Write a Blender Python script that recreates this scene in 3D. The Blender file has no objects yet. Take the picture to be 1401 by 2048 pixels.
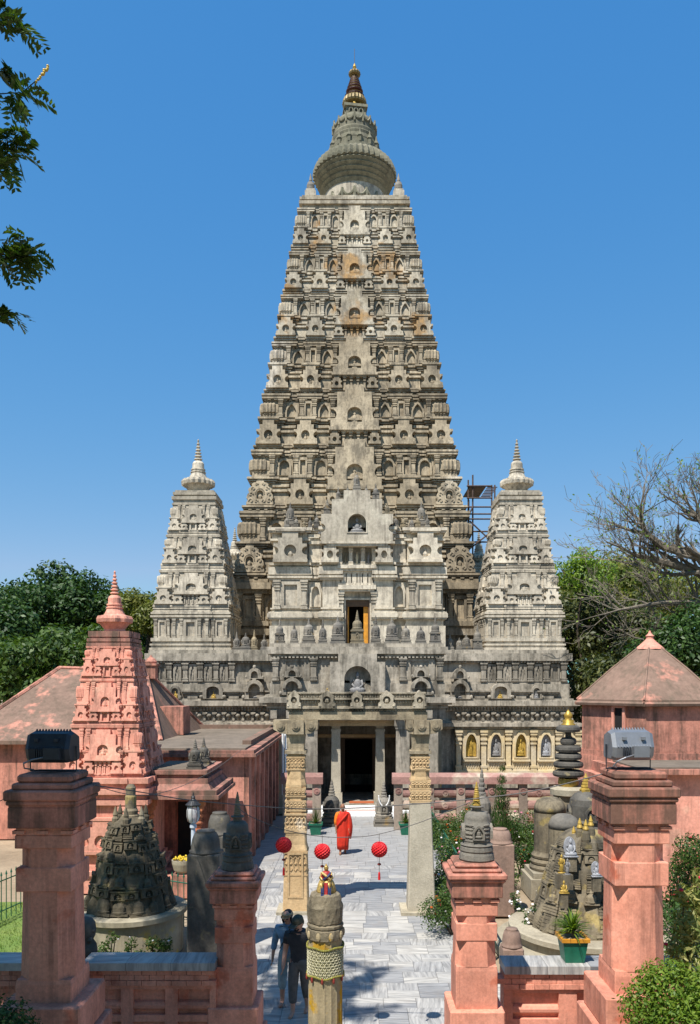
import bpy, math, random
import numpy as np
from mathutils import Vector, Matrix
from mathutils.geometry import tessellate_polygon

PI = math.pi
R = math.radians
rng = random.Random(7)

# ------------------------------------------------------------------ camera, sky, sun, exposure
scene = bpy.context.scene
COL = scene.collection
EYE = 5.84          # eye height above the paved court, metres
FOC = 1600.0        # focal length in photo pixels (photo 1401 x 2048)
HX, HY = 708.0, 1367.0   # where the viewing axis meets the photo

cam = bpy.data.cameras.new('camera')
camo = bpy.data.objects.new('camera', cam)
COL.objects.link(camo)
camo.location = (0, 0, EYE)
camo.rotation_euler = (PI / 2, 0, 0)
cam.sensor_fit = 'VERTICAL'
cam.sensor_height = 36.0
cam.lens = FOC / 2048 * 36.0
cam.shift_y = (HY - 1024) / 2048
cam.shift_x = -(HX - 700.5) / 2048
cam.clip_start = 0.1
cam.clip_end = 3000
scene.camera = camo

SUN_DIR = Vector((-0.31, -0.49, 1.0)).normalized()     # towards the sun
SUN_EL = math.asin(SUN_DIR.z)
world = bpy.data.worlds.new('World')
scene.world = world
world.use_nodes = True
wn = world.node_tree.nodes
wl = world.node_tree.links
for n in list(wn):
    wn.remove(n)
w_out = wn.new('ShaderNodeOutputWorld')
w_bg = wn.new('ShaderNodeBackground')
w_sky = wn.new('ShaderNodeTexSky')
w_sky.sky_type = 'NISHITA'
w_sky.sun_disc = False
w_sky.sun_elevation = SUN_EL
w_sky.sun_rotation = math.atan2(SUN_DIR.x, SUN_DIR.y)
w_sky.altitude = 0
w_sky.air_density = 1.0
w_sky.dust_density = 0.0
w_sky.ozone_density = 10.0
w_bg.inputs['Strength'].default_value = 0.111
# camera-film response of the blue: deeper at the zenith, softer at the horizon
w_sep = wn.new('ShaderNodeSeparateColor')
w_com = wn.new('ShaderNodeCombineColor')
wl.new(w_sky.outputs[0], w_sep.inputs[0])
for ch, (p_, k_) in enumerate(((1.27, 0.80), (0.60, 1.42), (0.274, 2.88))):
    pw = wn.new('ShaderNodeMath')
    pw.operation = 'POWER'
    pw.inputs[1].default_value = p_
    ml = wn.new('ShaderNodeMath')
    ml.operation = 'MULTIPLY'
    ml.inputs[1].default_value = k_
    wl.new(w_sep.outputs[ch], pw.inputs[0])
    wl.new(pw.outputs[0], ml.inputs[0])
    if ch == 0:
        mn = wn.new('ShaderNodeMath')
        mn.operation = 'MINIMUM'
        mn.inputs[1].default_value = 2.0
        wl.new(ml.outputs[0], mn.inputs[0])
        ml = mn
    wl.new(ml.outputs[0], w_com.inputs[ch])
wl.new(w_com.outputs[0], w_bg.inputs['Color'])
wl.new(w_bg.outputs[0], w_out.inputs['Surface'])

sun = bpy.data.lights.new('sun', 'SUN')
sun.energy = 5.0
sun.angle = R(0.5)
sun.color = (1.0, 0.965, 0.91)
suno = bpy.data.objects.new('sun', sun)
COL.objects.link(suno)
suno.location = (-20, -30, 60)
suno.rotation_euler = SUN_DIR.to_track_quat('Z', 'Y').to_euler()

scene.view_settings.view_transform = 'Standard'
scene.view_settings.look = 'None'
scene.view_settings.exposure = 0.58
scene.view_settings.gamma = 1.0
scene.cycles.max_bounces = 5
scene.cycles.diffuse_bounces = 3
scene.cycles.use_denoising = True


def X(px, d):
    return (px - HX) * d / FOC


def Z(py, d):
    return EYE - (py - HY) * d / FOC


def GD(py):
    """distance at which the court floor is seen at photo row py"""
    return FOC * EYE / (py - HY)


# ------------------------------------------------------------------ mesh builder
class MB:
    def __init__(self):
        self.v = []
        self.f = []

    def add(self, vs, fs):
        o = len(self.v)
        self.v.extend(vs)
        self.f.extend([tuple(i + o for i in f) for f in fs])
        return self

    def box(self, x0, x1, y0, y1, z0, z1):
        vs = [(x0, y0, z0), (x1, y0, z0), (x1, y1, z0), (x0, y1, z0),
              (x0, y0, z1), (x1, y0, z1), (x1, y1, z1), (x0, y1, z1)]
        fs = [(0, 3, 2, 1), (4, 5, 6, 7), (0, 1, 5, 4), (1, 2, 6, 5), (2, 3, 7, 6), (3, 0, 4, 7)]
        return self.add(vs, fs)

    def cbox(self, cx, cy, z0, z1, sx, sy):
        return self.box(cx - sx / 2, cx + sx / 2, cy - sy / 2, cy + sy / 2, z0, z1)

    def frust(self, cx, cy, z0, z1, sx0, sy0, sx1, sy1):
        vs = []
        for z, sx, sy in ((z0, sx0, sy0), (z1, sx1, sy1)):
            vs += [(cx - sx / 2, cy - sy / 2, z), (cx + sx / 2, cy - sy / 2, z), (cx + sx / 2, cy + sy / 2, z), (cx - sx / 2, cy + sy / 2, z)]
        fs = [(0, 3, 2, 1), (4, 5, 6, 7), (0, 1, 5, 4), (1, 2, 6, 5), (2, 3, 7, 6), (3, 0, 4, 7)]
        return self.add(vs, fs)

    def prism(self, poly, z0, z1):
        n = len(poly)
        vs = [(x, y, z0) for x, y in poly] + [(x, y, z1) for x, y in poly]
        fs = [tuple(range(n - 1, -1, -1)), tuple(range(n, 2 * n))]
        fs += [(i, (i + 1) % n, n + (i + 1) % n, n + i) for i in range(n)]
        return self.add(vs, fs)

    def lathe(self, prof, n=16, cx=0, cy=0, ribs=0, amp=0, rot=0, sx=1, sy=1):
        """prof: list of (r, z) or (r, z, rib_amp)"""
        vs = []
        for p in prof:
            r, z = p[0], p[1]
            a_ = p[2] if len(p) > 2 else amp
            for i in range(n):
                t = 2 * PI * i / n + rot
                rr = r * (1 + (a_ * math.cos(ribs * t) if ribs else 0))
                vs.append((cx + rr * math.cos(t) * sx, cy + rr * math.sin(t) * sy, z))
        fs = []
        m = len(prof)
        for k in range(m - 1):
            for i in range(n):
                j = (i + 1) % n
                fs.append((k * n + i, k * n + j, (k + 1) * n + j, (k + 1) * n + i))
        fs.append(tuple(range(n - 1, -1, -1)))
        fs.append(tuple((m - 1) * n + i for i in range(n)))
        return self.add(vs, fs)

    def tube(self, pts, rad, n=6):
        pts = [Vector(p) for p in pts]
        if not hasattr(rad, '__len__'):
            rad = [rad] * len(pts)
        vs = []
        up = Vector((0.13, 0.21, 1)).normalized()
        for i, p in enumerate(pts):
            a = pts[max(i - 1, 0)]
            b = pts[min(i + 1, len(pts) - 1)]
            d = (b - a)
            d = d.normalized() if d.length > 1e-9 else Vector((0, 0, 1))
            u = d.cross(up)
            if u.length < 1e-3:
                u = d.cross(Vector((1, 0, 0)))
            u.normalize()
            w = d.cross(u)
            for k in range(n):
                t = 2 * PI * k / n
                q = p + (u * math.cos(t) + w * math.sin(t)) * rad[i]
                vs.append(tuple(q))
        fs = []
        for i in range(len(pts) - 1):
            for k in range(n):
                j = (k + 1) % n
                fs.append((i * n + k, i * n + j, (i + 1) * n + j, (i + 1) * n + k))
        fs.append(tuple(range(n - 1, -1, -1)))
        fs.append(tuple((len(pts) - 1) * n + k for k in range(n)))
        return self.add(vs, fs)

    def plate(self, outer, holes, yf, yb, back=True, hb=None):
        """upright slab facing -Y with holes that are closed at the back; outer/holes: lists of (x, z)"""
        loops = [[Vector((x, z, 0)) for x, z in outer]] + [[Vector((x, z, 0)) for x, z in h] for h in holes]
        tris = tessellate_polygon(loops)
        flat = [p for l in loops for p in l]
        n = len(flat)
        no = len(loops[0])
        vs = [(p.x, yf, p.y) for p in flat] + [(p.x, yb if (i < no or hb is None) else hb, p.y) for i, p in enumerate(flat)]
        fs = []
        for t in tris:
            a, b, c = (flat[i] for i in t)
            cr = (b.x - a.x) * (c.y - a.y) - (b.y - a.y) * (c.x - a.x)
            fs.append(tuple(t) if cr > 0 else tuple(reversed(t)))
        o = 0
        for li, l in enumerate(loops):
            m = len(l)
            area = sum(l[i].x * l[(i + 1) % m].y - l[(i + 1) % m].x * l[i].y for i in range(m))
            fl = (area > 0) == (li == 0)
            for i in range(m):
                j = (i + 1) % m
                q = (o + i, o + j, n + o + j, n + o + i)
                fs.append(tuple(reversed(q)) if fl else q)
            if li > 0 and back:
                fs.append(tuple(n + o + i for i in (range(m) if area > 0 else range(m - 1, -1, -1))))
            o += m
        return self.add(vs, fs)

    def ball(self, c, r, n=8, m=6, sx=1, sy=1, sz=1):
        prof = []
        for k in range(m + 1):
            t = -PI / 2 + PI * k / m
            prof.append((max(r * math.cos(t), 1e-4), r * math.sin(t)))
        o = len(self.v)
        self.lathe(prof, n)
        for i in range(o, len(self.v)):
            x, y, z = self.v[i]
            self.v[i] = (c[0] + x * sx, c[1] + y * sy, c[2] + z * sz)
        return self

    def xf(self, M, start=0):
        for i in range(start, len(self.v)):
            self.v[i] = tuple(M @ Vector(self.v[i]))
        return self

    def mesh(self, name, mat, smooth=False):
        me = bpy.data.meshes.new(name)
        me.from_pydata(self.v, [], self.f)
        for m_ in (mat if isinstance(mat, (list, tuple)) else [mat]):
            me.materials.append(m_)
        if smooth:
            me.shade_smooth() if smooth is True else None
        me.update()
        return me

    def build(self, name, mat, parent=None, loc=(0, 0, 0), smooth=False, rz=0):
        me = self.mesh(name, mat, smooth)
        return link(name, me, parent, loc, rz)


def link(name, me, parent=None, loc=(0, 0, 0), rz=0, scale=None):
    o = bpy.data.objects.new(name, me)
    COL.objects.link(o)
    o.location = loc
    if rz:
        o.rotation_euler = (0, 0, rz)
    if scale:
        o.scale = scale
    if parent is not None:
        o.parent = parent
    return o


def tag(o, label, cat, group=None, kind=None):
    o['label'] = label
    if cat:
        o['category'] = cat
    if group:
        o['group'] = group
    if kind:
        o['kind'] = kind
    return o


def thing(name, loc, label, cat, group=None, rz=0):
    o = link(name, None, None, loc, rz)
    o.empty_display_size = 0.2
    return tag(o, label, cat, group)


def structure(o, label=None):
    o['kind'] = 'structure'
    if label:
        o['label'] = label
    return o


def copy_tree(o, parent=None):
    c = o.copy()
    COL.objects.link(c)
    c.parent = parent
    for ch in list(o.children):
        copy_tree(ch, c)
    return c


ORD = ['first', 'second', 'third', 'fourth', 'fifth', 'sixth', 'seventh', 'eighth', 'ninth', 'tenth', 'eleventh', 'twelfth']

# ------------------------------------------------------------------ materials
MATS = {}


def new_mat(name):
    m = bpy.data.materials.new(name)
    m.use_nodes = True
    nt = m.node_tree
    b = nt.nodes['Principled BSDF']
    MATS[name] = m
    return m, nt, b


def nd(nt, typ, **kw):
    n = nt.nodes.new(typ)
    for k, v in kw.items():
        if k.startswith('i_'):
            n.inputs[k[2:].replace('_', ' ')].default_value = v
        else:
            setattr(n, k, v)
    return n


def ramp(nt, src, p0, p1, c0=(0, 0, 0, 1), c1=(1, 1, 1, 1)):
    r = nt.nodes.new('ShaderNodeValToRGB')
    r.color_ramp.elements[0].position = p0
    r.color_ramp.elements[1].position = p1
    r.color_ramp.elements[0].color = c0
    r.color_ramp.elements[1].color = c1
    nt.links.new(src, r.inputs['Fac'])
    return r.outputs['Color']


def mix(nt, fac, a, b, mode='MIX'):
    m = nt.nodes.new('ShaderNodeMix')
    m.data_type = 'RGBA'
    m.blend_type = mode
    for sock, val in ((m.inputs['Factor'], fac), (m.inputs['A'], a), (m.inputs['B'], b)):
        if hasattr(val, 'is_output'):
            nt.links.new(val, sock)
        else:
            if sock.type == 'RGBA' and len(val) == 3:
                val = tuple(val) + (1,)
            sock.default_value = val
    return m.outputs['Result']


def noise(nt, vec, scale, detail=5, rough=0.6):
    n = nt.nodes.new('ShaderNodeTexNoise')
    n.inputs['Scale'].default_value = scale
    n.inputs['Detail'].default_value = detail
    n.inputs['Roughness'].default_value = rough
    nt.links.new(vec, n.inputs['Vector'])
    return n.outputs['Fac']


def mapped(nt, vec, sc, loc=(0, 0, 0)):
    m = nt.nodes.new('ShaderNodeMapping')
    m.inputs['Scale'].default_value = sc
    m.inputs['Location'].default_value = loc
    nt.links.new(vec, m.inputs['Vector'])
    return m.outputs['Vector']


def weathered(name, c1, c2, dark, patch=0.35, streak=0.5, fine=9.0, bump=0.25, rough=0.9, seed=0.0, extra=None, dpos=(0.52, 0.68), bdist=0.02, tint=0.14, grime=0.0, drip=0.0):
    """plaster / stone: two tones in patches, dark weathering streaks and spots, fine grain"""
    WM_ = (1.02, 0.96, 0.86)
    c1, c2, dark = (tuple(q * w_ for q, w_ in zip(c, WM_)) for c in (c1, c2, dark))
    if extra:
        extra = (tuple(q * w_ for q, w_ in zip(extra[0], WM_)),) + tuple(extra[1:])
    m, nt, b = new_mat(name)
    g = nt.nodes.new('ShaderNodeNewGeometry')
    pos = mapped(nt, g.outputs['Position'], (1, 1, 1), (seed, seed * 1.7, seed * 0.3))
    col = mix(nt, ramp(nt, noise(nt, pos, patch, 5, 0.65), 0.38, 0.62), c1, c2)
    if extra:
        col = mix(nt, ramp(nt, noise(nt, mapped(nt, pos, (1, 1, 1), (31, 7, 3)), extra[1], 4, 0.6), extra[2], extra[2] + 0.07), col, extra[0])
    # every block / piece differs a little from its neighbour
    oi = nt.nodes.new('ShaderNodeObjectInfo')
    rv = ramp(nt, oi.outputs['Random'], 0, 1, (1 - tint,) * 3 + (1,), (1 + tint * 0.6,) * 3 + (1,))
    col = mix(nt, 1.0, col, rv, 'MULTIPLY')
    if streak:
        s1 = noise(nt, mapped(nt, pos, (1.6, 1.6, 0.16)), 1.6, 5, 0.7)
        s2 = noise(nt, pos, 1.1, 6, 0.7)
        sm = nt.nodes.new('ShaderNodeMath')
        sm.operation = 'MULTIPLY_ADD'
        sm.inputs[1].default_value = 0.55
        nt.links.new(s1, sm.inputs[0])
        s3 = nt.nodes.new('ShaderNodeMath')
        s3.operation = 'MULTIPLY'
        s3.inputs[1].default_value = 0.45
        nt.links.new(s2, s3.inputs[0])
        nt.links.new(s3.outputs[0], sm.inputs[2])
        col = mix(nt, ramp(nt, sm.outputs[0], dpos[0], dpos[1], (0, 0, 0, 1), (streak,) * 3 + (1,)), col, dark)
    if drip:
        d1 = noise(nt, mapped(nt, pos, (7.0, 7.0, 0.35), (5, 9, 1)), 1.0, 5, 0.7)
        d2 = noise(nt, mapped(nt, pos, (1, 1, 1), (17, 2, 8)), 0.8, 4, 0.6)
        dm = nt.nodes.new('ShaderNodeMath')
        dm.operation = 'MULTIPLY'
        nt.links.new(ramp(nt, d1, 0.50, 0.64), dm.inputs[0])
        nt.links.new(ramp(nt, d2, 0.42, 0.62, (0, 0, 0, 1), (drip,) * 3 + (1,)), dm.inputs[1])
        col = mix(nt, dm.outputs[0], col, dark)
    if grime:
        g1 = noise(nt, mapped(nt, pos, (1, 1, 0.6), (11, 5, 2)), 3.2, 6, 0.75)
        col = mix(nt, ramp(nt, g1, 0.50, 0.66, (0, 0, 0, 1), (grime,) * 3 + (1,)), col, tuple(0.35 * q for q in c2))
        g2 = noise(nt, mapped(nt, pos, (1, 1, 1), (3, 15, 22)), 0.9, 5, 0.7)
        col = mix(nt, ramp(nt, g2, 0.56, 0.70, (0, 0, 0, 1), (grime * 0.9,) * 3 + (1,)), col, tuple(min(1.25 * q, 0.8) for q in c1))
    fn = noise(nt, pos, fine, 6, 0.7)
    col = mix(nt, 1.0, col, ramp(nt, fn, 0.3, 0.7, (0.78, 0.78, 0.78, 1), (1.14, 1.14, 1.14, 1)), 'MULTIPLY')
    nt.links.new(col, b.inputs['Base Color'])
    b.inputs['Roughness'].default_value = rough
    b.inputs['Specular IOR Level'].default_value = 0.2
    if bump:
        bm = nt.nodes.new('ShaderNodeBump')
        bm.inputs['Strength'].default_value = bump
        bm.inputs['Distance'].default_value = bdist
        nt.links.new(fn, bm.inputs['Height'])
        nt.links.new(bm.outputs['Normal'], b.inputs['Normal'])
    return m


def plain(name, c, rough=0.6, metal=0.0, var=0.15, scale=6.0, bump=0.0, spec=0.4, emit=None):
    m, nt, b = new_mat(name)
    tc = nt.nodes.new('ShaderNodeTexCoord')
    f = noise(nt, tc.outputs['Object'], scale, 5, 0.6)
    lo = tuple(x * (1 - var) for x in c) + (1,)
    hi = tuple(min(x * (1 + var), 1) for x in c) + (1,)
    nt.links.new(ramp(nt, f, 0.3, 0.7, lo, hi), b.inputs['Base Color'])
    b.inputs['Roughness'].default_value = rough
    b.inputs['Metallic'].default_value = metal
    b.inputs['Specular IOR Level'].default_value = spec
    if bump:
        bm = nt.nodes.new('ShaderNodeBump')
        bm.inputs['Strength'].default_value = bump
        bm.inputs['Distance'].default_value = 0.02
        nt.links.new(f, bm.inputs['Height'])
        nt.links.new(bm.outputs['Normal'], b.inputs['Normal'])
    return m


def leafy(name, c_lo, c_hi, trans=0.35, rough=0.5):
    m, nt, b = new_mat(name)
    g = nt.nodes.new('ShaderNodeNewGeometry')
    col = mix(nt, g.outputs['Random Per Island'], c_lo, c_hi)
    big = noise(nt, g.outputs['Position'], 0.5, 3, 0.5)
    col = mix(nt, 1.0, col, ramp(nt, big, 0.3, 0.7, (0.75, 0.78, 0.7, 1), (1.15, 1.12, 1.05, 1)), 'MULTIPLY')
    nt.links.new(col, b.inputs['Base Color'])
    b.inputs['Roughness'].default_value = rough
    b.inputs['Specular IOR Level'].default_value = 0.35
    tr = nt.nodes.new('ShaderNodeBsdfTranslucent')
    tcol = mix(nt, 1.0, col, (1.2, 1.35, 0.5, 1), 'MULTIPLY')
    nt.links.new(tcol, tr.inputs['Color'])
    ms = nt.nodes.new('ShaderNodeMixShader')
    ms.inputs[0].default_value = trans
    nt.links.new(b.outputs[0], ms.inputs[1])
    nt.links.new(tr.outputs[0], ms.inputs[2])
    nt.links.new(ms.outputs[0], nt.nodes['Material Output'].inputs['Surface'])
    return m


M_TAN = weathered('tower_stone', (0.415, 0.36, 0.275), (0.295, 0.25, 0.185), (0.10, 0.09, 0.075), 0.22, 0.75, 7, 0.35, extra=((0.55, 0.51, 0.45), 0.13, 0.56), dpos=(0.47, 0.60), tint=0.24, grime=0.6, drip=0.75)
M_TOP = weathered('upper_tower_stone', (0.52, 0.485, 0.415), (0.36, 0.32, 0.25), (0.12, 0.11, 0.095), 0.3, 0.7, 7, 0.35, seed=4, extra=((0.42, 0.27, 0.13), 0.30, 0.54), dpos=(0.47, 0.60), tint=0.24, grime=0.6, drip=0.75)
M_PALE = weathered('pale_plaster', (0.65, 0.605, 0.525), (0.50, 0.46, 0.39), (0.15, 0.135, 0.12), 0.3, 0.65, 7, 0.25, seed=9, dpos=(0.48, 0.62), tint=0.24, grime=0.5, drip=0.8)
M_SIDE = weathered('corner_tower_stone', (0.58, 0.54, 0.47), (0.44, 0.405, 0.345), (0.13, 0.12, 0.105), 0.35, 0.7, 7, 0.3, seed=13, dpos=(0.48, 0.62), tint=0.24, grime=0.5, drip=0.8)
M_GREY = weathered('terrace_stone', (0.41, 0.38, 0.335), (0.29, 0.27, 0.235), (0.075, 0.07, 0.06), 0.4, 0.8, 6, 0.35, seed=17, dpos=(0.47, 0.60), tint=0.24, grime=0.55, drip=0.8)
M_SPIRE = weathered('spire_stone', (0.27, 0.26, 0.205), (0.20, 0.20, 0.15), (0.12, 0.12, 0.10), 0.5, 0.6, 6, 0.3, seed=21, dpos=(0.47, 0.60), tint=0.24, grime=0.5)
M_BLACK = weathered('black_stone', (0.075, 0.072, 0.068), (0.125, 0.12, 0.11), (0.03, 0.03, 0.028), 2.0, 0.6, 14, 0.4, 0.65, seed=3, extra=((0.22, 0.19, 0.12), 3.0, 0.62))
M_VOT = weathered('votive_stone', (0.16, 0.155, 0.15), (0.24, 0.225, 0.20), (0.06, 0.058, 0.055), 1.2, 0.6, 12, 0.4, 0.8, seed=5, extra=((0.33, 0.25, 0.14), 1.7, 0.62), tint=0.35)
M_VOT2 = weathered('ochre_votive_stone', (0.30, 0.25, 0.17), (0.20, 0.18, 0.14), (0.06, 0.055, 0.05), 1.2, 0.7, 12, 0.4, 0.8, seed=6, tint=0.3)
M_PINK = weathered('pink_paint', (0.75, 0.365, 0.295), (0.68, 0.31, 0.245), (0.16, 0.085, 0.07), 0.8, 0.7, 12, 0.2, 0.85, seed=2, dpos=(0.52, 0.66), bdist=0.01, extra=((0.74, 0.42, 0.33), 0.9, 0.60), drip=0.85, grime=0.3)
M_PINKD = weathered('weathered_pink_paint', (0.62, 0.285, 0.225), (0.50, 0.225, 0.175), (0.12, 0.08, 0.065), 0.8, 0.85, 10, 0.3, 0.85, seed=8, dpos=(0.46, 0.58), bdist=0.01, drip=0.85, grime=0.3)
M_PROOF = weathered('stained_pink_roof', (0.245, 0.165, 0.135), (0.185, 0.13, 0.105), (0.10, 0.085, 0.065), 0.7, 0.8, 5, 0.4, 0.9, seed=11, extra=((0.50, 0.24, 0.19), 0.7, 0.59), drip=0.6)
M_ROOF = weathered('flat_roof_screed', (0.19, 0.16, 0.135), (0.14, 0.12, 0.10), (0.08, 0.07, 0.06), 0.9, 0.7, 6, 0.3, 0.95, seed=15)
M_SAND = weathered('buff_sandstone', (0.55, 0.41, 0.25), (0.46, 0.33, 0.19), (0.17, 0.13, 0.09), 1.0, 0.5, 14, 0.6, 0.85, seed=19, extra=((0.66, 0.56, 0.44), 1.2, 0.6))
M_GATE = weathered('weathered_gate_stone', (0.44, 0.38, 0.28), (0.33, 0.285, 0.21), (0.10, 0.085, 0.065), 1.2, 0.85, 14, 0.7, 0.9, seed=83, dpos=(0.45, 0.60), drip=0.5)
M_GRAN = weathered('grey_granite', (0.45, 0.42, 0.355), (0.36, 0.335, 0.28), (0.14, 0.13, 0.11), 1.5, 0.35, 26, 0.7, 0.85, seed=23)
M_RAIL = weathered('pink_sandstone', (0.38, 0.215, 0.20), (0.30, 0.18, 0.165), (0.15, 0.10, 0.09), 0.8, 0.5, 10, 0.35, 0.85, seed=25, extra=((0.50, 0.44, 0.37), 0.45, 0.58), tint=0.25)
M_GILT = weathered('gilded_plaster', (0.64, 0.53, 0.33), (0.58, 0.52, 0.41), (0.30, 0.20, 0.07), 0.9, 0.6, 10, 0.35, 0.5, seed=27)
M_OLDW = weathered('lime_wash', (0.40, 0.37, 0.295), (0.28, 0.255, 0.195), (0.13, 0.12, 0.09), 1.0, 0.8, 8, 0.3, 0.9, seed=29, extra=((0.48, 0.38, 0.12), 1.6, 0.60))
M_LATE = weathered('lichened_stone', (0.25, 0.215, 0.155), (0.17, 0.15, 0.115), (0.045, 0.042, 0.036), 1.4, 0.85, 14, 0.7, 0.9, seed=31, extra=((0.36, 0.29, 0.13), 1.9, 0.58), dpos=(0.46, 0.60))
M_LATED = weathered('mossy_black_stone', (0.15, 0.13, 0.095), (0.105, 0.093, 0.07), (0.03, 0.028, 0.024), 1.4, 0.7, 14, 0.7, 0.9, seed=33, extra=((0.22, 0.185, 0.10), 2.2, 0.6))
M_RPOST = weathered('grey_rail_stone', (0.36, 0.31, 0.27), (0.29, 0.24, 0.21), (0.12, 0.10, 0.085), 0.8, 0.6, 10, 0.4, 0.9, seed=77, tint=0.3, extra=((0.42, 0.25, 0.22), 0.5, 0.62))
M_CONC = weathered('old_concrete', (0.40, 0.37, 0.30), (0.32, 0.29, 0.23), (0.10, 0.09, 0.07), 0.8, 0.6, 12, 0.35, 0.9, seed=35)
M_EARTH = weathered('dusty_earth', (0.33, 0.27, 0.20), (0.25, 0.20, 0.145), (0.13, 0.10, 0.07), 0.5, 0.4, 8, 0.5, 1.0, seed=37)
M_GOLD = plain('gold', (0.46, 0.28, 0.05), 0.4, 0.55, 0.3, 8, 0.1)
M_GOLDP = plain('gold_paint', (0.40, 0.26, 0.05), 0.5, 0.2, 0.45, 10, 0.2)
M_DGOLD = plain('tarnished_gold', (0.17, 0.12, 0.04), 0.5, 0.3, 0.4, 8)
M_OXB = plain('oxblood_paint', (0.055, 0.012, 0.01), 0.5, 0.0, 0.3)
M_WOOD = plain('varnished_orange_wood', (0.62, 0.27, 0.03), 0.4, 0.0, 0.2, 5)
M_WOODD = plain('dark_wood', (0.10, 0.055, 0.025), 0.5, 0.0, 0.3, 5)
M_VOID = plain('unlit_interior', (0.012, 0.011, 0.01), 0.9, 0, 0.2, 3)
M_IRON = plain('dark_iron', (0.035, 0.035, 0.035), 0.5, 0.4, 0.3)
M_RUST = plain('rusty_pipe', (0.10, 0.065, 0.05), 0.8, 0.2, 0.4)
M_WHITE = plain('white_paint', (0.78, 0.77, 0.74), 0.5, 0, 0.08)
M_GREENP = plain('green_paint', (0.012, 0.13, 0.075), 0.45, 0, 0.2)
M_FENCE = plain('green_fence_paint', (0.012, 0.10, 0.055), 0.5, 0, 0.25)
M_WIRE = plain('grey_wire', (0.12, 0.11, 0.10), 0.7, 0, 0.1)
M_STAT = plain('silvery_statue', (0.30, 0.30, 0.31), 0.6, 0, 0.3, 14, 0.3)
M_STATD = plain('grey_statue', (0.22, 0.21, 0.20), 0.7, 0, 0.35, 14, 0.3)
# ------------------------------------------------------------------ carved units shared by the temple towers
UNITS = {}


def circ(cx, cz, r, n=14, a0=0.0, a1=2 * PI, rz=None):
    full = abs(a1 - a0 - 2 * PI) < 1e-6
    k = n if full else n + 1
    return [(cx + r * math.cos(a0 + (a1 - a0) * i / n), cz + (rz or r) * math.sin(a0 + (a1 - a0) * i / n)) for i in range(k)]


def arch_loop(cx, hw, z0, z1, pointed=0.0, n=10):
    """arched opening, width 2hw, spring so that the head ends at z1"""
    pts = [(cx - hw, z0), (cx + hw, z0)]
    rise = hw * (1 + pointed)
    zs = z1 - rise
    for i in range(n + 1):
        t = PI * i / n
        x = math.cos(t)
        s = math.sin(t)
        if pointed:
            s = (1 - abs(x) ** (1.35)) ** 0.8
        pts.append((cx + hw * x, zs + rise * s))
    return pts


def rect(x0, x1, z0, z1):
    return [(x0, z0), (x1, z0), (x1, z1), (x0, z1)]


def gav_outline():
    o = [(-0.5, 0), (0.5, 0), (0.5, 0.2)]
    o += [(0.5 - 0.15 * math.sin(PI * i / 6), 0.2 + 0.13 * (1 - math.cos(PI * i / 6))) for i in range(1, 6)]
    o += [(0.5, 0.46), (0.5, 0.54), (0.36, 0.54), (0.36, 0.72), (0.24, 0.72), (0.24, 0.88), (0.42, 0.88), (0.42, 1.0)]
    o += [(-x, z) for x, z in reversed(o[2:])]
    return o


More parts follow.
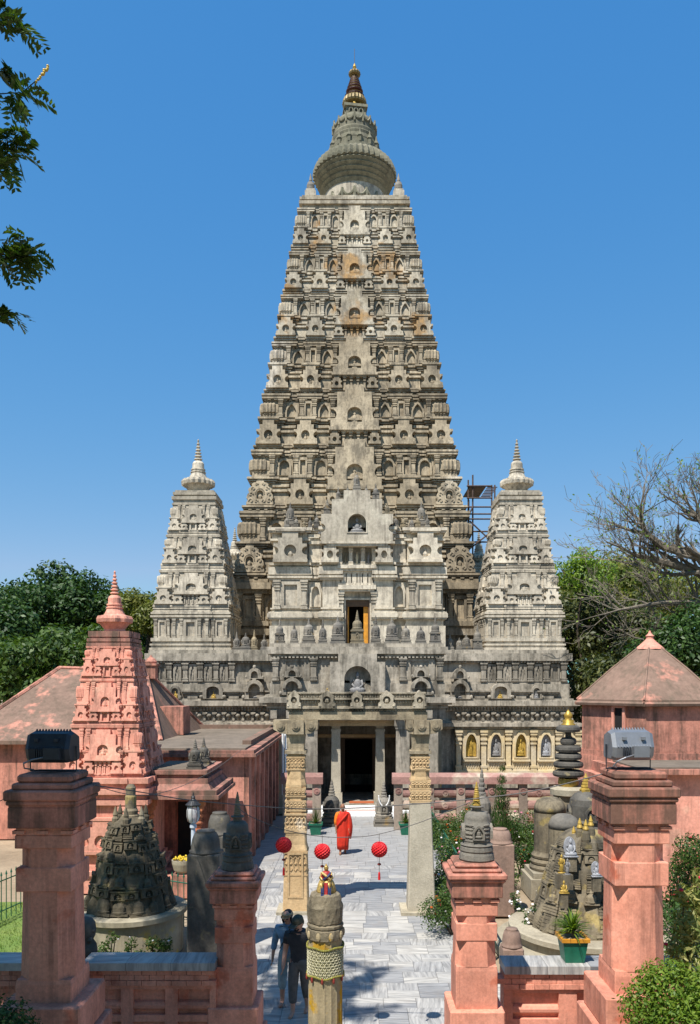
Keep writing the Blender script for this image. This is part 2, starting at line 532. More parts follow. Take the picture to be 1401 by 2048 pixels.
def unit(kind, mat):
    key = (kind, mat.name)
    if key in UNITS:
        return UNITS[key]
    b = MB()
    sm = False
    if kind == 'pilaster':
        for z0, z1, w, d in ((0, 0.07, 1, 1), (0.07, 0.13, 0.84, 0.9), (0.13, 0.18, 0.95, 0.97), (0.18, 0.66, 0.68, 0.7), (0.66, 0.70, 0.86, 0.88),
                             (0.70, 0.75, 0.72, 0.75), (0.75, 0.81, 0.92, 0.94), (0.81, 0.87, 0.74, 0.78), (0.87, 0.93, 0.95, 1.0), (0.93, 1.0, 1.1, 1.12)):
            b.box(-w / 2, w / 2, -d, 0, z0, z1)
    elif kind == 'arch_niche':
        b.plate(rect(-0.5, 0.5, 0, 1), [arch_loop(0, 0.3, 0.08, 0.84)], -0.6, 0, hb=-0.12)
        ring = arch_loop(0, 0.41, 0.08, 0.95)
        b.plate(ring, [arch_loop(0, 0.3, 0.085, 0.84)], -1.0, -0.6, back=False)
    elif kind == 'pointed_niche':
        b.plate(rect(-0.5, 0.5, 0, 1), [arch_loop(0, 0.31, 0.08, 0.84, 0.35)], -0.6, 0, hb=-0.12)
        b.plate(arch_loop(0, 0.42, 0.08, 0.97, 0.35), [arch_loop(0, 0.31, 0.085, 0.84, 0.35)], -1.0, -0.6, back=False)
    elif kind == 'square_panel':
        b.plate(rect(-0.5, 0.5, 0, 1), [rect(-0.3, 0.3, 0.1, 0.86)], -1, 0, hb=-0.15)
    elif kind == 'gavaksha':
        b.plate(gav_outline(), [circ(0, 0.33, 0.185, 14)], -1, 0, hb=-0.55)
        b.box(-0.52, 0.52, -1.12, -0.2, -0.02, 0.07)
        b.box(-0.45, 0.45, -1.12, -0.2, 0.92, 0.995)
        b.ball((0, -0.6, 0.24), 0.075, 6, 4, 1, 3.0, 1.2)
        b.ball((0, -0.6, 0.36), 0.04, 6, 4, 1, 3.0, 1.0)
    elif kind == 'small_gavaksha':
        b.plate(gav_outline(), [circ(0, 0.33, 0.18, 10)], -1, 0, hb=-0.55)
        b.box(-0.52, 0.52, -1.12, -0.2, -0.02, 0.09)
    elif kind == 'central_pediment':
        # tall smooth gable with a round image niche, half niches at its sides
        o = [(-0.5, 0), (0.5, 0), (0.5, 0.2)]
        o += [(0.5 - 0.13 * math.sin(PI * i / 6), 0.2 + 0.13 * (1 - math.cos(PI * i / 6))) for i in range(1, 6)]
        o += [(0.5, 0.46), (0.36, 0.5), (0.36, 0.84), (0.2, 0.84), (0.2, 1.0)]
        o += [(-x, z) for x, z in reversed(o[2:])]
        b.plate(o, [arch_loop(0, 0.15, 0.16, 0.50, 0, 12)], -1, 0, hb=-0.45)
        b.box(-0.53, 0.53, -1.12, -0.2, -0.02, 0.05)
        b.box(-0.46, 0.46, -1.06, -0.2, 0.05, 0.09)
        b.ball((0, -0.55, 0.22), 0.075, 8, 5, 1, 2.2, 0.8)
        b.ball((0, -0.55, 0.29), 0.042, 8, 5, 1, 3.0, 1.6)
        b.ball((0, -0.55, 0.38), 0.025, 8, 5, 1, 3.0, 1.3)
    elif kind == 'corner_amalaka':
        n = 36
        prof = [(0.36, 0), (0.40, 0.05), (0.37, 0.12), (0.44, 0.15), (0.40, 0.22), (0.49, 0.26), (0.51, 0.45), (0.51, 0.80), (0.46, 0.93), (0.38, 1.0)]
        vs = []
        for r, z in prof:
            for i in range(n):
                t = 2 * PI * i / n
                c, s = math.cos(t), math.sin(t)
                q = r / max(abs(c) ** 4 + abs(s) ** 4, 1e-6) ** 0.25
                q *= (1 - (0.13 if i % 2 else 0))
                vs.append((q * c, q * s, z))
        fs = [(k * n + i, k * n + (i + 1) % n, (k + 1) * n + (i + 1) % n, (k + 1) * n + i) for k in range(len(prof) - 1) for i in range(n)]
        fs += [tuple(range(n - 1, -1, -1)), tuple((len(prof) - 1) * n + i for i in range(n))]
        b.add(vs, fs)
    elif kind == 'carved_lotus':
        o = [(-0.5, 0.0), (0.5, 0.0), (0.5, 0.08), (0.44, 0.16), (0.5, 0.24), (0.46, 0.36), (0.40, 0.42), (0.44, 0.52), (0.38, 0.60), (0.29, 0.62), (0.31, 0.72), (0.22, 0.78), (0.15, 0.77), (0.12, 0.88), (0.0, 1.02)]
        o += [(-x, z) for x, z in reversed(o[2:-1])]
        b.plate(o, [arch_loop(0, 0.125, 0.20, 0.50)], -0.7, 0, hb=-0.25)
        for s in (-1, 1):
            for (cx, cz_, r0, w0) in ((0.33, 0.13, 0.10, 1), (0.34, 0.36, 0.09, -1), (0.25, 0.56, 0.08, 1), (0.14, 0.12, 0.07, -1), (0.13, 0.72, 0.06, -1)):
                b.tube([(s * (cx + w0 * r0 * (1 - k / 9) * math.cos(k * 0.75)), -0.82, cz_ + r0 * (1 - k / 9) * math.sin(k * 0.75)) for k in range(9)], 0.026, 4)
        for k in range(13):
            t = PI * (k / 12.0)
            b.ball((0.17 * math.cos(t), -0.72, 0.37 + 0.19 * math.sin(t)), 0.022, 5, 4, 1, 5, 1)
        b.ball((0, -0.4, 0.30), 0.075, 6, 4, 1, 2.5, 1.2)
    elif kind == 'colonnette_screen':
        b.box(-0.5, 0.5, -0.25, 0, 0, 1)
        for u in (-0.42, -0.14, 0.14, 0.42):
            for z0, z1, w, d in ((0, 0.1, 0.13, 0.9), (0.1, 0.6, 0.085, 0.7), (0.6, 0.68, 0.12, 0.9), (0.68, 0.76, 0.09, 0.7), (0.76, 0.86, 0.14, 1.0)):
                b.box(u - w / 2, u + w / 2, -d, -0.25, z0, z1)
        b.box(-0.52, 0.52, -1.15, -0.25, 0.86, 1.0)
        for u in (-0.28, 0, 0.28):
            b.box(u - 0.06, u + 0.06, -0.45, -0.25, 0.0, 0.5)
            b.ball((u, -0.45, 0.52), 0.05, 6, 4, 1, 2, 1)
    elif kind == 'recess_panel':
        b.box(-0.5, 0.5, -1, 0, 0.0, 0.08)
        b.box(-0.46, 0.46, -0.6, 0, 0.08, 0.6)
        b.box(-0.5, 0.5, -1, 0, 0.60, 0.70)
        b.box(-0.47, 0.47, -0.75, 0, 0.70, 0.80)
        b.box(-0.5, 0.5, -1.1, 0, 0.80, 0.92)
    elif kind == 'double_arch':
        # niche in a horseshoe arch topped by a smaller one
        def horseshoe(hw, z0, z1, flare):
            p = arch_loop(0, hw, z0, z1)
            return p
        b.plate([(-0.5, 0), (-0.22, 0), (0.22, 0), (0.5, 0), (0.5, 0.07), (0.38, 0.09)] + [(0.38 * math.cos(t), 0.22 + 0.36 * math.sin(t)) for t in [PI * i / 12 for i in range(13)]] + [(-0.38, 0.09), (-0.5, 0.07)],
                [arch_loop(0, 0.22, 0.015, 0.44)], -1, 0, hb=-0.45)
        b.plate([(0.36 * math.cos(t), 0.22 + 0.34 * math.sin(t)) for t in [PI * i / 12 for i in range(13)]], [[(0.25 * math.cos(t), 0.221 + 0.245 * math.sin(t)) for t in [PI * i / 12 for i in range(13)]]], -1.2, -0.9, back=False)
        b.plate([(-0.36, 0.60), (0.36, 0.60), (0.36, 0.65), (0.27, 0.67)] + [(0.27 * math.cos(t), 0.70 + 0.22 * math.sin(t)) for t in [PI * i / 10 for i in range(11)]] + [(-0.27, 0.67), (-0.36, 0.65)],
                [arch_loop(0, 0.14, 0.62, 0.83)], -1.0, 0, hb=-0.5)
        for s in (-1, 1):
            b.ball((s * 0.44, -0.9, 0.06), 0.07, 7, 5, 1, 3, 1)
            b.ball((s * 0.33, -0.9, 0.645), 0.05, 7, 5, 1, 3, 1)
        b.box(-0.07, 0.07, -1.15, 0, 0.5, 0.60)
        b.ball((0, -0.9, 0.95), 0.06, 7, 5, 1.2, 3, 1)
    elif kind == 'single_arch':
        b.plate([(-0.5, 0), (-0.26, 0), (0.26, 0), (0.5, 0), (0.5, 0.14), (0.40, 0.17)] + [(0.40 * math.cos(t), 0.42 + 0.56 * math.sin(t)) for t in [PI * i / 12 for i in range(13)]] + [(-0.40, 0.17), (-0.5, 0.14)],
                [arch_loop(0, 0.25, 0.02, 0.78)], -1, 0, hb=-0.4)
        for s in (-1, 1):
            b.ball((s * 0.45, -0.9, 0.12), 0.09, 7, 5, 1, 3, 1.3)
    elif kind == 'trefoil_niche':
        o = [(-0.26, 0.06), (0.26, 0.06), (0.30, 0.40), (0.20, 0.50), (0.24, 0.62), (0.13, 0.70), (0.12, 0.80), (0.0, 0.93), (-0.12, 0.80), (-0.13, 0.70), (-0.24, 0.62), (-0.20, 0.50), (-0.30, 0.40)]
        b.plate(rect(-0.5, 0.5, 0, 1), [o], -1, 0, hb=-0.55)
        b.ball((0, -0.6, 0.3), 0.12, 6, 5, 1, 2.0, 1.9)
        b.ball((0, -0.6, 0.56), 0.07, 6, 5, 1, 2.0, 1.2)
    elif kind == 'seated_figure':
        # cross-legged image: knees, torso, head; unit height 1, width ~0.9
        b.ball((0, -0.35, 0.16), 0.2, 10, 6, 2.2, 1.2, 0.75)
        b.ball((0, -0.25, 0.42), 0.19, 10, 6, 1.05, 0.8, 1.45)
        for s in (-1, 1):
            b.tube([(s * 0.2, -0.24, 0.62), (s * 0.29, -0.28, 0.4), (s * 0.12, -0.5, 0.26)], [0.075, 0.07, 0.055], 6)
        b.ball((0, -0.26, 0.83), 0.115, 10, 6, 1, 1, 1.25)
        b.ball((0, -0.25, 0.97), 0.05, 8, 5)
        b.box(-0.48, 0.48, -0.6, -0.05, 0.0, 0.07)
        sm = True
    elif kind == 'standing_figure':
        b.ball((0, -0.2, 0.3), 0.12, 8, 6, 1.2, 0.8, 2.4)
        b.ball((0, -0.2, 0.62), 0.15, 8, 6, 1.05, 0.7, 1.3)
        b.ball((0, -0.22, 0.87), 0.075, 8, 6, 1, 1, 1.3)
        for s in (-1, 1):
            b.tube([(s * 0.14, -0.2, 0.72), (s * 0.19, -0.22, 0.55), (s * 0.15, -0.3, 0.42)], [0.05, 0.045, 0.04], 6)
        b.box(-0.22, 0.22, -0.35, -0.05, 0, 0.05)
        sm = True
    elif kind == 'image_plaque':
        b.plate(arch_loop(0, 0.5, 0, 1.0), [], -0.35, 0)
        sm = False
    me = b.mesh(kind, mat, sm)
    UNITS[key] = me
    return me


BATTER = [0.0]


def put(name, kind, mat, parent, face, x, d, z, sx, sy, sz):
    """carved unit on a tower face: x along the face, d distance of its back from the axis"""
    a = face * PI / 2
    c, s = math.cos(a), math.sin(a)
    o = link(name, unit(kind, mat), parent, (x * c + d * s, x * s - d * c, z), a, (sx, sy, sz))
    if BATTER[0]:
        o.rotation_euler = (-BATTER[0], 0, a)
    return o


def plan(w, e, bays):
    pts = []
    n = len(bays)
    for i, (u0, u1, p) in enumerate(bays):
        y = -(w * (1 + p) + e)
        if i == 0:
            xa = -(w + e)
        else:
            pp = bays[i - 1][2]
            xa = u0 * w - (e if p > pp else -e)
        pts.append((xa, y))
        if i < n - 1:
            q = bays[i + 1][2]
            xb = u1 * w - (e if q > p else -e)
            pts.append((xb, y))
    out = []
    for k in range(4):
        for x, y in pts:
            for _ in range(k):
                x, y = -y, x
            out.append((x, y))
    return out


BAYS_A = [(-1, -0.77, 0), (-0.77, -0.60, -0.045), (-0.60, -0.41, -0.01), (-0.41, -0.25, -0.045), (-0.25, 0.25, 0.0),
          (0.25, 0.41, -0.045), (0.41, 0.60, -0.01), (0.60, 0.77, -0.045), (0.77, 1, 0)]
BAYS_B = [(-1, -0.52, 0), (-0.52, 0.52, 0.035), (0.52, 1, 0)]


def dentils(b, w, e, z0, z1, bays, step, faces=(0, 1, 3)):
    for u0, u1, p in bays:
        x0, x1 = u0 * w + 0.05, u1 * w - 0.05
        n = max(int((x1 - x0) / step), 1)
        for k in range(n):
            cx = x0 + (k + 0.5) * (x1 - x0) / n
            for f in faces:
                o = len(b.v)
                yf = -(w * (1 + p) + e)
                b.box(cx - step * 0.28, cx + step * 0.28, yf, yf + e + 0.1, z0, z1)
                b.xf(Matrix.Rotation(f * PI / 2, 4, 'Z'), o)


def loft(b, pa, pb, z0, z1):
    n = len(pa)
    vs = [(x, y, z0) for x, y in pa] + [(x, y, z1) for x, y in pb]
    fs = [tuple(range(n - 1, -1, -1)), tuple(range(n, 2 * n))] + [(i, (i + 1) % n, n + (i + 1) % n, n + i) for i in range(n)]
    return b.add(vs, fs)


def tier(root, i, zz, ww, mat, bays, detail, mcor=None, dent=False, faces=(0,), last=False):
    """zz = (entablature top, niche top, niche foot, medallion top, medallion foot, ledge foot); ww = half width at the tier's top / foot"""
    ct, nt_, nb, gt, gb, lb = zz
    wt, wb = ww

    def W(z):
        return wb + (wt - wb) * (z - lb) / (ct - lb)
    k = wb * 0.05
    b = MB()

    def lay(za, zb, seq):
        h = zb - za
        for f0, f1, e in seq:
            z0, z1 = za + h * f0, za + h * f1
            loft(b, plan(W(z0), k * e, bays), plan(W(z1), k * e, bays), z0, z1)
    lay(nt_, ct, ((0, 0.22, 0.25), (0.22, 0.48, 0.75), (0.48, 0.58, 0.3), (0.58, 0.86, 0.9), (0.86, 1.0, 0.35)))
    lay(nb, nt_, ((0, 1, 0),))
    lay(gt, nb, ((0.66, 1.0, 0.75), (0.5, 0.66, 0.25), (0.30, 0.5, 0.45), (0.16, 0.30, -0.15), (0.0, 0.16, 0.2)))
    lay(gb, gt, ((0, 1, -0.3),))
    lay(lb, gb, ((0, 0.3, 0.1), (0.3, 0.5, 0.5), (0.5, 0.62, 0.15), (0.62, 1.0, 0.75)))
    if dent:
        dentils(b, W(nt_), k * 0.6, nt_ + 0.02, nt_ + (ct - nt_) * 0.21, bays, wb * 0.055)
        dentils(b, W(lb), k * 0.5, lb + 0.01, lb + (gb - lb) * 0.29, bays, wb * 0.055)
    t = b.build('tier', mat, root)
    hn, hg = nt_ - nb, nb - gb
    BATTER[0] = math.atan((wb - wt) / (ct - lb))
    for f in faces:
        detail(t, f, mat, W(nb), W(gb), nb, nt_, gb, gt, hn, hg, k, i)
    BATTER[0] = 0.0
    return t


def detail_main(t, f, mat, wn, wg, nb, nt_, gb, gt, hn, hg, k, i):
    rec = wn * (1 - 0.045)
    pier = wn * (1 - 0.01)
    arch = ['arch_niche', 'pointed_niche', 'pointed_niche', 'pointed_niche', 'pointed_niche', 'arch_niche', 'arch_niche', 'arch_niche'][i]
    for s in (-1, 1):
        for u, d in ((0.80, wn), (0.57, pier), (0.435, pier), (0.235, wn)):
            put('pilaster', 'pilaster', mat, t, f, s * u * wn, d - 0.01, nb + 0.002, wn * 0.055, k * 0.9, hn - 0.004)
        put('arch_niche', arch, mat, t, f, s * 0.685 * wn, rec - 0.01, nb + 0.003, wn * 0.165, k * 0.75, hn - 0.006)
        put('arch_niche', arch, mat, t, f, s * 0.33 * wn, rec - 0.01, nb + 0.003, wn * 0.155, k * 0.75, hn - 0.006)
        put('square_panel', 'square_panel', mat, t, f, s * 0.503 * wn, pier - 0.01, nb + 0.003, wn * 0.085, k * 0.7, hn * 0.94)
        if f in (0, 2) or s == 1:
            put('corner_amalaka', 'corner_amalaka', mat, t, f, s * 0.925 * wn, wn * 0.92, nb + hn * 0.1, wn * 0.215, wn * 0.215, hn * 0.76)
        if i >= 5:
            put('carved_lotus', 'carved_lotus', mat, t, f, s * 0.875 * wg, wg - k * 0.4, gb + 0.02, wg * 0.25, k * 1.3, hg * 1.0)
        else:
            put('gavaksha', 'gavaksha', mat, t, f, s * 0.885 * wg, wg - k * 0.4, gb + 0.004, wg * 0.245, k * 1.5, hg * 0.99)
        put('gavaksha', 'gavaksha', mat, t, f, s * 0.505 * wg, wg * 0.99 - k * 0.4, gb + 0.004, wg * 0.235, k * 1.5, hg * 0.99)
        put('recess_panel', 'recess_panel', mat, t, f, s * 0.685 * wg, wg * 0.955 - k * 0.4, gb + 0.003, wg * 0.155, k * 1.2, hg * 0.8)
        put('recess_panel', 'recess_panel', mat, t, f, s * 0.33 * wg, wg * 0.955 - k * 0.4, gb + 0.003, wg * 0.145, k * 1.2, hg * 0.8)
        put('small_gavaksha', 'small_gavaksha', mat, t, f, s * 0.205 * wg, wg - k * 0.4, gb + 0.004, wg * 0.125, k * 1.35, hg * 0.52)
    cw = wn * (0.50 if i < 3 else 0.52)
    put('central_pediment', 'central_pediment', mat, t, f, 0, wn + 0.0, gb + hg * 0.52, cw, k * 1.55, hn + (nb - gb) * 0.48 + (k * 2 if i < 4 else k * 3))
    put('colonnette_screen', 'colonnette_screen', mat, t, f, 0, wg - k * 0.4, gb - 0.05, wg * 0.27, k * 1.2, hg * 0.56)


def detail_corner(t, f, mat, wn, wg, nb, nt_, gb, gt, hn, hg, k, i):
    for s in (-1, 1):
        put('pilaster', 'pilaster', mat, t, f, s * 0.63 * wn, wn - 0.01, nb + 0.002, wn * 0.12, k * 1.1, hn - 0.004)
        put('pilaster', 'pilaster', mat, t, f, s * 0.43 * wn, wn * 1.035 - 0.01, nb + 0.002, wn * 0.12, k * 1.1, hn - 0.004)
        if s == 1 or f in (0, 2):
            put('corner_amalaka', 'corner_amalaka', mat, t, f, s * 0.91 * wn, wn * 0.90, nb + hn * 0.12, wn * 0.27, wn * 0.27, hn * 0.68)
        put('gavaksha', 'gavaksha', mat, t, f, s * 0.76 * wg, wg - k * 0.4, gb + 0.004, wg * 0.46, k * 2.0, hg * 0.99)
        put('small_gavaksha', 'small_gavaksha', mat, t, f, s * 0.36 * wg, wg * 1.035 - k * 0.4, gb + 0.004, wg * 0.30, k * 1.8, hg * 0.66)
    put('central_pediment', 'central_pediment', mat, t, f, 0, wn * 1.035 + 0.01, gb + hg * 0.56, wn * 0.98, k * 2.4, hn + (nb - gb) * 0.44 - k * 0.5)
    if i == 2:
        put('colonnette_screen', 'colonnette_screen', mat, t, f, 0, wg * 1.035 - k * 0.4, gb - 0.03, wg * 0.40, k * 1.6, hg * 0.62)
    else:
        put('square_panel', 'square_panel', mat, t, f, 0, wg * 1.035 - k * 0.4, gb - 0.03, wg * 0.28, k * 1.6, hg * 0.60)


def finial(root, z, r, H, mat, gold=None, ribs=18):
    """stupa crown of a corner tower: ribbed disc, bell, umbrellas"""
    f = MB().lathe([(r * 0.62, z - 0.02), (r * 0.60, z + H * 0.05), (r * 0.74, z + H * 0.10), (r * 0.9, z + H * 0.15), (r * 0.86, z + H * 0.16)], 24).build('neck', mat, root)
    MB().lathe([(r * 0.88, z + H * 0.14), (r * 1.0, z + H * 0.155), (r * 1.03, z + H * 0.21), (r * 0.95, z + H * 0.255), (r * 0.7, z + H * 0.27)], 6 * ribs, ribs=ribs, amp=0.06).build('ribbed_disc', mat, root)
    MB().lathe([(r * 0.78, z + H * 0.262), (r * 0.6, z + H * 0.285), (r * 0.50, z + H * 0.34), (r * 0.44, z + H * 0.38), (r * 0.49, z + H * 0.385), (r * 0.49, z + H * 0.40), (r * 0.42, z + H * 0.405),
                (r * 0.42, z + H * 0.43), (r * 0.46, z + H * 0.435), (r * 0.45, z + H * 0.455), (r * 0.38, z + H * 0.46), (r * 0.37, z + H * 0.55), (r * 0.30, z + H * 0.585), (r * 0.2, z + H * 0.60)], 20).build('bell', mat, root)
    pr = [(r * 0.13, z + H * 0.59)]
    n = 6
    for k in range(n):
        zz = z + H * (0.625 + 0.055 * k)
        rr = r * (0.27 - 0.033 * k)
        pr += [(rr * 0.55, zz - H * 0.012), (rr, zz), (rr * 0.95, zz + H * 0.015), (rr * 0.5, zz + H * 0.03)]
    pr += [(r * 0.05, z + H * 0.95), (r * 0.07, z + H * 0.97), (0.005, z + H)]
    MB().lathe(pr, 14).build('umbrella_spire', gold or mat, root)


def lower_storey(root, z0, zp, zc, zt, w, mat, bays, faces, k):
    """plinth z0..zp, panel zone zp..zc, entablature zc..zt"""
    b = MB()
    h = zp - z0
    b.prism(plan(w, k * 1.9, bays), z0, z0 + h * 0.42)
    b.prism(plan(w, k * 1.2, bays), z0 + h * 0.42, z0 + h * 0.55)
    b.prism(plan(w, k * 1.7, bays), z0 + h * 0.55, z0 + h * 0.66)
    b.prism(plan(w, k * 0.6, bays), z0 + h * 0.66, z0 + h * 0.8)
    b.prism(plan(w, k * 1.3, bays), z0 + h * 0.8, zp)
    b.prism(plan(w, 0, bays), zp, zc)
    h = zt - zc
    b.prism(plan(w, k * 0.7, bays), zc, zc + h * 0.2)
    b.prism(plan(w, k * 1.5, bays), zc + h * 0.2, zc + h * 0.45)
    b.prism(plan(w, k * 0.4, bays), zc + h * 0.45, zc + h * 0.6)
    b.prism(plan(w, k * 1.3, bays), zc + h * 0.6, zc + h * 0.85)
    b.prism(plan(w, k * 0.6, bays), zc + h * 0.85, zt)
    return b.build('lower_storey', mat, root)


# ------------------------------------------------------------------ the great tower
DA = 57.8            # distance of the tower's axis
TX = X(709.5, DA)
tower = thing('temple_tower', (TX, DA, 7.5), 'tall tapering stone temple tower of seven carved tiers rising above the terrace', 'tower')


def tw(y):
    p = 104 + (y - 390) * 0.1805
    return p * DA / (FOC + p)


def tz(y, w):
    return EYE + (HY - y) * (DA - w) / FOC - 7.5


TIERS = [(416, 427, 457, 470, 491, 503), (503, 514, 544, 556, 580, 590), (590, 601, 634, 645, 675, 684), (684, 696, 730, 742, 780, 787),
         (787, 802, 838, 850, 892, 899), (899, 914, 955, 967, 1012, 1021), (1021, 1039, 1084, 1096, 1147, 1158)]
for i, ys in enumerate(TIERS):
    wn, wg = tw(ys[0]), tw(ys[5])
    zz = [tz(y, tw(y)) for y in ys]
    zz[0] = tz(ys[0], tw(ys[0]) + 0.05)
    if i:
        zz[0] = prev
    prev = tz(ys[5], tw(ys[5]) + 0.05)
    zz[5] = prev
    tier(tower, i, zz, (wn, wg), M_TOP if i < 3 else M_TAN, BAYS_A, detail_main, dent=(i >= 3))
wtop = tw(395)
zt0 = tz(416, tw(416) + 0.05)
ztop = tz(390, wtop)
h = ztop - zt0
b = MB()
for f0, f1, ww in ((0, 0.30, wtop + 0.02), (0.30, 0.52, wtop + 0.20), (0.52, 0.62, wtop - 0.05), (0.62, 0.8, wtop + 0.16), (0.8, 1.0, wtop)):
    b.cbox(0, 0, zt0 + h * f0, zt0 + h * f1, 2 * ww, 2 * ww)
b.build('crowning_slab', M_TOP, tower)
# lowest storey of the tower on the terrace
wl0 = 7.45
zl = prev
b = MB()
lev = [(0, 1.1, 0.55), (1.1, 1.35, 0.25), (1.35, 1.75, 0.6), (1.75, 1.95, 0.2), (1.95, 2.25, 0.35)]
for z0, z1, e in lev:
    b.prism(plan(wl0, e, BAYS_A), z0, z1)
b.prism(plan(wl0, 0, BAYS_A), 2.25, zl - 0.9)
b.prism(plan(wl0, 0.25, BAYS_A), zl - 0.9, zl - 0.65)
b.prism(plan(wl0, 0.5, BAYS_A), zl - 0.65, zl - 0.25)
b.prism(plan(wl0, 0.3, BAYS_A), zl - 0.25, zl)
ls = b.build('lower_storey', M_TAN, tower)
for s in (-1, 1):
    for u in (0.81, 0.97, 0.565, 0.445):
        put('pilaster', 'pilaster', M_TAN, ls, 0, s * u * wl0, wl0 * (1 if u > 0.7 else 0.99) - 0.01, 2.26, 0.42, 0.3, zl - 0.9 - 2.27)
    put('square_panel', 'square_panel', M_TAN, ls, 0, s * 0.89 * wl0, wl0 - 0.01, 2.26, 0.8, 0.2, zl - 3.3)
    put('arch_niche', 'arch_niche', M_TAN, ls, 0, s * 0.685 * wl0, wl0 * 0.955, 2.26, 1.2, 0.3, zl - 3.2)

# crown: drum, great ribbed disc, dome, harmika, gilded umbrellas
s_ = FOC / DA


def cr(r_crop):
    return r_crop / 4.378 / s_


def cz(y_crop, r=0.0):
    y_crop += 50 * min(max((y_crop - 700) / 335.0, 0), 1)
    return EYE + (HY - (80 + y_crop / 4.378)) * (DA - r) / FOC - 7.5


crown = thing('crown_stupa', (TX, DA, 7.5 + ztop), 'grey stone stupa with gilded umbrella spire crowning the tall temple tower', 'stupa')
zo = ztop


def crl(profile, n, name, mat, **kw):
    return MB().lathe([(cr(p[0]), cz(p[1]) - zo) + tuple(p[2:]) for p in profile], n, **kw).build(name, mat, crown)


MB().lathe([(cr(262), 0), (cr(262), cz(1340) - zo)], 40).build('drum', M_PALE, crown)
d = crl([(264, 1344), (284, 1318), (274, 1308), (302, 1284), (291, 1274), (320, 1250), (309, 1240), (336, 1216), (326, 1206), (350, 1184), (340, 1172)], 60, 'stepped_corbels', M_SPIRE)
crl([(338, 1178), (358, 1166), (356, 1140), (335, 1090), (285, 1045), (225, 1025)], 180, 'ribbed_disc', M_SPIRE, ribs=45, amp=0.03)
crl([(226, 1038), (222, 985), (208, 980), (206, 945), (198, 940), (200, 930), (192, 900), (196, 880), (190, 872), (192, 850), (186, 838), (186, 800), (178, 765), (160, 738), (132, 718), (116, 710)], 48, 'dome', M_SPIRE)
b = MB()
for k in range(16):                                 # swags and pendants round the drum and dome
    t = 2 * PI * (k + 0.5) / 16
    for rr, zz, hh, dr in ((cr(268), cz(1300, cr(262)) - zo, 0.42, 0.16), (cr(190), cz(800) - zo, 0.34, 0.12)):
        pts = []
        for q in range(7):
            tt = t + (q / 6 - 0.5) * 2 * PI / 16
            pts.append((rr * math.cos(tt), rr * math.sin(tt), zz + hh * ((q / 3 - 1) ** 2)))
        b.tube(pts, dr * 0.55, 5)
        b.tube([(rr * math.cos(t + PI / 16), rr * math.sin(t + PI / 16), zz + hh + 0.12), (rr * math.cos(t + PI / 16), rr * math.sin(t + PI / 16), zz - 0.15)], dr * 0.6, 5)
b.build('swag_garlands', M_SPIRE, crown)['kind'] = 'stuff'
b = MB()
for k in range(14):                                 # posts round the dome's railing storey
    t = 2 * PI * k / 14
    b.lathe([(0.16, cz(985) - zo), (0.16, cz(950) - zo), (0.22, cz(940) - zo), (0.10, cz(915) - zo), (0.03, cz(880) - zo)], 6, cr(208) * math.cos(t), cr(208) * math.sin(t))
b.build('railing_posts', M_SPIRE, crown)['kind'] = 'stuff'
b = MB()
za, zb = cz(715) - zo, cz(625) - zo
for z0, z1, q in ((za, za + (zb - za) * 0.75, 0.86), (za + (zb - za) * 0.75, zb, 1.02)):
    b.cbox(0, 0, z0, z1, cr(200) * q, cr(200) * q)
hk = b.build('harmika', M_SPIRE, crown, rz=R(8))
b = MB()
for f in range(4):
    for k in (-1, 0, 1):
        o = len(b.v)
        b.plate(arch_loop(k * 0.36, 0.17, 0, 0.42, 0.4), [arch_loop(k * 0.36, 0.1, 0.02, 0.3, 0.3)], -0.08, 0)
        b.xf(Matrix.Rotation(f * PI / 2, 4, 'Z') @ Matrix.Translation((0, -cr(200) * 0.43, za + 0.15)), o)
b.build('arched_carving', M_SPIRE, hk)['kind'] = 'stuff'
b = MB()
for k in range(8):
    t = 2 * PI * k / 8
    b.lathe([(0.14, cz(625) - zo), (0.16, cz(610) - zo), (0.12, cz(590) - zo)], 6, cr(72) * math.cos(t), cr(72) * math.sin(t))
b.lathe([(cr(62), cz(626) - zo), (cr(60), cz(585) - zo)], 16)
b.build('gilded_brackets', M_GOLD, crown)
crl([(70, 590), (100, 580), (105, 565), (98, 535), (90, 522), (80, 520)], 72, 'lotus_disc', M_DGOLD, ribs=24, amp=0.04)
b = MB().lathe([(cr(66), cz(525) - zo), (cr(22), cz(320) - zo)], 16)
sp = b.build('spire_core', M_OXB, crown)
for k, (yy, rr) in enumerate(((500, 86), (455, 75), (422, 64), (396, 55), (374, 48), (355, 42), (337, 36))):
    ur = MB().lathe([(cr(rr * 0.62), cz(yy + 22) - zo), (cr(rr * 0.97), cz(yy + 8) - zo), (cr(rr * 0.97), cz(yy) - zo), (cr(rr * 0.7), cz(yy - 4) - zo)], 20).build('umbrella_ring', M_OXB, crown)
    MB().lathe([(cr(rr * 0.94), cz(yy + 1) - zo), (cr(rr * 1.0), cz(yy - 1) - zo), (cr(rr * 0.97), cz(yy - 4) - zo), (cr(rr * 0.75), cz(yy - 6) - zo)], 20).build('gilded_rim', M_DGOLD, ur)
crl([(30, 322), (48, 312), (52, 298), (44, 282), (24, 275)], 48, 'small_lotus_disc', M_DGOLD, ribs=16, amp=0.05)
crl([(14, 278), (22, 262), (12, 250), (17, 240), (8, 215), (1.5, 203)], 14, 'gilded_finial', M_GOLD)
MB().tube([(0, 0, cz(206) - zo), (0, 0, cz(78) - zo)], 0.02, 5).build('lightning_rod', M_IRON, crown)
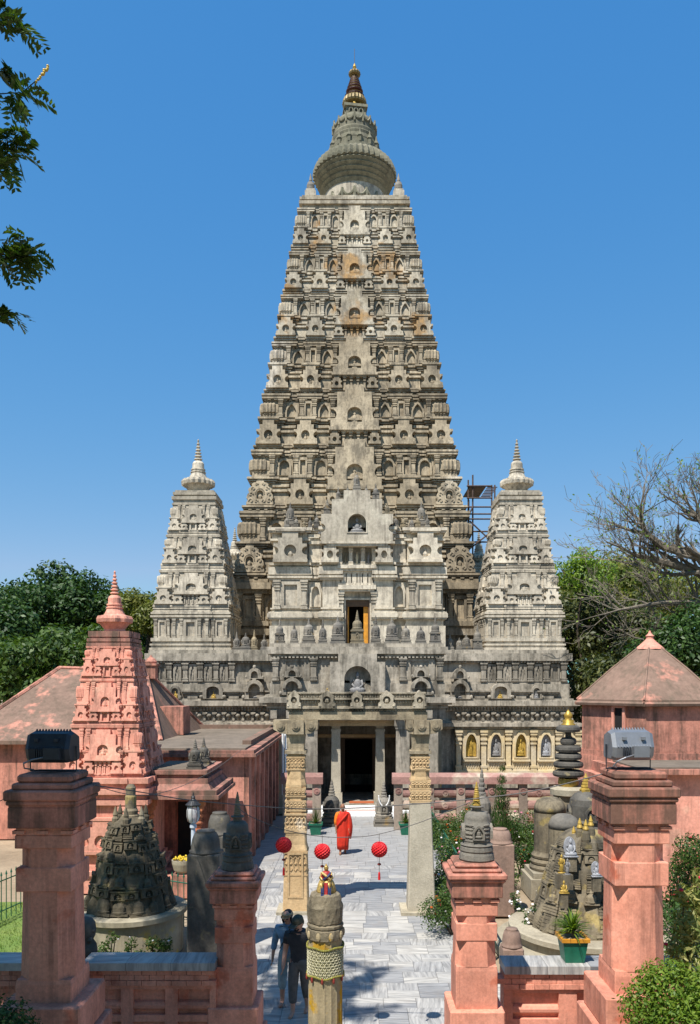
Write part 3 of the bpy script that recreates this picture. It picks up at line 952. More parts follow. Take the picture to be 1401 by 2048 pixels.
for sx in (-1, 1):
    for sy in (-1, 1):
        q = wtop - 0.55
        st = thing('corner_stupa', (TX + sx * q, DA + sy * q, 7.5 + ztop), 'tiny stone stupa on the %s %s corner of the tower top' % ('left' if sx < 0 else 'right', 'front' if sy < 0 else 'rear'), 'stupa', 'tiny stupas round the crown')
        MB().cbox(0, 0, 0, 0.45, 0.75, 0.75).cbox(0, 0, 0.45, 0.6, 0.62, 0.62).build('base', M_PALE, st)
        MB().lathe([(0.3, 0.6), (0.32, 0.7), (0.26, 0.75), (0.28, 0.95), (0.22, 1.15), (0.1, 1.22), (0.12, 1.3), (0.02, 1.8)], 12).build('dome', M_VOT, st)

# ------------------------------------------------------------------ corner towers
DC = 47.2


def corner_tower(cx_px, dd, zbase, label, faces, scale=1.0):
    root = thing('corner_tower', (cx_px, dd, zbase), label, 'tower', 'corner towers of the temple')
    s = scale

    def cw(y):
        p = 41.5 + (y - 1006) * (73.0 - 41.5) / (1209 - 1006)
        return p * DC / (FOC + p) * s

    def czz(y, w):
        return (EYE + (HY - y) * (DC - w / s) / FOC - 7.45) * s
    TT = [(1006, 1011, 1036, 1041, 1061, 1069), (1069, 1075, 1096, 1103, 1127, 1139), (1139, 1146, 1175, 1182, 1209, 1222)]
    prev_ = None
    for i, ys in enumerate(TT):
        wn, wg = cw(ys[0]), cw(ys[5])
        zz = [czz(y, cw(y)) for y in ys]
        if prev_ is not None:
            zz[0] = prev_
        else:
            zfirst = zz[0]
        prev_ = zz[5]
        tier(root, i, zz, (wn, wg), M_SIDE, BAYS_B, detail_corner, faces=faces)
    wq = cw(1209) + 0.04
    zc_ = czz(1238, wq)
    zp_ = czz(1276, wq)
    lo = lower_storey(root, 0, zp_, zc_, prev_, wq, M_SIDE, BAYS_B, faces, 0.11 * s)
    for f in faces:
        for sg in (-1, 1):
            for u, d in ((0.60, 1.0), (0.94, 1.0), (0.44, 1.035), (0.24, 1.035)):
                put('pilaster', 'pilaster', M_SIDE, lo, f, sg * u * wq, wq * d - 0.01, zp_, 0.20 * s, 0.15 * s, zc_ - zp_)
            put('square_panel', 'square_panel', M_SIDE, lo, f, sg * 0.77 * wq, wq - 0.01, zp_, 0.48 * s, 0.1 * s, (zc_ - zp_) * 0.98)
        put('square_panel', 'square_panel', M_SIDE, lo, f, 0, wq * 1.035 - 0.01, zp_, 0.8 * s, 0.14 * s, (zc_ - zp_) * 0.96)
    wt = cw(995)
    zt_ = czz(980, wt)
    hh = zt_ - zfirst
    b = MB()
    for f0, f1, e in ((0, 0.25, 0.06), (0.25, 0.5, 0.14), (0.5, 0.62, -0.02), (0.62, 0.84, 0.08), (0.84, 1, -0.03)):
        b.cbox(0, 0, zfirst + hh * f0, zfirst + hh * f1, 2 * (wt + e * s), 2 * (wt + e * s))
    b.build('crowning_slab', M_SIDE, root)
    finial(root, zt_, 0.92 * s, (1367 - 878) * DC / FOC * s + (EYE - 7.45) * s - zt_, M_SIDE)
    return root


CXL, CXR = X(397, DC), X(1034, DC)
corner_tower(CXL, DC, 7.45, 'pale stone corner tower with stupa finial at the left front of the terrace', (0, 1))
corner_tower(CXR, DC, 7.45, 'pale stone corner tower with stupa finial at the right front of the terrace', (0, 3))
corner_tower(X(470, 66), 66, 7.45, 'half hidden rear corner tower peeping out left of the great tower', (0,), 0.88)
corner_tower(X(958, 66), 66, 7.45, 'half hidden rear corner tower behind the scaffold right of the great tower', (0,), 0.86)
# ------------------------------------------------------------------ votive stupas (used on the terrace, the porch and in the garden)
def stupa_meshes(kind, mat, mat2):
    key = ('stupa', kind, mat.name)
    if key in UNITS:
        return UNITS[key]
    base, dome, niche, spire = MB(), MB(), None, MB()
    if kind == 'slim':          # unit height 1
        for z0, z1, w in ((0, 0.06, 0.44), (0.06, 0.1, 0.38), (0.1, 0.16, 0.41), (0.16, 0.2, 0.34)):
            base.cbox(0, 0, z0, z1, w, w)
        dome.lathe([(0.185, 0.2), (0.19, 0.24), (0.165, 0.26), (0.17, 0.30), (0.155, 0.32), (0.16, 0.48), (0.15, 0.55), (0.11, 0.61), (0.06, 0.64)], 14)
        top = 0.63
    elif kind == 'broad':
        for z0, z1, w in ((0, 0.08, 0.62), (0.08, 0.13, 0.54), (0.13, 0.2, 0.58), (0.2, 0.26, 0.48)):
            base.cbox(0, 0, z0, z1, w, w)
        dome.lathe([(0.25, 0.26), (0.27, 0.30), (0.22, 0.33), (0.235, 0.37), (0.205, 0.40), (0.215, 0.58), (0.20, 0.66), (0.14, 0.73), (0.07, 0.76)], 16)
        top = 0.75
    else:                        # 'shrine': square body with little niches
        for z0, z1, w in ((0, 0.05, 0.50), (0.05, 0.09, 0.44), (0.09, 0.13, 0.47), (0.13, 0.36, 0.38), (0.36, 0.4, 0.46), (0.4, 0.43, 0.40)):
            base.cbox(0, 0, z0, z1, w, w)
        dome.lathe([(0.17, 0.43), (0.18, 0.46), (0.16, 0.48), (0.165, 0.58), (0.15, 0.63), (0.1, 0.68), (0.06, 0.70)], 14)
        top = 0.69
    spire.cbox(0, 0, top, top + 0.03, 0.13, 0.13)
    pr = []
    n = 5
    for k in range(n):
        z = top + 0.03 + (0.93 - top) * k / n
        r = 0.075 - 0.011 * k
        pr += [(r, z), (r * 0.95, z + 0.02), (r * 0.7, z + 0.028)]
    pr += [(0.02, 0.95), (0.004, 1.0)]
    spire.lathe(pr, 10)
    nm = MB()
    w2 = {'slim': 0.16, 'broad': 0.215, 'shrine': 0.19}[kind]
    zb = {'slim': 0.30, 'broad': 0.38, 'shrine': 0.14}[kind]
    nm.plate(arch_loop(0, 0.075, 0, 0.21, 0.3), [arch_loop(0, 0.045, 0.02, 0.165, 0.3)], -0.035, 0.0, hb=-0.005)
    nm.ball((0, -0.012, 0.07), 0.03, 6, 4, 1, 0.8, 1.6)
    nm.xf(Matrix.Translation((0, -w2 + 0.01, zb)))
    out = [('base', base.mesh('base', mat)), ('dome', dome.mesh('dome', mat)), ('spire', spire.mesh('spire', mat2)), ('niche', nm.mesh('niche', mat))]
    UNITS[key] = out
    return out


def votive(x, y, z, h, label, kind='slim', mat=None, mat2=None, group=None, wf=1.0, rz=0, cat='stupa', name='votive_stupa'):
    mat = mat or M_VOT
    root = thing(name, (x, y, z), label, cat, group, rz)
    for nm, me in stupa_meshes(kind, mat, mat2 or mat):
        for q_ in ((0, 1, 3) if nm == 'niche' else (0,)):
            link(nm, me, root, (0, 0, 0), q_ * PI / 2, (h * wf, h * wf, h))
    return root


# ------------------------------------------------------------------ temple terrace (the high basement)
DW, DP = 44.0, 36.0        # wing front and porch front
terr = thing('temple_terrace', (X(716, DW), DW, 0), 'broad grey stone terrace basement of the temple with carved friezes and gilded niches', 'building')
tx0 = terr.location.x


def wz(y):
    return Z(y, DW)


def pz(y):
    return Z(y, DP)


XL, XR = X(303, DW) - tx0, X(1132, DW) - tx0
YB = 27.0
b = MB()
# wings: (y top, y bottom, forward offset)
for yt, yb_, e in ((1300, 1307, 0.12), (1307, 1322, 0.30), (1322, 1326, 0.12), (1326, 1363, 0.0), (1363, 1368, 0.10), (1368, 1397, 0.16), (1397, 1401, 0.34), (1401, 1411, 0.62), (1411, 1414, 0.5),
                   (1414, 1421, 0.34), (1421, 1441, 0.22), (1441, 1445, 0.38), (1445, 1452, 0.70), (1452, 1457, 0.45), (1457, 1546, 0.25), (1546, 1553, 0.55), (1553, 1582, 0.7)):
    b.box(XL - e, XR + e, -e, YB, wz(yb_), wz(yt))
b.build('wing_wall', M_GREY, terr)
# projecting porch block above the porch roof
PXL, PXR = X(546, DP) - tx0, X(884, DP) - tx0
pyo = DP - DW
b = MB()
for yt, yb_, e in ((1287, 1294, 0.10), (1294, 1308, 0.25), (1308, 1313, 0.10), (1313, 1361, 0.0), (1361, 1366, 0.08), (1366, 1389, 0.12), (1389, 1394, 0.3), (1394, 1405, 0.55), (1405, 1409, 0.42), (1409, 1416, 0.25), (1416, 1440, 0.15)):
    b.box(PXL - e, PXR + e, pyo - e, -0.75, pz(yb_), pz(yt))
b.build('porch_block', M_GREY, terr)


def on_wing(name, kind, mat, px, py_top, py_bot, wpx, depth, e=0.0, parent=None, dd=None):
    d = dd or DW
    o = link(name, unit(kind, mat), parent or terr, ((px - HX) * (d - e) / FOC - tx0, (d - DW) - e, Z(py_bot, d - e)), 0, (wpx * d / FOC, depth, (py_bot - py_top) * d / FOC))
    return o


def porch_on(name, kind, mat, px, py_top, py_bot, wpx, depth, e=0.0):
    return on_wing(name, kind, mat, px, py_top, py_bot, wpx, depth, e, None, DP)


for px in (340, 372, 402, 433, 465, 313, 967, 999, 1030, 1060, 1092, 1127):
    on_wing('pilaster', 'pilaster', M_GREY, px, 1326, 1363, 13, 0.22)
for px in (356, 387, 417.5, 449, 983, 1014.5, 1045, 1076):
    on_wing('trefoil_niche', 'trefoil_niche', M_GREY, px, 1328, 1363, 16, 0.14)
on_wing('recessed_panel', 'square_panel', M_GREY, 1110, 1329, 1362, 17, 0.10)
on_wing('recessed_panel', 'square_panel', M_GREY, 326, 1329, 1362, 14, 0.10)
for px in (511, 919):
    on_wing('double_arch', 'double_arch', M_GREY, px, 1331, 1398, 50, 0.42, 0.14)
for px in (428, 1000):
    on_wing('single_arch', 'single_arch', M_GREY, px, 1366, 1397, 50, 0.36, 0.14)
for px in (352, 1072):
    on_wing('small_arch', 'single_arch', M_GREY, px, 1370, 1397, 26, 0.25, 0.14)
for px, m in ((511, M_STATD), (428, M_GOLDP), (352, M_GOLDP), (919, M_STATD), (1000, M_GOLDP), (1072, M_STATD)):
    on_wing('niche_image', 'seated_figure', m, px, 1382, 1397, 12, 0.3, 0.2)
for px in (511, 919):
    on_wing('niche_image', 'seated_figure', M_STAT, px, 1347, 1357, 7, 0.25, 0.2)
# short stepped blocks between the arches
b = MB()
for px in (388, 470, 545, 885, 958, 1040, 1095):
    x = X(px, DW) - tx0
    for yt, yb_, w, e in ((1381, 1384, 1.25, 0.44), (1384, 1388, 1.05, 0.36), (1388, 1392, 0.8, 0.3), (1392, 1397, 0.55, 0.36)):
        b.box(x - w / 2, x + w / 2, -e, -0.1, wz(yb_), wz(yt))
b.build('corbel_blocks', M_GREY, terr)['kind'] = 'stuff'
b = MB()
for x0, x1 in ((XL, X(546, DW) - tx0), (X(884, DW) - tx0, XR)):
    n = int((x1 - x0) / 0.17)
    for k in range(n):
        cx = x0 + (k + 0.5) * (x1 - x0) / n
        b.box(cx - 0.045, cx + 0.045, -0.49, -0.3, wz(1416.5), wz(1414.2))
        b.ball((cx, -0.36, wz(1419)), 0.06, 6, 4)
        b.box(cx - 0.04, cx + 0.04, -0.24, -0.1, wz(1325.5), wz(1323.5))
b.build('dentil_courses', M_GREY, terr)['kind'] = 'stuff'
# frieze of carved geese: each a rounded lump on a stalk between posts
goose = MB()
goose.ball((0, -0.12, 0.24), 0.15, 8, 6, 1.0, 0.9, 0.85)
goose.ball((-0.12, -0.2, 0.36), 0.07, 6, 5)
goose.tube([(0, -0.1, 0.0), (0, -0.12, 0.16)], 0.06, 6)
gme = goose.mesh('goose', M_GREY, True)
post = MB().box(-0.07, 0.07, -0.2, 0, 0, 0.1).box(-0.05, 0.05, -0.14, 0, 0.1, 0.34).box(-0.09, 0.09, -0.24, 0, 0.34, 0.46)
pme = post.mesh('frieze_post', M_GREY)
k = 0
for x0, x1 in ((X(392, DW), X(545, DW)), (X(905, DW), X(1140, DW))):
    n = int(round((x1 - x0) / 0.56))
    for k in range(n):
        cx = x0 + (k + 0.5) * (x1 - x0) / n - tx0
        link('carved_goose', gme, terr, (cx, -0.2, wz(1439)))
        link('frieze_post', pme, terr, (cx + 0.28, -0.21, wz(1440.5)))
# gilded storey with framed niches
for px in (917, 967, 1016, 1066, 1116, 1155, 480, 430, 530):
    on_wing('gilded_pilaster', 'pilaster', M_GILT, px, 1459, 1546, 14, 0.3, 0.26)
b = MB()
for px in (942, 991.5, 1041, 1091, 1136, 505, 455):
    x = X(px, DW - 0.25) - tx0
    w2 = 0.46
    o = len(b.v)
for px, m in ((942, M_GOLDP), (991.5, M_STATD), (1041, M_GOLDP), (1091, M_STAT), (1136, M_GOLDP), (505, M_GOLDP), (455, M_GOLDP)):
    wpx = 34
    fr = MB()
    fr.plate(rect(-0.5, 0.5, 0.28, 1), [arch_loop(0, 0.33, 0.36, 0.9)], -0.2, 0.0, hb=-0.02)
    fr.plate(arch_loop(0, 0.42, 0.34, 0.97), [arch_loop(0, 0.33, 0.361, 0.9)], -0.28, -0.2, back=False)
    fr.box(-0.52, 0.52, -0.34, 0, 0.27, 0.31)
    fr.box(-0.5, 0.5, -0.18, 0, 0.06, 0.27)
    fr.box(-0.53, 0.53, -0.3, 0, 0.0, 0.06)
    for q in range(7):
        fr.ball((-0.42 + 0.14 * q, -0.18, 0.165), 0.075, 6, 4, 0.8, 0.6, 1)
    key = 'gilt_frame'
    if key not in UNITS:
        UNITS[key] = fr.mesh('gilded_frame', M_GILT)
    d = DW - 0.25
    o = link('gilded_niche', UNITS[key], terr, ((px - HX) * d / FOC - tx0, -0.25, Z(1545, d)), 0, (wpx * d / FOC, 1.0, 86 * d / FOC))
    pl = link('image_plaque', unit('image_plaque', m), o, (0, -0.02, 0.38), 0, (0.60, 0.12, 0.50))
    link('niche_image', unit('seated_figure' if px != 942 else 'standing_figure', m), o, (0, -0.05, 0.40), 0, (0.46, 0.3, 0.42))
# porch block carvings
for px in (552, 628, 806, 880):
    porch_on('pilaster', 'pilaster', M_GREY, px, 1316, 1361, 15, 0.2)
for px in (586, 841):
    porch_on('double_arch', 'double_arch', M_GREY, px, 1331, 1389.5, 52, 0.4, 0.1)
    porch_on('niche_image', 'seated_figure', M_STAT, px, 1350, 1359, 8, 0.25, 0.15)
for px in (590, 840):
    porch_on('recessed_panel', 'square_panel', M_GREY, px, 1317, 1360, 60, 0.06)
b = MB()
n = 44
for k in range(n):
    cx = PXL + (k + 0.5) * (PXR - PXL) / n
    b.box(cx - 0.05, cx + 0.05, pyo - 0.24, pyo, pz(1413), pz(1409.3))
    b.box(cx - 0.05, cx + 0.05, pyo - 0.2, pyo, pz(1316), pz(1313.3))
    if k % 4 == 0:
        b.box(cx - 0.14, cx + 0.14, pyo - 0.5, pyo, pz(1436), pz(1420))
b.build('dentil_courses', M_GREY, terr)['kind'] = 'stuff'
# gable with the arched image niche over the entrance
gw = (770 - 661) * DP / FOC / 2
gx = X(715.5, DP) - tx0
zlo, zhi = pz(1389), pz(1308)
hh = zhi - zlo
b = MB()
o_ = [(-gw * 1.0, 0), (gw * 1.0, 0), (gw * 1.0, hh * 0.80), (gw * 0.70, hh * 0.80), (gw * 0.70, hh), (-gw * 0.70, hh), (-gw * 0.70, hh * 0.80), (-gw * 1.0, hh * 0.80)]
b.plate(o_, [arch_loop(0, gw * 0.48, 0.04, hh * 0.70, 0, 16)], -0.5, -0.02, hb=-0.08)
gab = b.build('entrance_gable', M_GREY, terr, (gx, pyo, zlo))
link('niche_image', unit('seated_figure', M_STATD), gab, (0, -0.1, 0.06), 0, (0.82, 0.5, hh * 0.52))
MB().plate(circ(0, hh * 0.36, gw * 0.30, 16), [], -0.14, -0.07).build('halo', M_GREY, gab)
# small half-round niches with gilded images beside the gable
for px in (655, 775):
    on_wing('niche_image', 'seated_figure', M_GOLDP if px < 700 else M_STATD, px, 1376, 1389, 11, 0.3, 0.12, None, DP)

# ------------------------------------------------------------------ porch at ground level
# walls flanking the opening, columns, deep doorway
OXL, OXR = X(600, DP) - tx0, X(826, DP) - tx0
zc_ = pz(1440)
b = MB()
b.box(PXL, OXL, pyo + 0.1, -0.75, 0, zc_)
b.build('porch_side_wall', M_OLDW, terr)
b = MB()
b.box(OXR, PXR, pyo + 0.1, -0.75, 0, zc_)
b.build('porch_side_wall', M_OLDW, terr)
b = MB()
b.box(OXL, OXR, pyo + 0.1, -0.75, 0, 0.36)
b.build('porch_floor', M_GREY, terr)
DB = 40.0
dxl, dxr = X(690, DB) - tx0, X(745, DB) - tx0
dzt = Z(1478, DB)
b = MB()
yb0, yb1 = DB - DW, DB - DW + 0.5
b.box(OXL, dxl - 0.18, yb0, yb1, 0.36, zc_)
b.box(dxr + 0.18, OXR, yb0, yb1, 0.36, zc_)
b.box(dxl - 0.18, dxr + 0.18, yb0, yb1, dzt + 0.2, zc_)
b.build('porch_back_wall', M_GREY, terr)
b = MB()
b.box(dxl - 0.18, dxl, yb0 - 0.1, yb1, 0.36, dzt)
b.box(dxr, dxr + 0.18, yb0 - 0.1, yb1, 0.36, dzt)
b.box(dxl - 0.18, dxr + 0.18, yb0 - 0.1, yb1, dzt, dzt + 0.2)
b.build('door_frame', M_WOODD, terr)
b = MB()
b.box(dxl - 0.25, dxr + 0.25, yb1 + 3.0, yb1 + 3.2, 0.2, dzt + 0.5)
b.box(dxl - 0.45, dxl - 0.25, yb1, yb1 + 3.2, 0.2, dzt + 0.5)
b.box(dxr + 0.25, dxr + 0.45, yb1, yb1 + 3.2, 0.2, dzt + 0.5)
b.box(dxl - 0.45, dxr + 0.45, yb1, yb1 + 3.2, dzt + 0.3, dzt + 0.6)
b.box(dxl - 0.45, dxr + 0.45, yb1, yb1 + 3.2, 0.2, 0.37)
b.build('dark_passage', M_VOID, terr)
for px, w in ((672.5, 19), (760.5, 19)):
    cx = X(px, DP + 0.7) - tx0
    h0 = 0.36
    w_ = w * DP / FOC
    b = MB().cbox(0, 0, h0, h0 + 0.5, w_ * 1.35, w_ * 1.35).frust(0, 0, h0 + 0.5, zc_ - 0.55, w_ * 1.05, w_ * 1.05, w_ * 0.9, w_ * 0.9)
    b.cbox(0, 0, zc_ - 0.55, zc_ - 0.45, w_ * 1.05, w_ * 1.05).frust(0, 0, zc_ - 0.45, zc_, w_ * 0.85, w_ * 0.85, w_ * 1.1, w_ * 1.1)
    b.build('porch_column', M_GRAN, terr, (cx, pyo + 0.7, 0))
for px, w, m in ((622, 27, M_GREY), (806, 27, M_GREY), (590, 16, M_GREY), (838, 22, M_GREY), (566, 14, M_OLDW), (866, 20, M_GREY)):
    w_ = w * DP / FOC
    cx = X(px, DP) - tx0
    b = MB().cbox(0, 0, 0, 0.7, w_ * 1.2, 0.5).cbox(0, 0, 0.7, zc_ - 0.4, w_, 0.42).cbox(0, 0, zc_ - 0.4, zc_ - 0.28, w_ * 1.12, 0.5).cbox(0, 0, zc_ - 0.28, zc_ - 0.002, w_ * 1.25, 0.56)
    b.build('porch_pier', m, terr, (cx, pyo + 0.0 + (0.12 if w > 26 else 0.0), 0))
b = MB()
b.box(OXL + 0.02, OXR - 0.02, pyo + 0.2, pyo + 0.5, zc_ - 0.28, zc_ - 0.003)
b.box(OXL + 0.02, OXR - 0.02, pyo + 2.4, pyo + 2.55, zc_ - 0.95, zc_ - 0.8)
b.build('porch_beam', M_SAND, terr)
# steps and sill in front
b = MB().box(X(596, DP) - tx0, X(832, DP) - tx0, pyo - 0.85, pyo + 0.1, 0, 0.22)
b.box(X(612, DP) - tx0, X(816, DP) - tx0, pyo - 0.35, pyo + 0.1, 0.22, 0.34)
b.build('entrance_step', M_WHITE, terr)
b = MB().box(X(684, DP) - tx0, X(754, DP) - tx0, pyo - 0.62, pyo - 0.42, 0.2205, 0.232)
b.build('door_mat', plain('rust_red_mat', (0.35, 0.09, 0.03), 0.9), terr)
b = MB().box(X(699, DP + 1) - tx0, X(748, DP + 1) - tx0, pyo + 0.55, pyo + 1.2, 0.3605, 0.38)
b.build('door_mat', MATS['rust_red_mat'], terr)

# ------------------------------------------------------------------ pale front chapel on the terrace (before the great tower)
DF = 44.0
chap = thing('front_chapel', (X(714.5, DF), DF, 7.5), 'pale plastered chapel with tall pediment and orange framed doorway before the great tower', 'building')
cx0 = chap.location.x


def fz(y):
    return Z(y, DF) - 7.5


def fx(p):
    return X(p, DF) - cx0


FB = [(545, 617, 0.0), (617, 646, -0.22), (646, 679, 0.25), (679, 752, -0.1), (752, 786, 0.25), (786, 813, -0.22), (813, 886, 0.0)]


def fplan(e, lo=-1e9, back=7.0, bays=FB):
    pts = []
    for i, (a, c, p) in enumerate(bays):
        y = -(p + e)
        x0_, x1_ = fx(a), fx(c)
        if i == 0:
            x0_ -= e
        else:
            x0_ += -e if p > bays[i - 1][2] else e
        if i == len(bays) - 1:
            x1_ += e
        else:
            x1_ += e if p > bays[i + 1][2] else -e
        pts += [(x0_, y), (x1_, y)]
    pts += [(pts[-1][0], back), (pts[0][0], back)]
    return pts


def doorcut(b, e, y0, y1, z0, z1):
    """prism of the plan but open where the doorway is"""
    L = [t for t in FB if t[1] <= 679]
    Rr = [t for t in FB if t[0] >= 752]
    b.prism(fplan(e, bays=L), z0, z1)
    b.prism(fplan(e, bays=Rr), z0, z1)


b = MB()
SIDE = [(1302, 1250, 0.12), (1250, 1246, 0.22), (1246, 1240, 0.02)]
doorcut(b, 0.14, 0, 0, -0.1, fz(1252))
doorcut(b, 0.03, 0, 0, fz(1252), fz(1240))
# round torus moulding as stacked slabs
for k in range(6):
    t0, t1 = -PI / 2 + PI * k / 6, -PI / 2 + PI * (k + 1) / 6
    zm = fz(1231.5)
    rr = (fz(1223) - fz(1240)) / 2
    doorcut(b, 0.06 + 0.2 * math.cos((t0 + t1) / 2), 0, 0, zm + rr * math.sin(t0), zm + rr * math.sin(t1))
doorcut(b, 0.02, 0, 0, fz(1223), fz(1219))
doorcut(b, 0.10, 0, 0, fz(1219), fz(1216))
doorcut(b, 0.0, 0, 0, fz(1216), fz(1196))
# above the door the wall closes
b.prism(fplan(0.0), fz(1196), fz(1161))
for ya, yb_, e in ((1161, 1157, 0.14), (1157, 1153, 0.24), (1153, 1150, 0.10), (1150, 1135, 0.20), (1135, 1131, 0.02), (1131, 1126, 0.16)):
    b.prism(fplan(e), fz(ya), fz(yb_))
b.prism(fplan(-0.05), fz(1126), fz(1082))
for ya, yb_, e in ((1082, 1078, 0.12), (1078, 1066, 0.0), (1066, 1062, 0.15), (1062, 1056, 0.22)):
    b.prism(fplan(e), fz(ya), fz(yb_))
body = b.build('chapel_body', M_PALE, chap)


def on_chap(name, kind, mat, px, y_top, y_bot, wpx, depth, p, parent=None):
    return link(name, unit(kind, mat), parent or chap, (fx(px), -p, fz(y_bot)), 0, (wpx * DF / FOC, depth, (y_bot - y_top) * DF / FOC))


for px in (555, 609, 824, 877):
    on_chap('pilaster', 'pilaster', M_PALE, px, 1161, 1219, 14, 0.26, -0.01)
for px in (582, 850):
    on_chap('square_panel', 'square_panel', M_PALE, px, 1162, 1217, 44, 0.16, -0.01)
for px in (631.5, 799):
    on_chap('arch_niche', 'arch_niche', M_PALE, px, 1164, 1218, 27, 0.24, -0.23)
for px in (582, 850):
    on_chap('gavaksha', 'gavaksha', M_PALE, px, 1060, 1125, 66, 0.5, -0.06)
for px in (631.5, 799):
    on_chap('recess_panel', 'recess_panel', M_PALE, px, 1064, 1125, 28, 0.3, -0.28)
for px in (661, 768):
    on_chap('small_gavaksha', 'small_gavaksha', M_PALE, px, 1082, 1127, 34, 0.42, 0.19)
# little columned storey with three images over the door
for px in (681, 702, 726, 748):
    on_chap('colonnette', 'pilaster', M_PALE, px, 1091, 1132, 10, 0.32, 0.0)
for px, m in ((691.5, M_VOT2), (714.5, M_GILT), (737.5, M_STATD)):
    on_chap('niche_image', 'standing_figure', m, px, 1103, 1131, 14, 0.25, 0.0)
b = MB().box(fx(676), fx(753), -0.5, 0.1, fz(1139), fz(1132)).box(fx(677), fx(752), -0.4, 0.1, fz(1144), fz(1139))
b.box(fx(677), fx(752), -0.42, 0.1, fz(1180), fz(1172)).box(fx(680), fx(749), -0.34, 0.1, fz(1184), fz(1180))
b.box(fx(677), fx(752), -0.30, 0.1, fz(1172), fz(1167))
for k in range(8):
    x0_ = fx(677) + (fx(752) - fx(677)) * (k / 7.0)
    b.box(x0_ - 0.12, x0_ + 0.12, -0.28, 0.1, fz(1167), fz(1148))
b.box(fx(677), fx(752), -0.3, 0.1, fz(1148), fz(1144.02))
b.build('balustrade_panel', M_PALE, chap)
for px in (683, 748):
    on_chap('door_pilaster', 'pilaster', M_PALE, px, 1184, 1250, 12, 0.3, 0.0)
    MB().box(fx(px) - 0.15, fx(px) + 0.15, -0.26, 0.4, -0.1, fz(1250)).build('door_plinth', M_PALE, chap)
# pediment
pw = (786 - 644) * DF / FOC
z0_, z1_ = fz(1087), fz(986)
H_ = z1_ - z0_
hw = pw / 2
o_ = [(-hw, 0), (hw, 0), (hw, H_ * 0.18)]
o_ += [(hw - 0.24 * math.sin(PI * i / 8), H_ * 0.18 + 0.24 * (1 - math.cos(PI * i / 8))) for i in range(1, 8)]
o_ += [(hw, H_ * 0.18 + 0.48), (hw, H_ * 0.54), (hw * 0.70, H_ * 0.54), (hw * 0.70, H_ * 0.83), (hw * 0.37, H_ * 0.83), (hw * 0.37, H_)]
o_ += [(-x, z) for x, z in reversed(o_[2:])]
b = MB().plate(o_, [arch_loop(0, 0.50, H_ * 0.18, H_ * 0.18 + 1.0, 0, 18)], -0.62, 0.4, hb=-0.12)
b.plate(arch_loop(0, 0.57, H_ * 0.165, H_ * 0.18 + 1.07, 0, 18), [arch_loop(0, 0.50, H_ * 0.181, H_ * 0.18 + 1.0, 0, 18)], -0.66, -0.62, back=False)
ped = b.build('pediment', M_PALE, chap, (0, 0, z0_))
b = MB().box(-hw - 0.1, hw + 0.1, -0.72, -0.1, -0.12, 0.0).box(-hw + 0.3, hw - 0.3, -0.66, -0.1, -0.24, -0.12).build('cornice', M_PALE, ped)
link('niche_image', unit('seated_figure', M_STATD), ped, (0, -0.2, H_ * 0.18), 0, (0.82, 0.6, 0.82))
for s in (-1, 1):
    link('niche_image', unit('seated_figure', M_STATD), ped, (s * (hw - 0.02), -0.1, H_ * 0.17), 0, (0.42, 0.5, 0.5))
# stepped back of the pediment joining the tower
MB().box(-hw * 0.9, hw * 0.9, 0.4, 6.0, 0.0, H_ * 0.5).build('pediment_back', M_PALE, ped)
# doorway
b = MB()
dl, dr = fx(692), fx(740)
b.box(dl - 0.1, dl, -0.06, 0.3, 0, fz(1200)).box(dr, dr + 0.1, -0.06, 0.3, 0, fz(1200)).box(dl - 0.1, dr + 0.1, -0.06, 0.3, fz(1200), fz(1196))
df = b.build('door_frame', M_PALE, chap)
MB().box(dl - 0.9, dl - 0.1, 0.1, 0.3, -0.1, fz(1196)).box(dr + 0.1, dr + 0.9, 0.1, 0.3, -0.1, fz(1196)).build('door_wall', M_PALE, chap)
b = MB().box(dl, dl + 0.1, 0.05, 0.2, 0, fz(1201)).box(dr - 0.1, dr, 0.05, 0.2, 0, fz(1201)).box(dl + 0.1, dr - 0.1, 0.05, 0.2, fz(1213), fz(1201))
b.build('wooden_frame', M_WOODD, chap)
b = MB().box(dr - 0.34, dr - 0.1, 0.2, 0.25, 0, fz(1213)).box(dl + 0.1, dl + 0.17, 0.2, 0.5, 0, fz(1213))
b.build('door_leaf', M_WOOD, chap)
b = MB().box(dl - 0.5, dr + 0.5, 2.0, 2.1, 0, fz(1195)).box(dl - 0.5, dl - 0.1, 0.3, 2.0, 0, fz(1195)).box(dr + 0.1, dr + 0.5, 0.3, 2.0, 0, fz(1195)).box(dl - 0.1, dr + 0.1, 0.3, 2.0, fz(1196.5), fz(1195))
b.build('dark_room', M_VOID, chap)

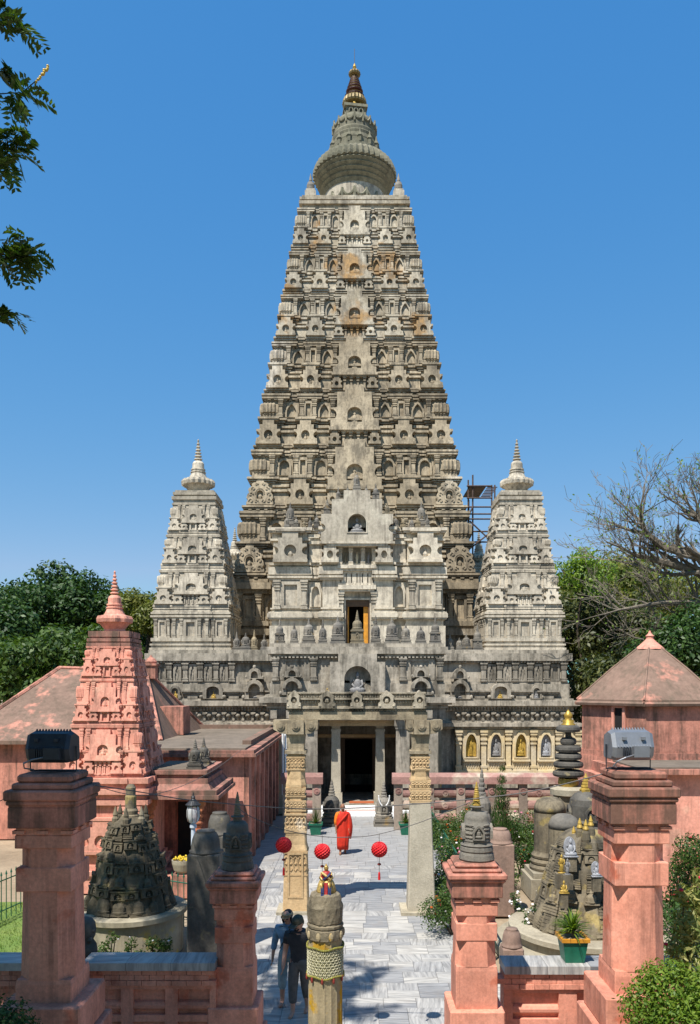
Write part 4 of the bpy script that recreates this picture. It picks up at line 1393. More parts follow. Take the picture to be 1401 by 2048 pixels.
# stupas on the chapel
CH = [(677, 1003, 28, 'slim'), (696, 992, 21, 'slim'), (714, 986, 44, 'broad'), (733, 992, 21, 'slim'), (752, 1003, 35, 'slim'),
      (655, 1034, 36, 'slim'), (775, 1033, 30, 'slim'),
      (581, 1054, 55, 'broad'), (574, 1056, 30, 'slim'), (593, 1056, 25, 'slim'), (609, 1056, 20, 'slim'), (621, 1056, 24, 'slim'), (634, 1056, 29, 'slim'),
      (792, 1056, 30, 'slim'), (807, 1056, 25, 'slim'), (824, 1056, 22, 'slim'), (843, 1054, 56, 'broad'), (836, 1056, 28, 'slim'), (855, 1056, 28, 'slim')]
CH.sort()
for i, (px, yb_, hp, kd) in enumerate(CH):
    big = kd == 'broad'
    top = yb_ < 1040
    dd = DF - (0.3 if top else -0.05) + (0.55 if big and not top else 0.0)
    where = 'on the steps of the chapel pediment' if top else ('on the left chapel parapet' if px < 700 else 'on the right chapel parapet')
    mates = [c for c in CH if (c[1] < 1040) == top and (top or (c[0] < 700) == (px < 700))]
    lab = '%s stone votive stupa %s, %s from the left' % ('large' if big else 'small', where, ORD[mates.index((px, yb_, hp, kd))])
    votive(X(px, dd), dd, Z(yb_ + (1 if top else 0), DF) - (0.0), hp * dd / FOC, lab, 'broad' if big else rng.choice(['slim', 'slim', 'shrine']), rng.choice([M_VOT, M_VOT, M_VOT2]), None, 'votive stupas on the chapel', 0.62 if big else 0.9)

# stupas on the terrace parapet
TP = [(474, 1297, 38), (492, 1297, 36), (509, 1297, 42), (529, 1297, 34), (560, 1292, 50), (589, 1294, 46), (618, 1294, 51), (646, 1294, 50), (676, 1294, 57), (715, 1293, 68),
      (752, 1293, 58), (784, 1293, 54), (812, 1293, 42), (842, 1293, 36), (871, 1293, 56), (900, 1297, 38), (919, 1297, 26), (933, 1297, 34), (955, 1297, 52)]
for i, (px, yb_, hp) in enumerate(TP):
    near = 540 < px < 890
    dd = DP + 0.45 if near else DW + 0.6
    kd = 'shrine' if px in (560, 715, 871, 955) else ('broad' if px in (618, 784, 812) else rng.choice(['slim', 'slim', 'broad']))
    mt = {715: M_VOT2, 509: M_VOT2}.get(px, M_VOT)
    half = [t for t in TP if (t[0] < 700) == (px < 700)]
    if px == 715:
        lab = 'tallest votive stupa on the terrace edge, standing before the orange door'
    elif px < 715:
        lab = 'dark votive stupa on the terrace edge, %s from the left corner tower' % ORD[i]
    else:
        lab = 'dark votive stupa on the terrace edge, %s from the right corner tower' % ORD[len(TP) - 1 - i]
    zz = (pz(1287) if near else wz(1300))
    votive(X(px, dd), dd, zz, hp * dd / FOC * (1.0 if near else 1.0), lab, kd, mt, M_OLDW if px == 715 else None, 'votive stupas along the terrace edge', 0.85 if hp > 40 else 1.0)

# ------------------------------------------------------------------ scaffold beside the right corner tower
DS = 52.0
sc_ = thing('pipe_scaffold', (X(950, DS), DS, 7.5), 'rusty pipe scaffold with a dark plank deck between the great tower and right corner tower', 'scaffold')
sx0 = sc_.location.x


def sp_(px, py, d):
    return (X(px, d) - sx0, d - DS, Z(py, d) - 7.5)


for px, yt, d in ((937, 960, 51.5), (946, 950, 51.5), (938, 1000, 54.0), (990, 970, 51.5), (984, 970, 54.0)):
    p = sp_(px, yt, d)
    MB().tube([(p[0], p[1], 0), p], 0.055, 6).build('upright', M_RUST, sc_)
for py in (972, 996, 1014, 1028, 1038, 1063, 1084):
    MB().tube([sp_(934, py, 51.4), sp_(985, py, 51.4)], 0.05, 6).build('ledger', M_RUST, sc_)
for a, c in (((940, 1042), (975, 1075)), ((942, 1096), (980, 1066)), ((938, 1030), (947, 1012))):
    MB().tube([sp_(a[0], a[1], 51.3), sp_(c[0], c[1], 51.3)], 0.05, 6).build('brace', M_RUST, sc_)
dk = MB()
zt = sp_(950, 973, 51.3)[2]
for k in range(7):
    MB().box(X(938, 51.5) - sx0 + 0.02, X(972, 51.5) - sx0, -0.6 + k * 0.42, -0.22 + k * 0.42, zt, zt + 0.06).build('plank', M_WOODD, sc_)
for k in range(7):
    MB().tube([(X(975, 51.5) - sx0, -0.5 + k * 0.42, zt), (X(995, 51.5) - sx0, -0.5 + k * 0.42, zt)], 0.04, 5).build('putlog', M_RUST, sc_)
# ------------------------------------------------------------------ ground, court paving
g = MB()
g.add([(-900, -60, -0.05), (900, -60, -0.05), (900, 1600, -0.05), (-900, 1600, -0.05)], [(0, 1, 2, 3)])
structure(g.build('ground', M_EARTH))
m_, nt_, b_ = new_mat('lawn_green')
g_ = nt_.nodes.new('ShaderNodeNewGeometry')
c_ = mix(nt_, ramp(nt_, noise(nt_, g_.outputs['Position'], 1.2, 5), 0.35, 0.65), (0.10, 0.17, 0.025), (0.16, 0.21, 0.04))
c_ = mix(nt_, 1.0, c_, ramp(nt_, noise(nt_, g_.outputs['Position'], 40, 3), 0.3, 0.7, (0.6, 0.6, 0.6, 1), (1.3, 1.3, 1.3, 1)), 'MULTIPLY')
nt_.links.new(c_, b_.inputs['Base Color'])
b_.inputs['Roughness'].default_value = 0.9
M_LAWN = m_
b = MB()
b.add([(-14, 13.0, -0.03), (-5.6, 13.0, -0.03), (-5.6, 21.5, -0.03), (-14, 21.5, -0.03)], [(0, 1, 2, 3)])
structure(b.build('lawn', M_LAWN))

# marble: streaked veins, direction differing from slab to slab
m_, nt_, b_ = new_mat('grey_marble')
g_ = nt_.nodes.new('ShaderNodeNewGeometry')
oi = nt_.nodes.new('ShaderNodeObjectInfo')


def mth(op, a, bb, nt=None):
    n = nt.nodes.new('ShaderNodeMath')
    n.operation = op
    for i, v in enumerate((a, bb)):
        if hasattr(v, 'is_output'):
            nt.links.new(v, n.inputs[i])
        else:
            n.inputs[i].default_value = v
    return n.outputs[0]


vr = nt_.nodes.new('ShaderNodeVectorRotate')
vr.rotation_type = 'Z_AXIS'
nt_.links.new(g_.outputs['Position'], vr.inputs['Vector'])
jit = mth('FRACT', mth('MULTIPLY', oi.outputs['Random'], 37.0, nt_), 0.0, nt_)
step = mth('ADD', mth('MULTIPLY', mth('FLOOR', mth('MULTIPLY', oi.outputs['Random'], 3.0, nt_), 0.0, nt_), PI / 2, nt_), mth('MULTIPLY', mth('SUBTRACT', jit, 0.5, nt_), 0.5, nt_), nt_)
nt_.links.new(step, vr.inputs['Angle'])
off = nt_.nodes.new('ShaderNodeVectorMath')
off.operation = 'ADD'
nt_.links.new(vr.outputs[0], off.inputs[0])
cb = nt_.nodes.new('ShaderNodeCombineXYZ')
nt_.links.new(mth('MULTIPLY', oi.outputs['Random'], 57.0, nt_), cb.inputs[0])
nt_.links.new(mth('MULTIPLY', oi.outputs['Random'], 131.0, nt_), cb.inputs[1])
nt_.links.new(cb.outputs[0], off.inputs[1])
vein = noise(nt_, mapped(nt_, off.outputs[0], (0.8, 9.0, 1)), 1.6, 6, 0.65)
col = mix(nt_, ramp(nt_, vein, 0.36, 0.62), (0.215, 0.21, 0.205), (0.44, 0.425, 0.40))
col = mix(nt_, 1.0, col, ramp(nt_, oi.outputs['Random'], 0, 1, (0.66, 0.68, 0.72, 1), (1.24, 1.20, 1.12, 1)), 'MULTIPLY')
spot = noise(nt_, g_.outputs['Position'], 1.3, 5, 0.65)
col = mix(nt_, ramp(nt_, spot, 0.55, 0.75, (0, 0, 0, 1), (0.7, 0.7, 0.7, 1)), col, (0.27, 0.235, 0.195))
nt_.links.new(col, b_.inputs['Base Color'])
rr_ = ramp(nt_, noise(nt_, g_.outputs['Position'], 3, 3), 0.3, 0.7, (0.42,) * 3 + (1,), (0.7,) * 3 + (1,))
nt_.links.new(rr_, b_.inputs['Roughness'])
b_.inputs['Specular IOR Level'].default_value = 0.3
M_MARB = m_

pth = structure(MB().box(-3.45, 2.95, 9.0, 35.0, -0.048, -0.022).build('court_path', plain('grout', (0.17, 0.165, 0.16), 0.9)))
cells = []
prng = random.Random(3)
y = 12.6
row = 0
while y < 34.9:
    dy = prng.choice([0.45, 0.6, 0.6, 0.75])
    x = -3.4 - prng.random() * 0.35
    while x < 2.9:
        dx = prng.choice([0.52, 0.6, 0.6, 0.68])
        x0_, x1_ = max(x, -3.42), min(x + dx, 2.92)
        if x1_ - x0_ > 0.12:
            if prng.random() < 0.3:
                cells.append((x0_, x1_, y, y + dy * 0.5))
                cells.append((x0_, x1_, y + dy * 0.5, y + dy))
            else:
                cells.append((x0_, x1_, y, y + dy))
        x += dx
    y += dy
    row += 1
cells = [c for c in cells if c[1] < 2.93]
vis = [c for c in cells if -1.75 - max(0, (c[2] - 12.6)) * 0.35 < c[1] and c[0] < 1.75 + max(0, (c[2] - 12.6)) * 0.35]
slab_me = MB().box(0.006, 0.994, 0.006, 0.994, -0.02, 0.0).mesh('marble_slab', M_MARB)
vis.sort(key=lambda c: c[2])
near, far = vis[:300], vis[300:] + [c for c in cells if c not in vis]
for c in near:
    o = link('marble_slab', slab_me, pth, (c[0], c[2], prng.uniform(-0.0015, 0.0015)), 0, (c[1] - c[0], c[3] - c[2], 1))
fb = MB()
for c in far:
    fb.box(c[0] + 0.004, c[1] - 0.004, c[2] + 0.004, c[3] - 0.004, -0.02, prng.uniform(-0.0015, 0.0015))
fo = fb.build('far_marble_slabs', M_MARB, pth)
fo['kind'] = 'stuff'

# ------------------------------------------------------------------ pink flat-roofed hall on the left
M_PEAVE = weathered('blackened_eave', (0.52, 0.25, 0.21), (0.36, 0.18, 0.15), (0.11, 0.085, 0.07), 1.2, 0.9, 10, 0.4, 0.9, seed=81, dpos=(0.42, 0.56))
HXR, HD0, HD1 = -3.45, 26.3, 38.0
HXL = -8.4
hall = thing('pink_hall', (-5.8, HD0, 0), 'long flat roofed pink hall with arched side recesses left of the path', 'building')
hx, hy = 5.8, -HD0
b = MB()
b.box(HXL + hx, HXR + hx - 0.16, 0, HD1 + hy, 0, 3.45)
b.build('wall', M_PINK, hall)
# recessed arches along the path side
wallp = MB()
L_ = HD1 - HD0
holes = []
n = 7
for k in range(n):
    c = 0.9 + (L_ - 1.8) * (k + 0.5) / n
    holes.append(arch_loop(c, 0.58, 0.25, 3.0, 0.15, 12))
wallp.plate(rect(0, L_, 0, 3.45), holes, -0.16, 0.0, hb=-0.02)
wallp.xf(Matrix.Translation((HXR + hx - 0.16, 0, 0)) @ Matrix.Rotation(PI / 2, 4, 'Z'))
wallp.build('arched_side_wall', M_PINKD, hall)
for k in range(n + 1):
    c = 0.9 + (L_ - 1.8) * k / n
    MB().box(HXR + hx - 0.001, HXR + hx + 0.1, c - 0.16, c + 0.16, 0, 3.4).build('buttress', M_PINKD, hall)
b = MB()
b.box(HXL + hx - 0.2, HXR + hx + 0.28, -0.34, HD1 + hy, 3.45, 3.56)
b.box(HXL + hx - 0.2, HXR + hx + 0.2, -0.25, HD1 + hy, 3.56, 3.66)
b.build('eave', M_PEAVE, hall)
MB().box(HXL + hx - 0.1, HXR + hx - 0.1, -0.1, HD1 + hy - 0.1, 3.66, 3.72).build('roof', M_ROOF, hall)
b = MB()
b.box(HXR + hx - 0.42, HXR + hx - 0.12, 1.5, HD1 + hy - 0.2, 3.72, 3.86)
b.box(HXL + hx, HXR + hx - 0.4, HD1 + hy - 0.5, HD1 + hy - 0.2, 3.72, 3.9)
b.build('parapet', M_PROOF, hall)
# white rain pipes at the far end of the hall
for k, (px, d) in enumerate(((566, 34.5), (571, 34.7), (575, 34.9))):
    MB().tube([(X(px, d) + hx, d + hy, Z(1590, d)), (X(px, d) + hx, d + hy, Z(1460, d))], 0.045, 8).build('rain_pipe', M_WHITE, hall)

# hip-roofed pavilion behind
hp = thing('hip_roofed_house', (-10.8, 30, 0), 'pink house with a large stained hip roof behind the pink spire', 'building')
ox, oy = 10.8, -30
MB().box(-14.6 + ox, -7.35 + ox, 0, 8, 0, 3.7).build('wall', M_PINKD, hp)
ez, rz_ = 3.72, 6.5
x0_, x1_, y0_, y1_ = -14.9 + ox, -7.15 + ox, -0.35, 8.3
vs = [(x0_, y0_, ez), (x1_, y0_, ez), (x1_, y1_, ez), (x0_, y1_, ez), (-12.5 + ox, 4.0, rz_), (-8.85 + ox, 4.0, rz_ - 0.1),
      (x0_, y0_, ez - 0.14), (x1_, y0_, ez - 0.14), (x1_, y1_, ez - 0.14), (x0_, y1_, ez - 0.14)]
fs = [(0, 1, 5, 4), (1, 2, 5), (2, 3, 4, 5), (3, 0, 4), (6, 7, 1, 0), (7, 8, 2, 1), (8, 9, 3, 2), (9, 6, 0, 3), (9, 8, 7, 6)]
rf = MB().add(vs, fs).build('roof', M_PROOF, hp)
rb = MB()
for a, c in ((0, 4), (1, 5), (2, 5), (4, 5), (3, 4)):
    rb.tube([vs[a], vs[c]], 0.09, 6)
rb.build('ridge_roll', M_PINKD, rf)['kind'] = 'stuff'
MB().box(-8.0 + ox, -6.95 + ox, 2.6, 4.0, 3.75, 4.9).build('chimney_block', M_PINKD, rf)
b = MB().cbox(0, 0, 0, 0.55, 0.5, 0.5).cbox(0, 0, 0.55, 0.64, 0.62, 0.62).lathe([(0.24, 0.64), (0.26, 0.72), (0.18, 0.84), (0.08, 0.9), (0.02, 1.0)], 12)
b.build('ridge_finial', M_PINKD, rf, (-8.62 + ox, 4.0, rz_ - 0.45))

# ------------------------------------------------------------------ pink spired shrine and its porch
DSH = 23.6
shr = thing('pink_shrine', (X(230, DSH), DSH, 0), 'pink painted shrine with a tiered carved spire and stupa finial on the left', 'shrine')


def shw(y):
    p = 42 + (y - 1292) * (79 - 42) / (1547 - 1292)
    return p * DSH / (FOC + p)


def shz(y, w):
    return EYE + (HY - y) * (DSH - w) / FOC


prev_ = None
for i, ys in enumerate([(1292, 1297, 1316, 1324, 1352, 1357), (1357, 1364, 1408, 1416, 1442, 1447), (1447, 1457, 1500, 1509, 1547, 1555)]):
    wn, wg = shw(ys[0]), shw(ys[5])
    zz = [shz(y, shw(y)) for y in ys]
    if prev_ is not None:
        zz[0] = prev_
    else:
        zf_ = zz[0]
    prev_ = zz[5]
    tier(shr, i, zz, (wn, wg), M_PINK, BAYS_B, detail_corner, faces=(0, 1))
wq = shw(1560) + 0.05
b = MB()
for za, zb, e in ((0, 0.5, 0.15), (0.5, 0.62, 0.22), (0.62, 0.75, 0.08), (0.75, prev_ - 0.75, 0.0), (prev_ - 0.75, prev_ - 0.62, 0.12), (prev_ - 0.62, prev_ - 0.45, 0.02), (prev_ - 0.45, prev_ - 0.3, 0.16), (prev_ - 0.3, prev_ - 0.15, 0.05), (prev_ - 0.15, prev_, 0.14)):
    b.prism(plan(wq, e, BAYS_B), za, zb)
sl = b.build('lower_storey', M_PINK, shr)
put('gavaksha', 'gavaksha', M_PINK, sl, 0, 0, wq * 1.035 - 0.01, 1.1, 0.9, 0.14, 1.0)
for s in (-1, 1):
    put('pilaster', 'pilaster', M_PINK, sl, 0, s * 0.6, wq * 1.035 - 0.01, 0.76, 0.22, 0.14, prev_ - 1.55)
    put('pilaster', 'pilaster', M_PINK, sl, 0, s * 1.0, wq - 0.01, 0.76, 0.2, 0.14, prev_ - 1.55)
wt = shw(1285)
zt_ = shz(1262, wt)
hh = zt_ - zf_
b = MB()
for f0, f1, e in ((0, 0.22, 0.04), (0.22, 0.3, -0.02), (0.3, 0.52, 0.03), (0.52, 0.62, -0.03), (0.62, 1, 0.0)):
    b.prism(plan(wt, e, BAYS_B), zf_ + hh * f0, zf_ + hh * f1)
b.build('crowning_slab', M_PEAVE, shr)
finial(shr, zt_, 0.50, EYE + (HY - 1141) * DSH / FOC - zt_, M_PINK, ribs=10)

mand = thing('shrine_porch', (-5.0, 23.0, 0), 'small pink columned porch with stepped flat roof beside the pink spire', 'porch')
ax, ay = 5.0, -23.0
b = MB()
b.box(-6.0 + ax, -3.83 + ax, -0.35, 2.9, 2.55, 2.66).box(-6.0 + ax, -3.9 + ax, -0.28, 2.9, 2.66, 2.80)
b.frust((-6.05 - 4.05) / 2 + ax, 1.35, 2.80, 2.95, 1.95, 3.0, 1.75, 2.7)
b.box(-5.95 + ax, -4.2 + ax, 0.0, 2.7, 2.95, 3.1).box(-5.95 + ax, -4.32 + ax, 0.1, 2.6, 3.1, 3.22).box(-5.95 + ax, -4.22 + ax, 0.02, 2.68, 3.22, 3.34)
b.build('stepped_roof', M_PEAVE, mand)
MB().box(-5.9 + ax, -4.4 + ax, 0.15, 2.55, 3.34, 3.37).build('roof_screed', M_ROOF, mand)
MB().box(-6.0 + ax, -3.95 + ax, -0.3, 2.9, 0, 0.3).build('floor', M_PINKD, mand)
MB().box(-5.98 + ax, -4.0 + ax, 2.3, 2.5, 0.3, 2.55).build('back_wall', M_PINKD, mand)
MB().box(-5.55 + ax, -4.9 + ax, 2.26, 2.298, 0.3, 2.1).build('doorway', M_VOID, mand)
m_carv = weathered('carved_red_stone', (0.42, 0.17, 0.09), (0.33, 0.12, 0.07), (0.10, 0.05, 0.04), 2, 0.5, 16, 0.5, 0.85, seed=41)
for px in (297, 395):
    c = X(px, 22.9) + ax
    col_ = MB().cbox(0, 0, 0.3, 0.5, 0.3, 0.3)
    z = 0.5
    k = 0
    while z < 2.2:
        w_ = 0.2 if k % 2 == 0 else 0.25
        col_.lathe([(w_ * 0.6, z), (w_ * 0.68, z + 0.05), (w_ * 0.6, z + 0.1)], 8)
        z += 0.1
        k += 1
    col_.cbox(0, 0, 2.2, 2.32, 0.32, 0.32).cbox(0, 0, 2.32, 2.55, 0.42, 0.3)
    col_.build('column', m_carv, mand, (c, -0.05, 0))
# two stupas standing on the porch roof
votive(X(391, 23.4), 23.4, 3.37, 0.86, 'dark votive stupa at the front of the pink porch roof', 'slim', M_BLACK, M_VOT, 'votive stupas on the pink porch roof', 1.15)
votive(X(408, 24.6), 24.6, 3.37, 0.82, 'dark votive stupa at the back of the pink porch roof', 'slim', M_BLACK, M_VOT, 'votive stupas on the pink porch roof', 1.15)

# ------------------------------------------------------------------ hexagonal pink pavilion on the right
PVX, PVD = X(1300, 26.0), 26.0
pav = thing('hexagonal_pavilion', (PVX, PVD, 0), 'pink hexagonal pavilion with a stained pointed roof on the right', 'building')


def hexa(r, a0=R(-90 - 24)):
    return [(r * math.cos(a0 + k * PI / 3), r * math.sin(a0 + k * PI / 3)) for k in range(6)]


zl_ = 3.72
b = MB().prism(hexa(2.28), zl_, 5.28)
b.prism(hexa(2.34), zl_ - 0.15, zl_ + 0.02)
b.build('wall', M_PINKD, pav)
b = MB()
h0 = hexa(2.46)
h1 = hexa(0.42)
vs = [(x, y, 5.22) for x, y in h0] + [(x, y, 5.34) for x, y in h0] + [(x * 0.52, y * 0.52, 6.33) for x, y in h0] + [(x, y, 6.98) for x, y in h1]
fs = [tuple(range(5, -1, -1))] + [(k * 6 + i, k * 6 + (i + 1) % 6, (k + 1) * 6 + (i + 1) % 6, (k + 1) * 6 + i) for k in range(3) for i in range(6)] + [tuple(18 + i for i in range(6))]
rf = b.add(vs, fs).build('roof', M_PROOF, pav)
rb = MB()
for i in range(6):
    rb.tube([vs[6 + i], vs[12 + i], vs[18 + i]], 0.035, 6)
    rb.tube([vs[i], vs[(i + 1) % 6]], 0.075, 6)
rb.build('ridge_roll', M_PROOF, rf)['kind'] = 'stuff'
MB().lathe([(0.46, 6.95), (0.40, 7.02), (0.22, 7.18), (0.12, 7.28), (0.11, 7.36), (0.14, 7.38), (0.06, 7.46), (0.02, 7.56)], 16).build('finial', M_PINK, pav)
# slit window on the left face
hv = hexa(2.285)
va, vb = Vector((hv[5][0], hv[5][1], 0)), Vector((hv[0][0], hv[0][1], 0))
mid = va.lerp(vb, 0.62)
dirv = (vb - va).normalized()
wme = MB().box(-0.16, 0.16, -0.03, 0.0, 0, 1.0)
wo = wme.build('slit_window', M_VOID, pav, (mid.x, mid.y, 4.1))
wo.rotation_euler = (0, 0, math.atan2(dirv.y, dirv.x))
fr_ = MB().plate(rect(-0.24, 0.24, -0.08, 1.08), [rect(-0.15, 0.15, 0.01, 0.99)], -0.09, 0.0, back=False).build('window_frame', M_PINK, wo)
MB().prism(hexa(2.36), 0, zl_ - 0.15).build('plinth', M_PINKD, pav)
MB().box(-1.95, 6.0, -4.5, -2.6, 0, 3.42).build('lower_block', M_PINK, pav)
MB().box(-2.2, 6.2, -4.8, -2.5, 3.42, 3.56).build('ledge', M_PINKD, pav)
MB().box(-2.05, 6.0, -4.65, -2.6, 3.56, 3.6).build('flat_roof', M_ROOF, pav)
for k in range(3):
    MB().box(-1.95 - 0.25 * (k + 1), -1.95 - 0.25 * k - 0.002, -2.4, -1.0, 0, 3.45 - 0.3 * k).build('stair', M_PINKD, pav)

# ------------------------------------------------------------------ sandstone railing before the temple
DR = 32.0
post_me = MB().box(-0.17, 0.17, -0.13, 0.13, 0, 1.84).mesh('post', M_RPOST)
medal = MB().lathe([(0.13, 0), (0.13, 0.03), (0.09, 0.035), (0.09, 0.02), (0.05, 0.02), (0.05, 0.045)], 14).xf(Matrix.Rotation(PI / 2, 4, 'X'))
medal_me = medal.mesh('carved_medallion', M_RAIL)


def railing(x0, x1, label, d=DR):
    root = thing('stone_railing', ((x0 + x1) / 2, d, 0), label, 'railing', 'stone railings before the temple')
    cx_ = (x0 + x1) / 2
    L = x1 - x0
    n = max(int(round(L / 1.18)), 1)
    st = L / n
    for k in range(n + 1):
        x = x0 + k * st - cx_
        p = link('post', post_me, root, (x, 0, 0))
        link('carved_medallion', medal_me, p, (0, -0.13, 1.55))
    lens = [(0.19 * math.cos(t) * 0.62, 0.19 * math.sin(t)) for t in [2 * PI * i / 12 for i in range(12)]]
    for k in range(n):
        xa, xb = x0 + k * st - cx_ + 0.17, x0 + (k + 1) * st - cx_ - 0.17
        for z in (0.45, 0.97, 1.47):
            rb_ = MB()
            rb_.add([(xa, py, z + pz_) for py, pz_ in lens] + [(xb, py, z + pz_) for py, pz_ in lens], [(i, 12 + i, 12 + (i + 1) % 12, (i + 1) % 12) for i in range(12)])
            ro = rb_.build('crossbar', M_RAIL, root)
            link('carved_medallion', medal_me, ro, ((xa + xb) / 2, -0.115, z))
    cp = MB()
    prof = [(-0.22, 0), (0.22, 0), (0.22, 0.28), (0.12, 0.42), (-0.12, 0.42), (-0.22, 0.28)]
    xa, xb = -L / 2 - 0.25, L / 2 + 0.25
    m = 6
    cp.add([(xa, y, 1.84 + z) for y, z in prof] + [(xb, y, 1.84 + z) for y, z in prof], [tuple(range(m)), tuple(range(2 * m - 1, m - 1, -1))] + [(i, m + i, m + (i + 1) % m, (i + 1) % m) for i in range(m)])
    cp.build('coping', M_RAIL, root)
    return root


railing(X(797, DR), X(1170, DR), 'long pink sandstone railing with round medallions in front of the gilded niches')
railing(X(575, DR), X(634, DR), 'short pink sandstone railing left of the temple entrance')

# ------------------------------------------------------------------ carved gateway
DG = 20.6
gate = thing('stone_gateway', (X(714, DG), DG, 0), 'carved sandstone gateway of two tall pillars and a crossbeam over the path', 'gateway')
gx0 = gate.location.x


def gz(y):
    return Z(y, DG)


def gxx(p):
    return X(p, DG) - gx0


m_gs = M_SAND
for side, pxb, wb, pxt, wt_ in (('l', 593, 50, 593, 34), ('r', 842, 55, 840, 34)):
    px_t = pxt
    xb_, xt_ = gxx(pxb), gxx(pxt)
    k_ = DG / FOC
    zlo, zmid, zhi = 0.07, (gz(1603) if side == 'r' else gz(1700)), gz(1500)
    wtop_ = wt_ * k_
    wbot = wb * k_
    wmid = wbot + (wtop_ - wbot) * (zmid - zlo) / (zhi - zlo)
    pm = M_GRAN if side == 'r' else M_SAND
    vs, fs = [], []

    def oct_(cx, w, z, ch):
        c = w * ch
        h_ = w / 2
        return [(cx - h_ + c, -h_, z), (cx + h_ - c, -h_, z), (cx + h_, -h_ + c, z), (cx + h_, h_ - c, z), (cx + h_ - c, h_, z), (cx - h_ + c, h_, z), (cx - h_, h_ - c, z), (cx - h_, -h_ + c, z)]

    def loft(levels, mat, name):
        b = MB()
        vv = []
        for z, w, ch in levels:
            f_ = (z - zlo) / (zhi - zlo)
            vv += oct_(xb_ + (xt_ - xb_) * f_, w, z, ch)
        ff = [tuple(range(7, -1, -1)), tuple((len(levels) - 1) * 8 + i for i in range(8))]
        ff += [(k * 8 + i, k * 8 + (i + 1) % 8, (k + 1) * 8 + (i + 1) % 8, (k + 1) * 8 + i) for k in range(len(levels) - 1) for i in range(8)]
        return b.add(vv, ff).build(name, mat, gate)
    MB().cbox(xb_, 0, 0.0, 0.07, wbot * 1.5, wbot * 1.4).build('base_slab', M_CONC, gate)
    low = loft([(zlo, wbot, 0.04), (zmid, wmid, 0.04)], pm, 'pillar_foot')
    w1 = wmid * 0.97
    seq = []
    nz = 14
    for k in range(nz + 1):
        f_ = k / nz
        z = zmid + (zhi - zmid) * f_
        w = w1 + (wtop_ - w1) * f_
        ww = w * (1.07 if k % 3 == 0 else 0.97)
        ch = 0.06 if f_ < 0.3 else 0.22
        seq += [(z, ww, ch), (z + (zhi - zmid) / nz * 0.25, ww, ch)] if k < nz else [(z, ww, ch)]
    shaft = loft(seq, M_SAND, 'pillar_shaft')
    # carved bands of leaf and swag relief
    cv = MB()
    for k, (ya, yb_) in enumerate(((1513, 1537), (1575, 1590), (1600, 1618), (1625, 1660), (1700, 1745)) if side == 'l' else ((1513, 1537), (1560, 1575), (1580, 1598))):
        za, zb = gz(yb_), gz(ya)
        f_ = ((za + zb) / 2 - zlo) / (zhi - zlo)
        cx = xb_ + (xt_ - xb_) * f_
        w = wbot + (wtop_ - wbot) * f_
        for q in range(5):
            u = (q - 2) * w * 0.2
            cv.tube([(cx + u + w * 0.09 * math.cos(t), -w / 2 - 0.005, (za + zb) / 2 + (zb - za) * 0.33 * math.sin(t)) for t in [i * 0.8 for i in range(8)]], 0.02, 5)
            cv.ball((cx + u, -w / 2, za + (zb - za) * 0.5), 0.035, 6, 4)
        cv.box(cx - w * 0.53, cx + w * 0.53, -w * 0.53, w * 0.53, zb - 0.03, zb + 0.02)
        cv.box(cx - w * 0.53, cx + w * 0.53, -w * 0.53, w * 0.53, za - 0.02, za + 0.02)
    cv.build('carved_bands', M_SAND, shaft)['kind'] = 'stuff'
    if side == 'l':
        wf = (wbot + wmid) / 2
        fp = MB().plate(rect(-0.2, 0.2, 0, 1.15), [rect(-0.15, 0.15, 0.05, 1.1)], -0.03, 0.0, back=False)
        fp.build('sunk_panel', M_SAND, low, (gxx(593), -wf / 2 + 0.005, gz(1790)))
    # neck, block and bracket capital
    nk = MB()
    cx = xt_
    nk.cbox(cx, 0, gz(1506), gz(1500), wtop_ * 1.25, wtop_ * 1.25).cbox(cx, 0, gz(1500), gz(1496), wtop_ * 1.0, wtop_ * 1.0)
    nk.frust(cx, 0, gz(1496), gz(1467), wtop_ * 0.95, wtop_ * 0.95, wtop_ * 1.1, wtop_ * 1.1)
    nk.build('capital_neck', M_GATE, gate)
    for s in (-1, 0, 1):
        a_ = (549, 577, 610, 637) if side == 'l' else (811, 826, 857, 883)
        xa, xb2 = gxx(a_[s + 1]), gxx(a_[s + 2])
        bk = MB()
        z0, z1 = gz(1467), gz(1439)
        dz = z1 - z0
        if s == 0:
            bk.box(xa + 0.005, xb2 - 0.005, -0.34, 0.3, z0, z1)
        else:
            pts = [(xa + 0.004, z1), (xb2 - 0.004, z1)] if s < 0 else [(xb2 - 0.004, z1), (xa + 0.004, z1)]
            tip = 0.25 * dz
            if s < 0:
                pl = [(xa, z0 + dz * 0.35), (xa + (xb2 - xa) * 0.5, z0 + 0.02), (xb2 - 0.004, z0), (xb2 - 0.004, z1 - 0.004), (xa, z1 - 0.004)]
            else:
                pl = [(xa + 0.004, z0), (xa + (xb2 - xa) * 0.5, z0 + 0.02), (xb2, z0 + dz * 0.35), (xb2, z1 - 0.004), (xa + 0.004, z1 - 0.004)]
            bk.plate(pl, [], -0.28, 0.26)
            bk.plate(list(reversed([(-x_, z_) for x_, z_ in pl])), [], 0, 0.001) if False else None
        xm = (xa + xb2) / 2
        yf_ = -0.34 if s == 0 else -0.28
        bk.lathe([(0.11, 0), (0.11, 0.03), (0.06, 0.03), (0.06, 0.05)], 12)
        o = len(bk.v) - 48
        bk.xf(Matrix.Translation((xm, yf_ + 0.001, (z0 + z1) / 2 + 0.03)) @ Matrix.Rotation(PI / 2, 4, 'X'), o)
        bk.build('bracket_capital', M_GATE, gate)
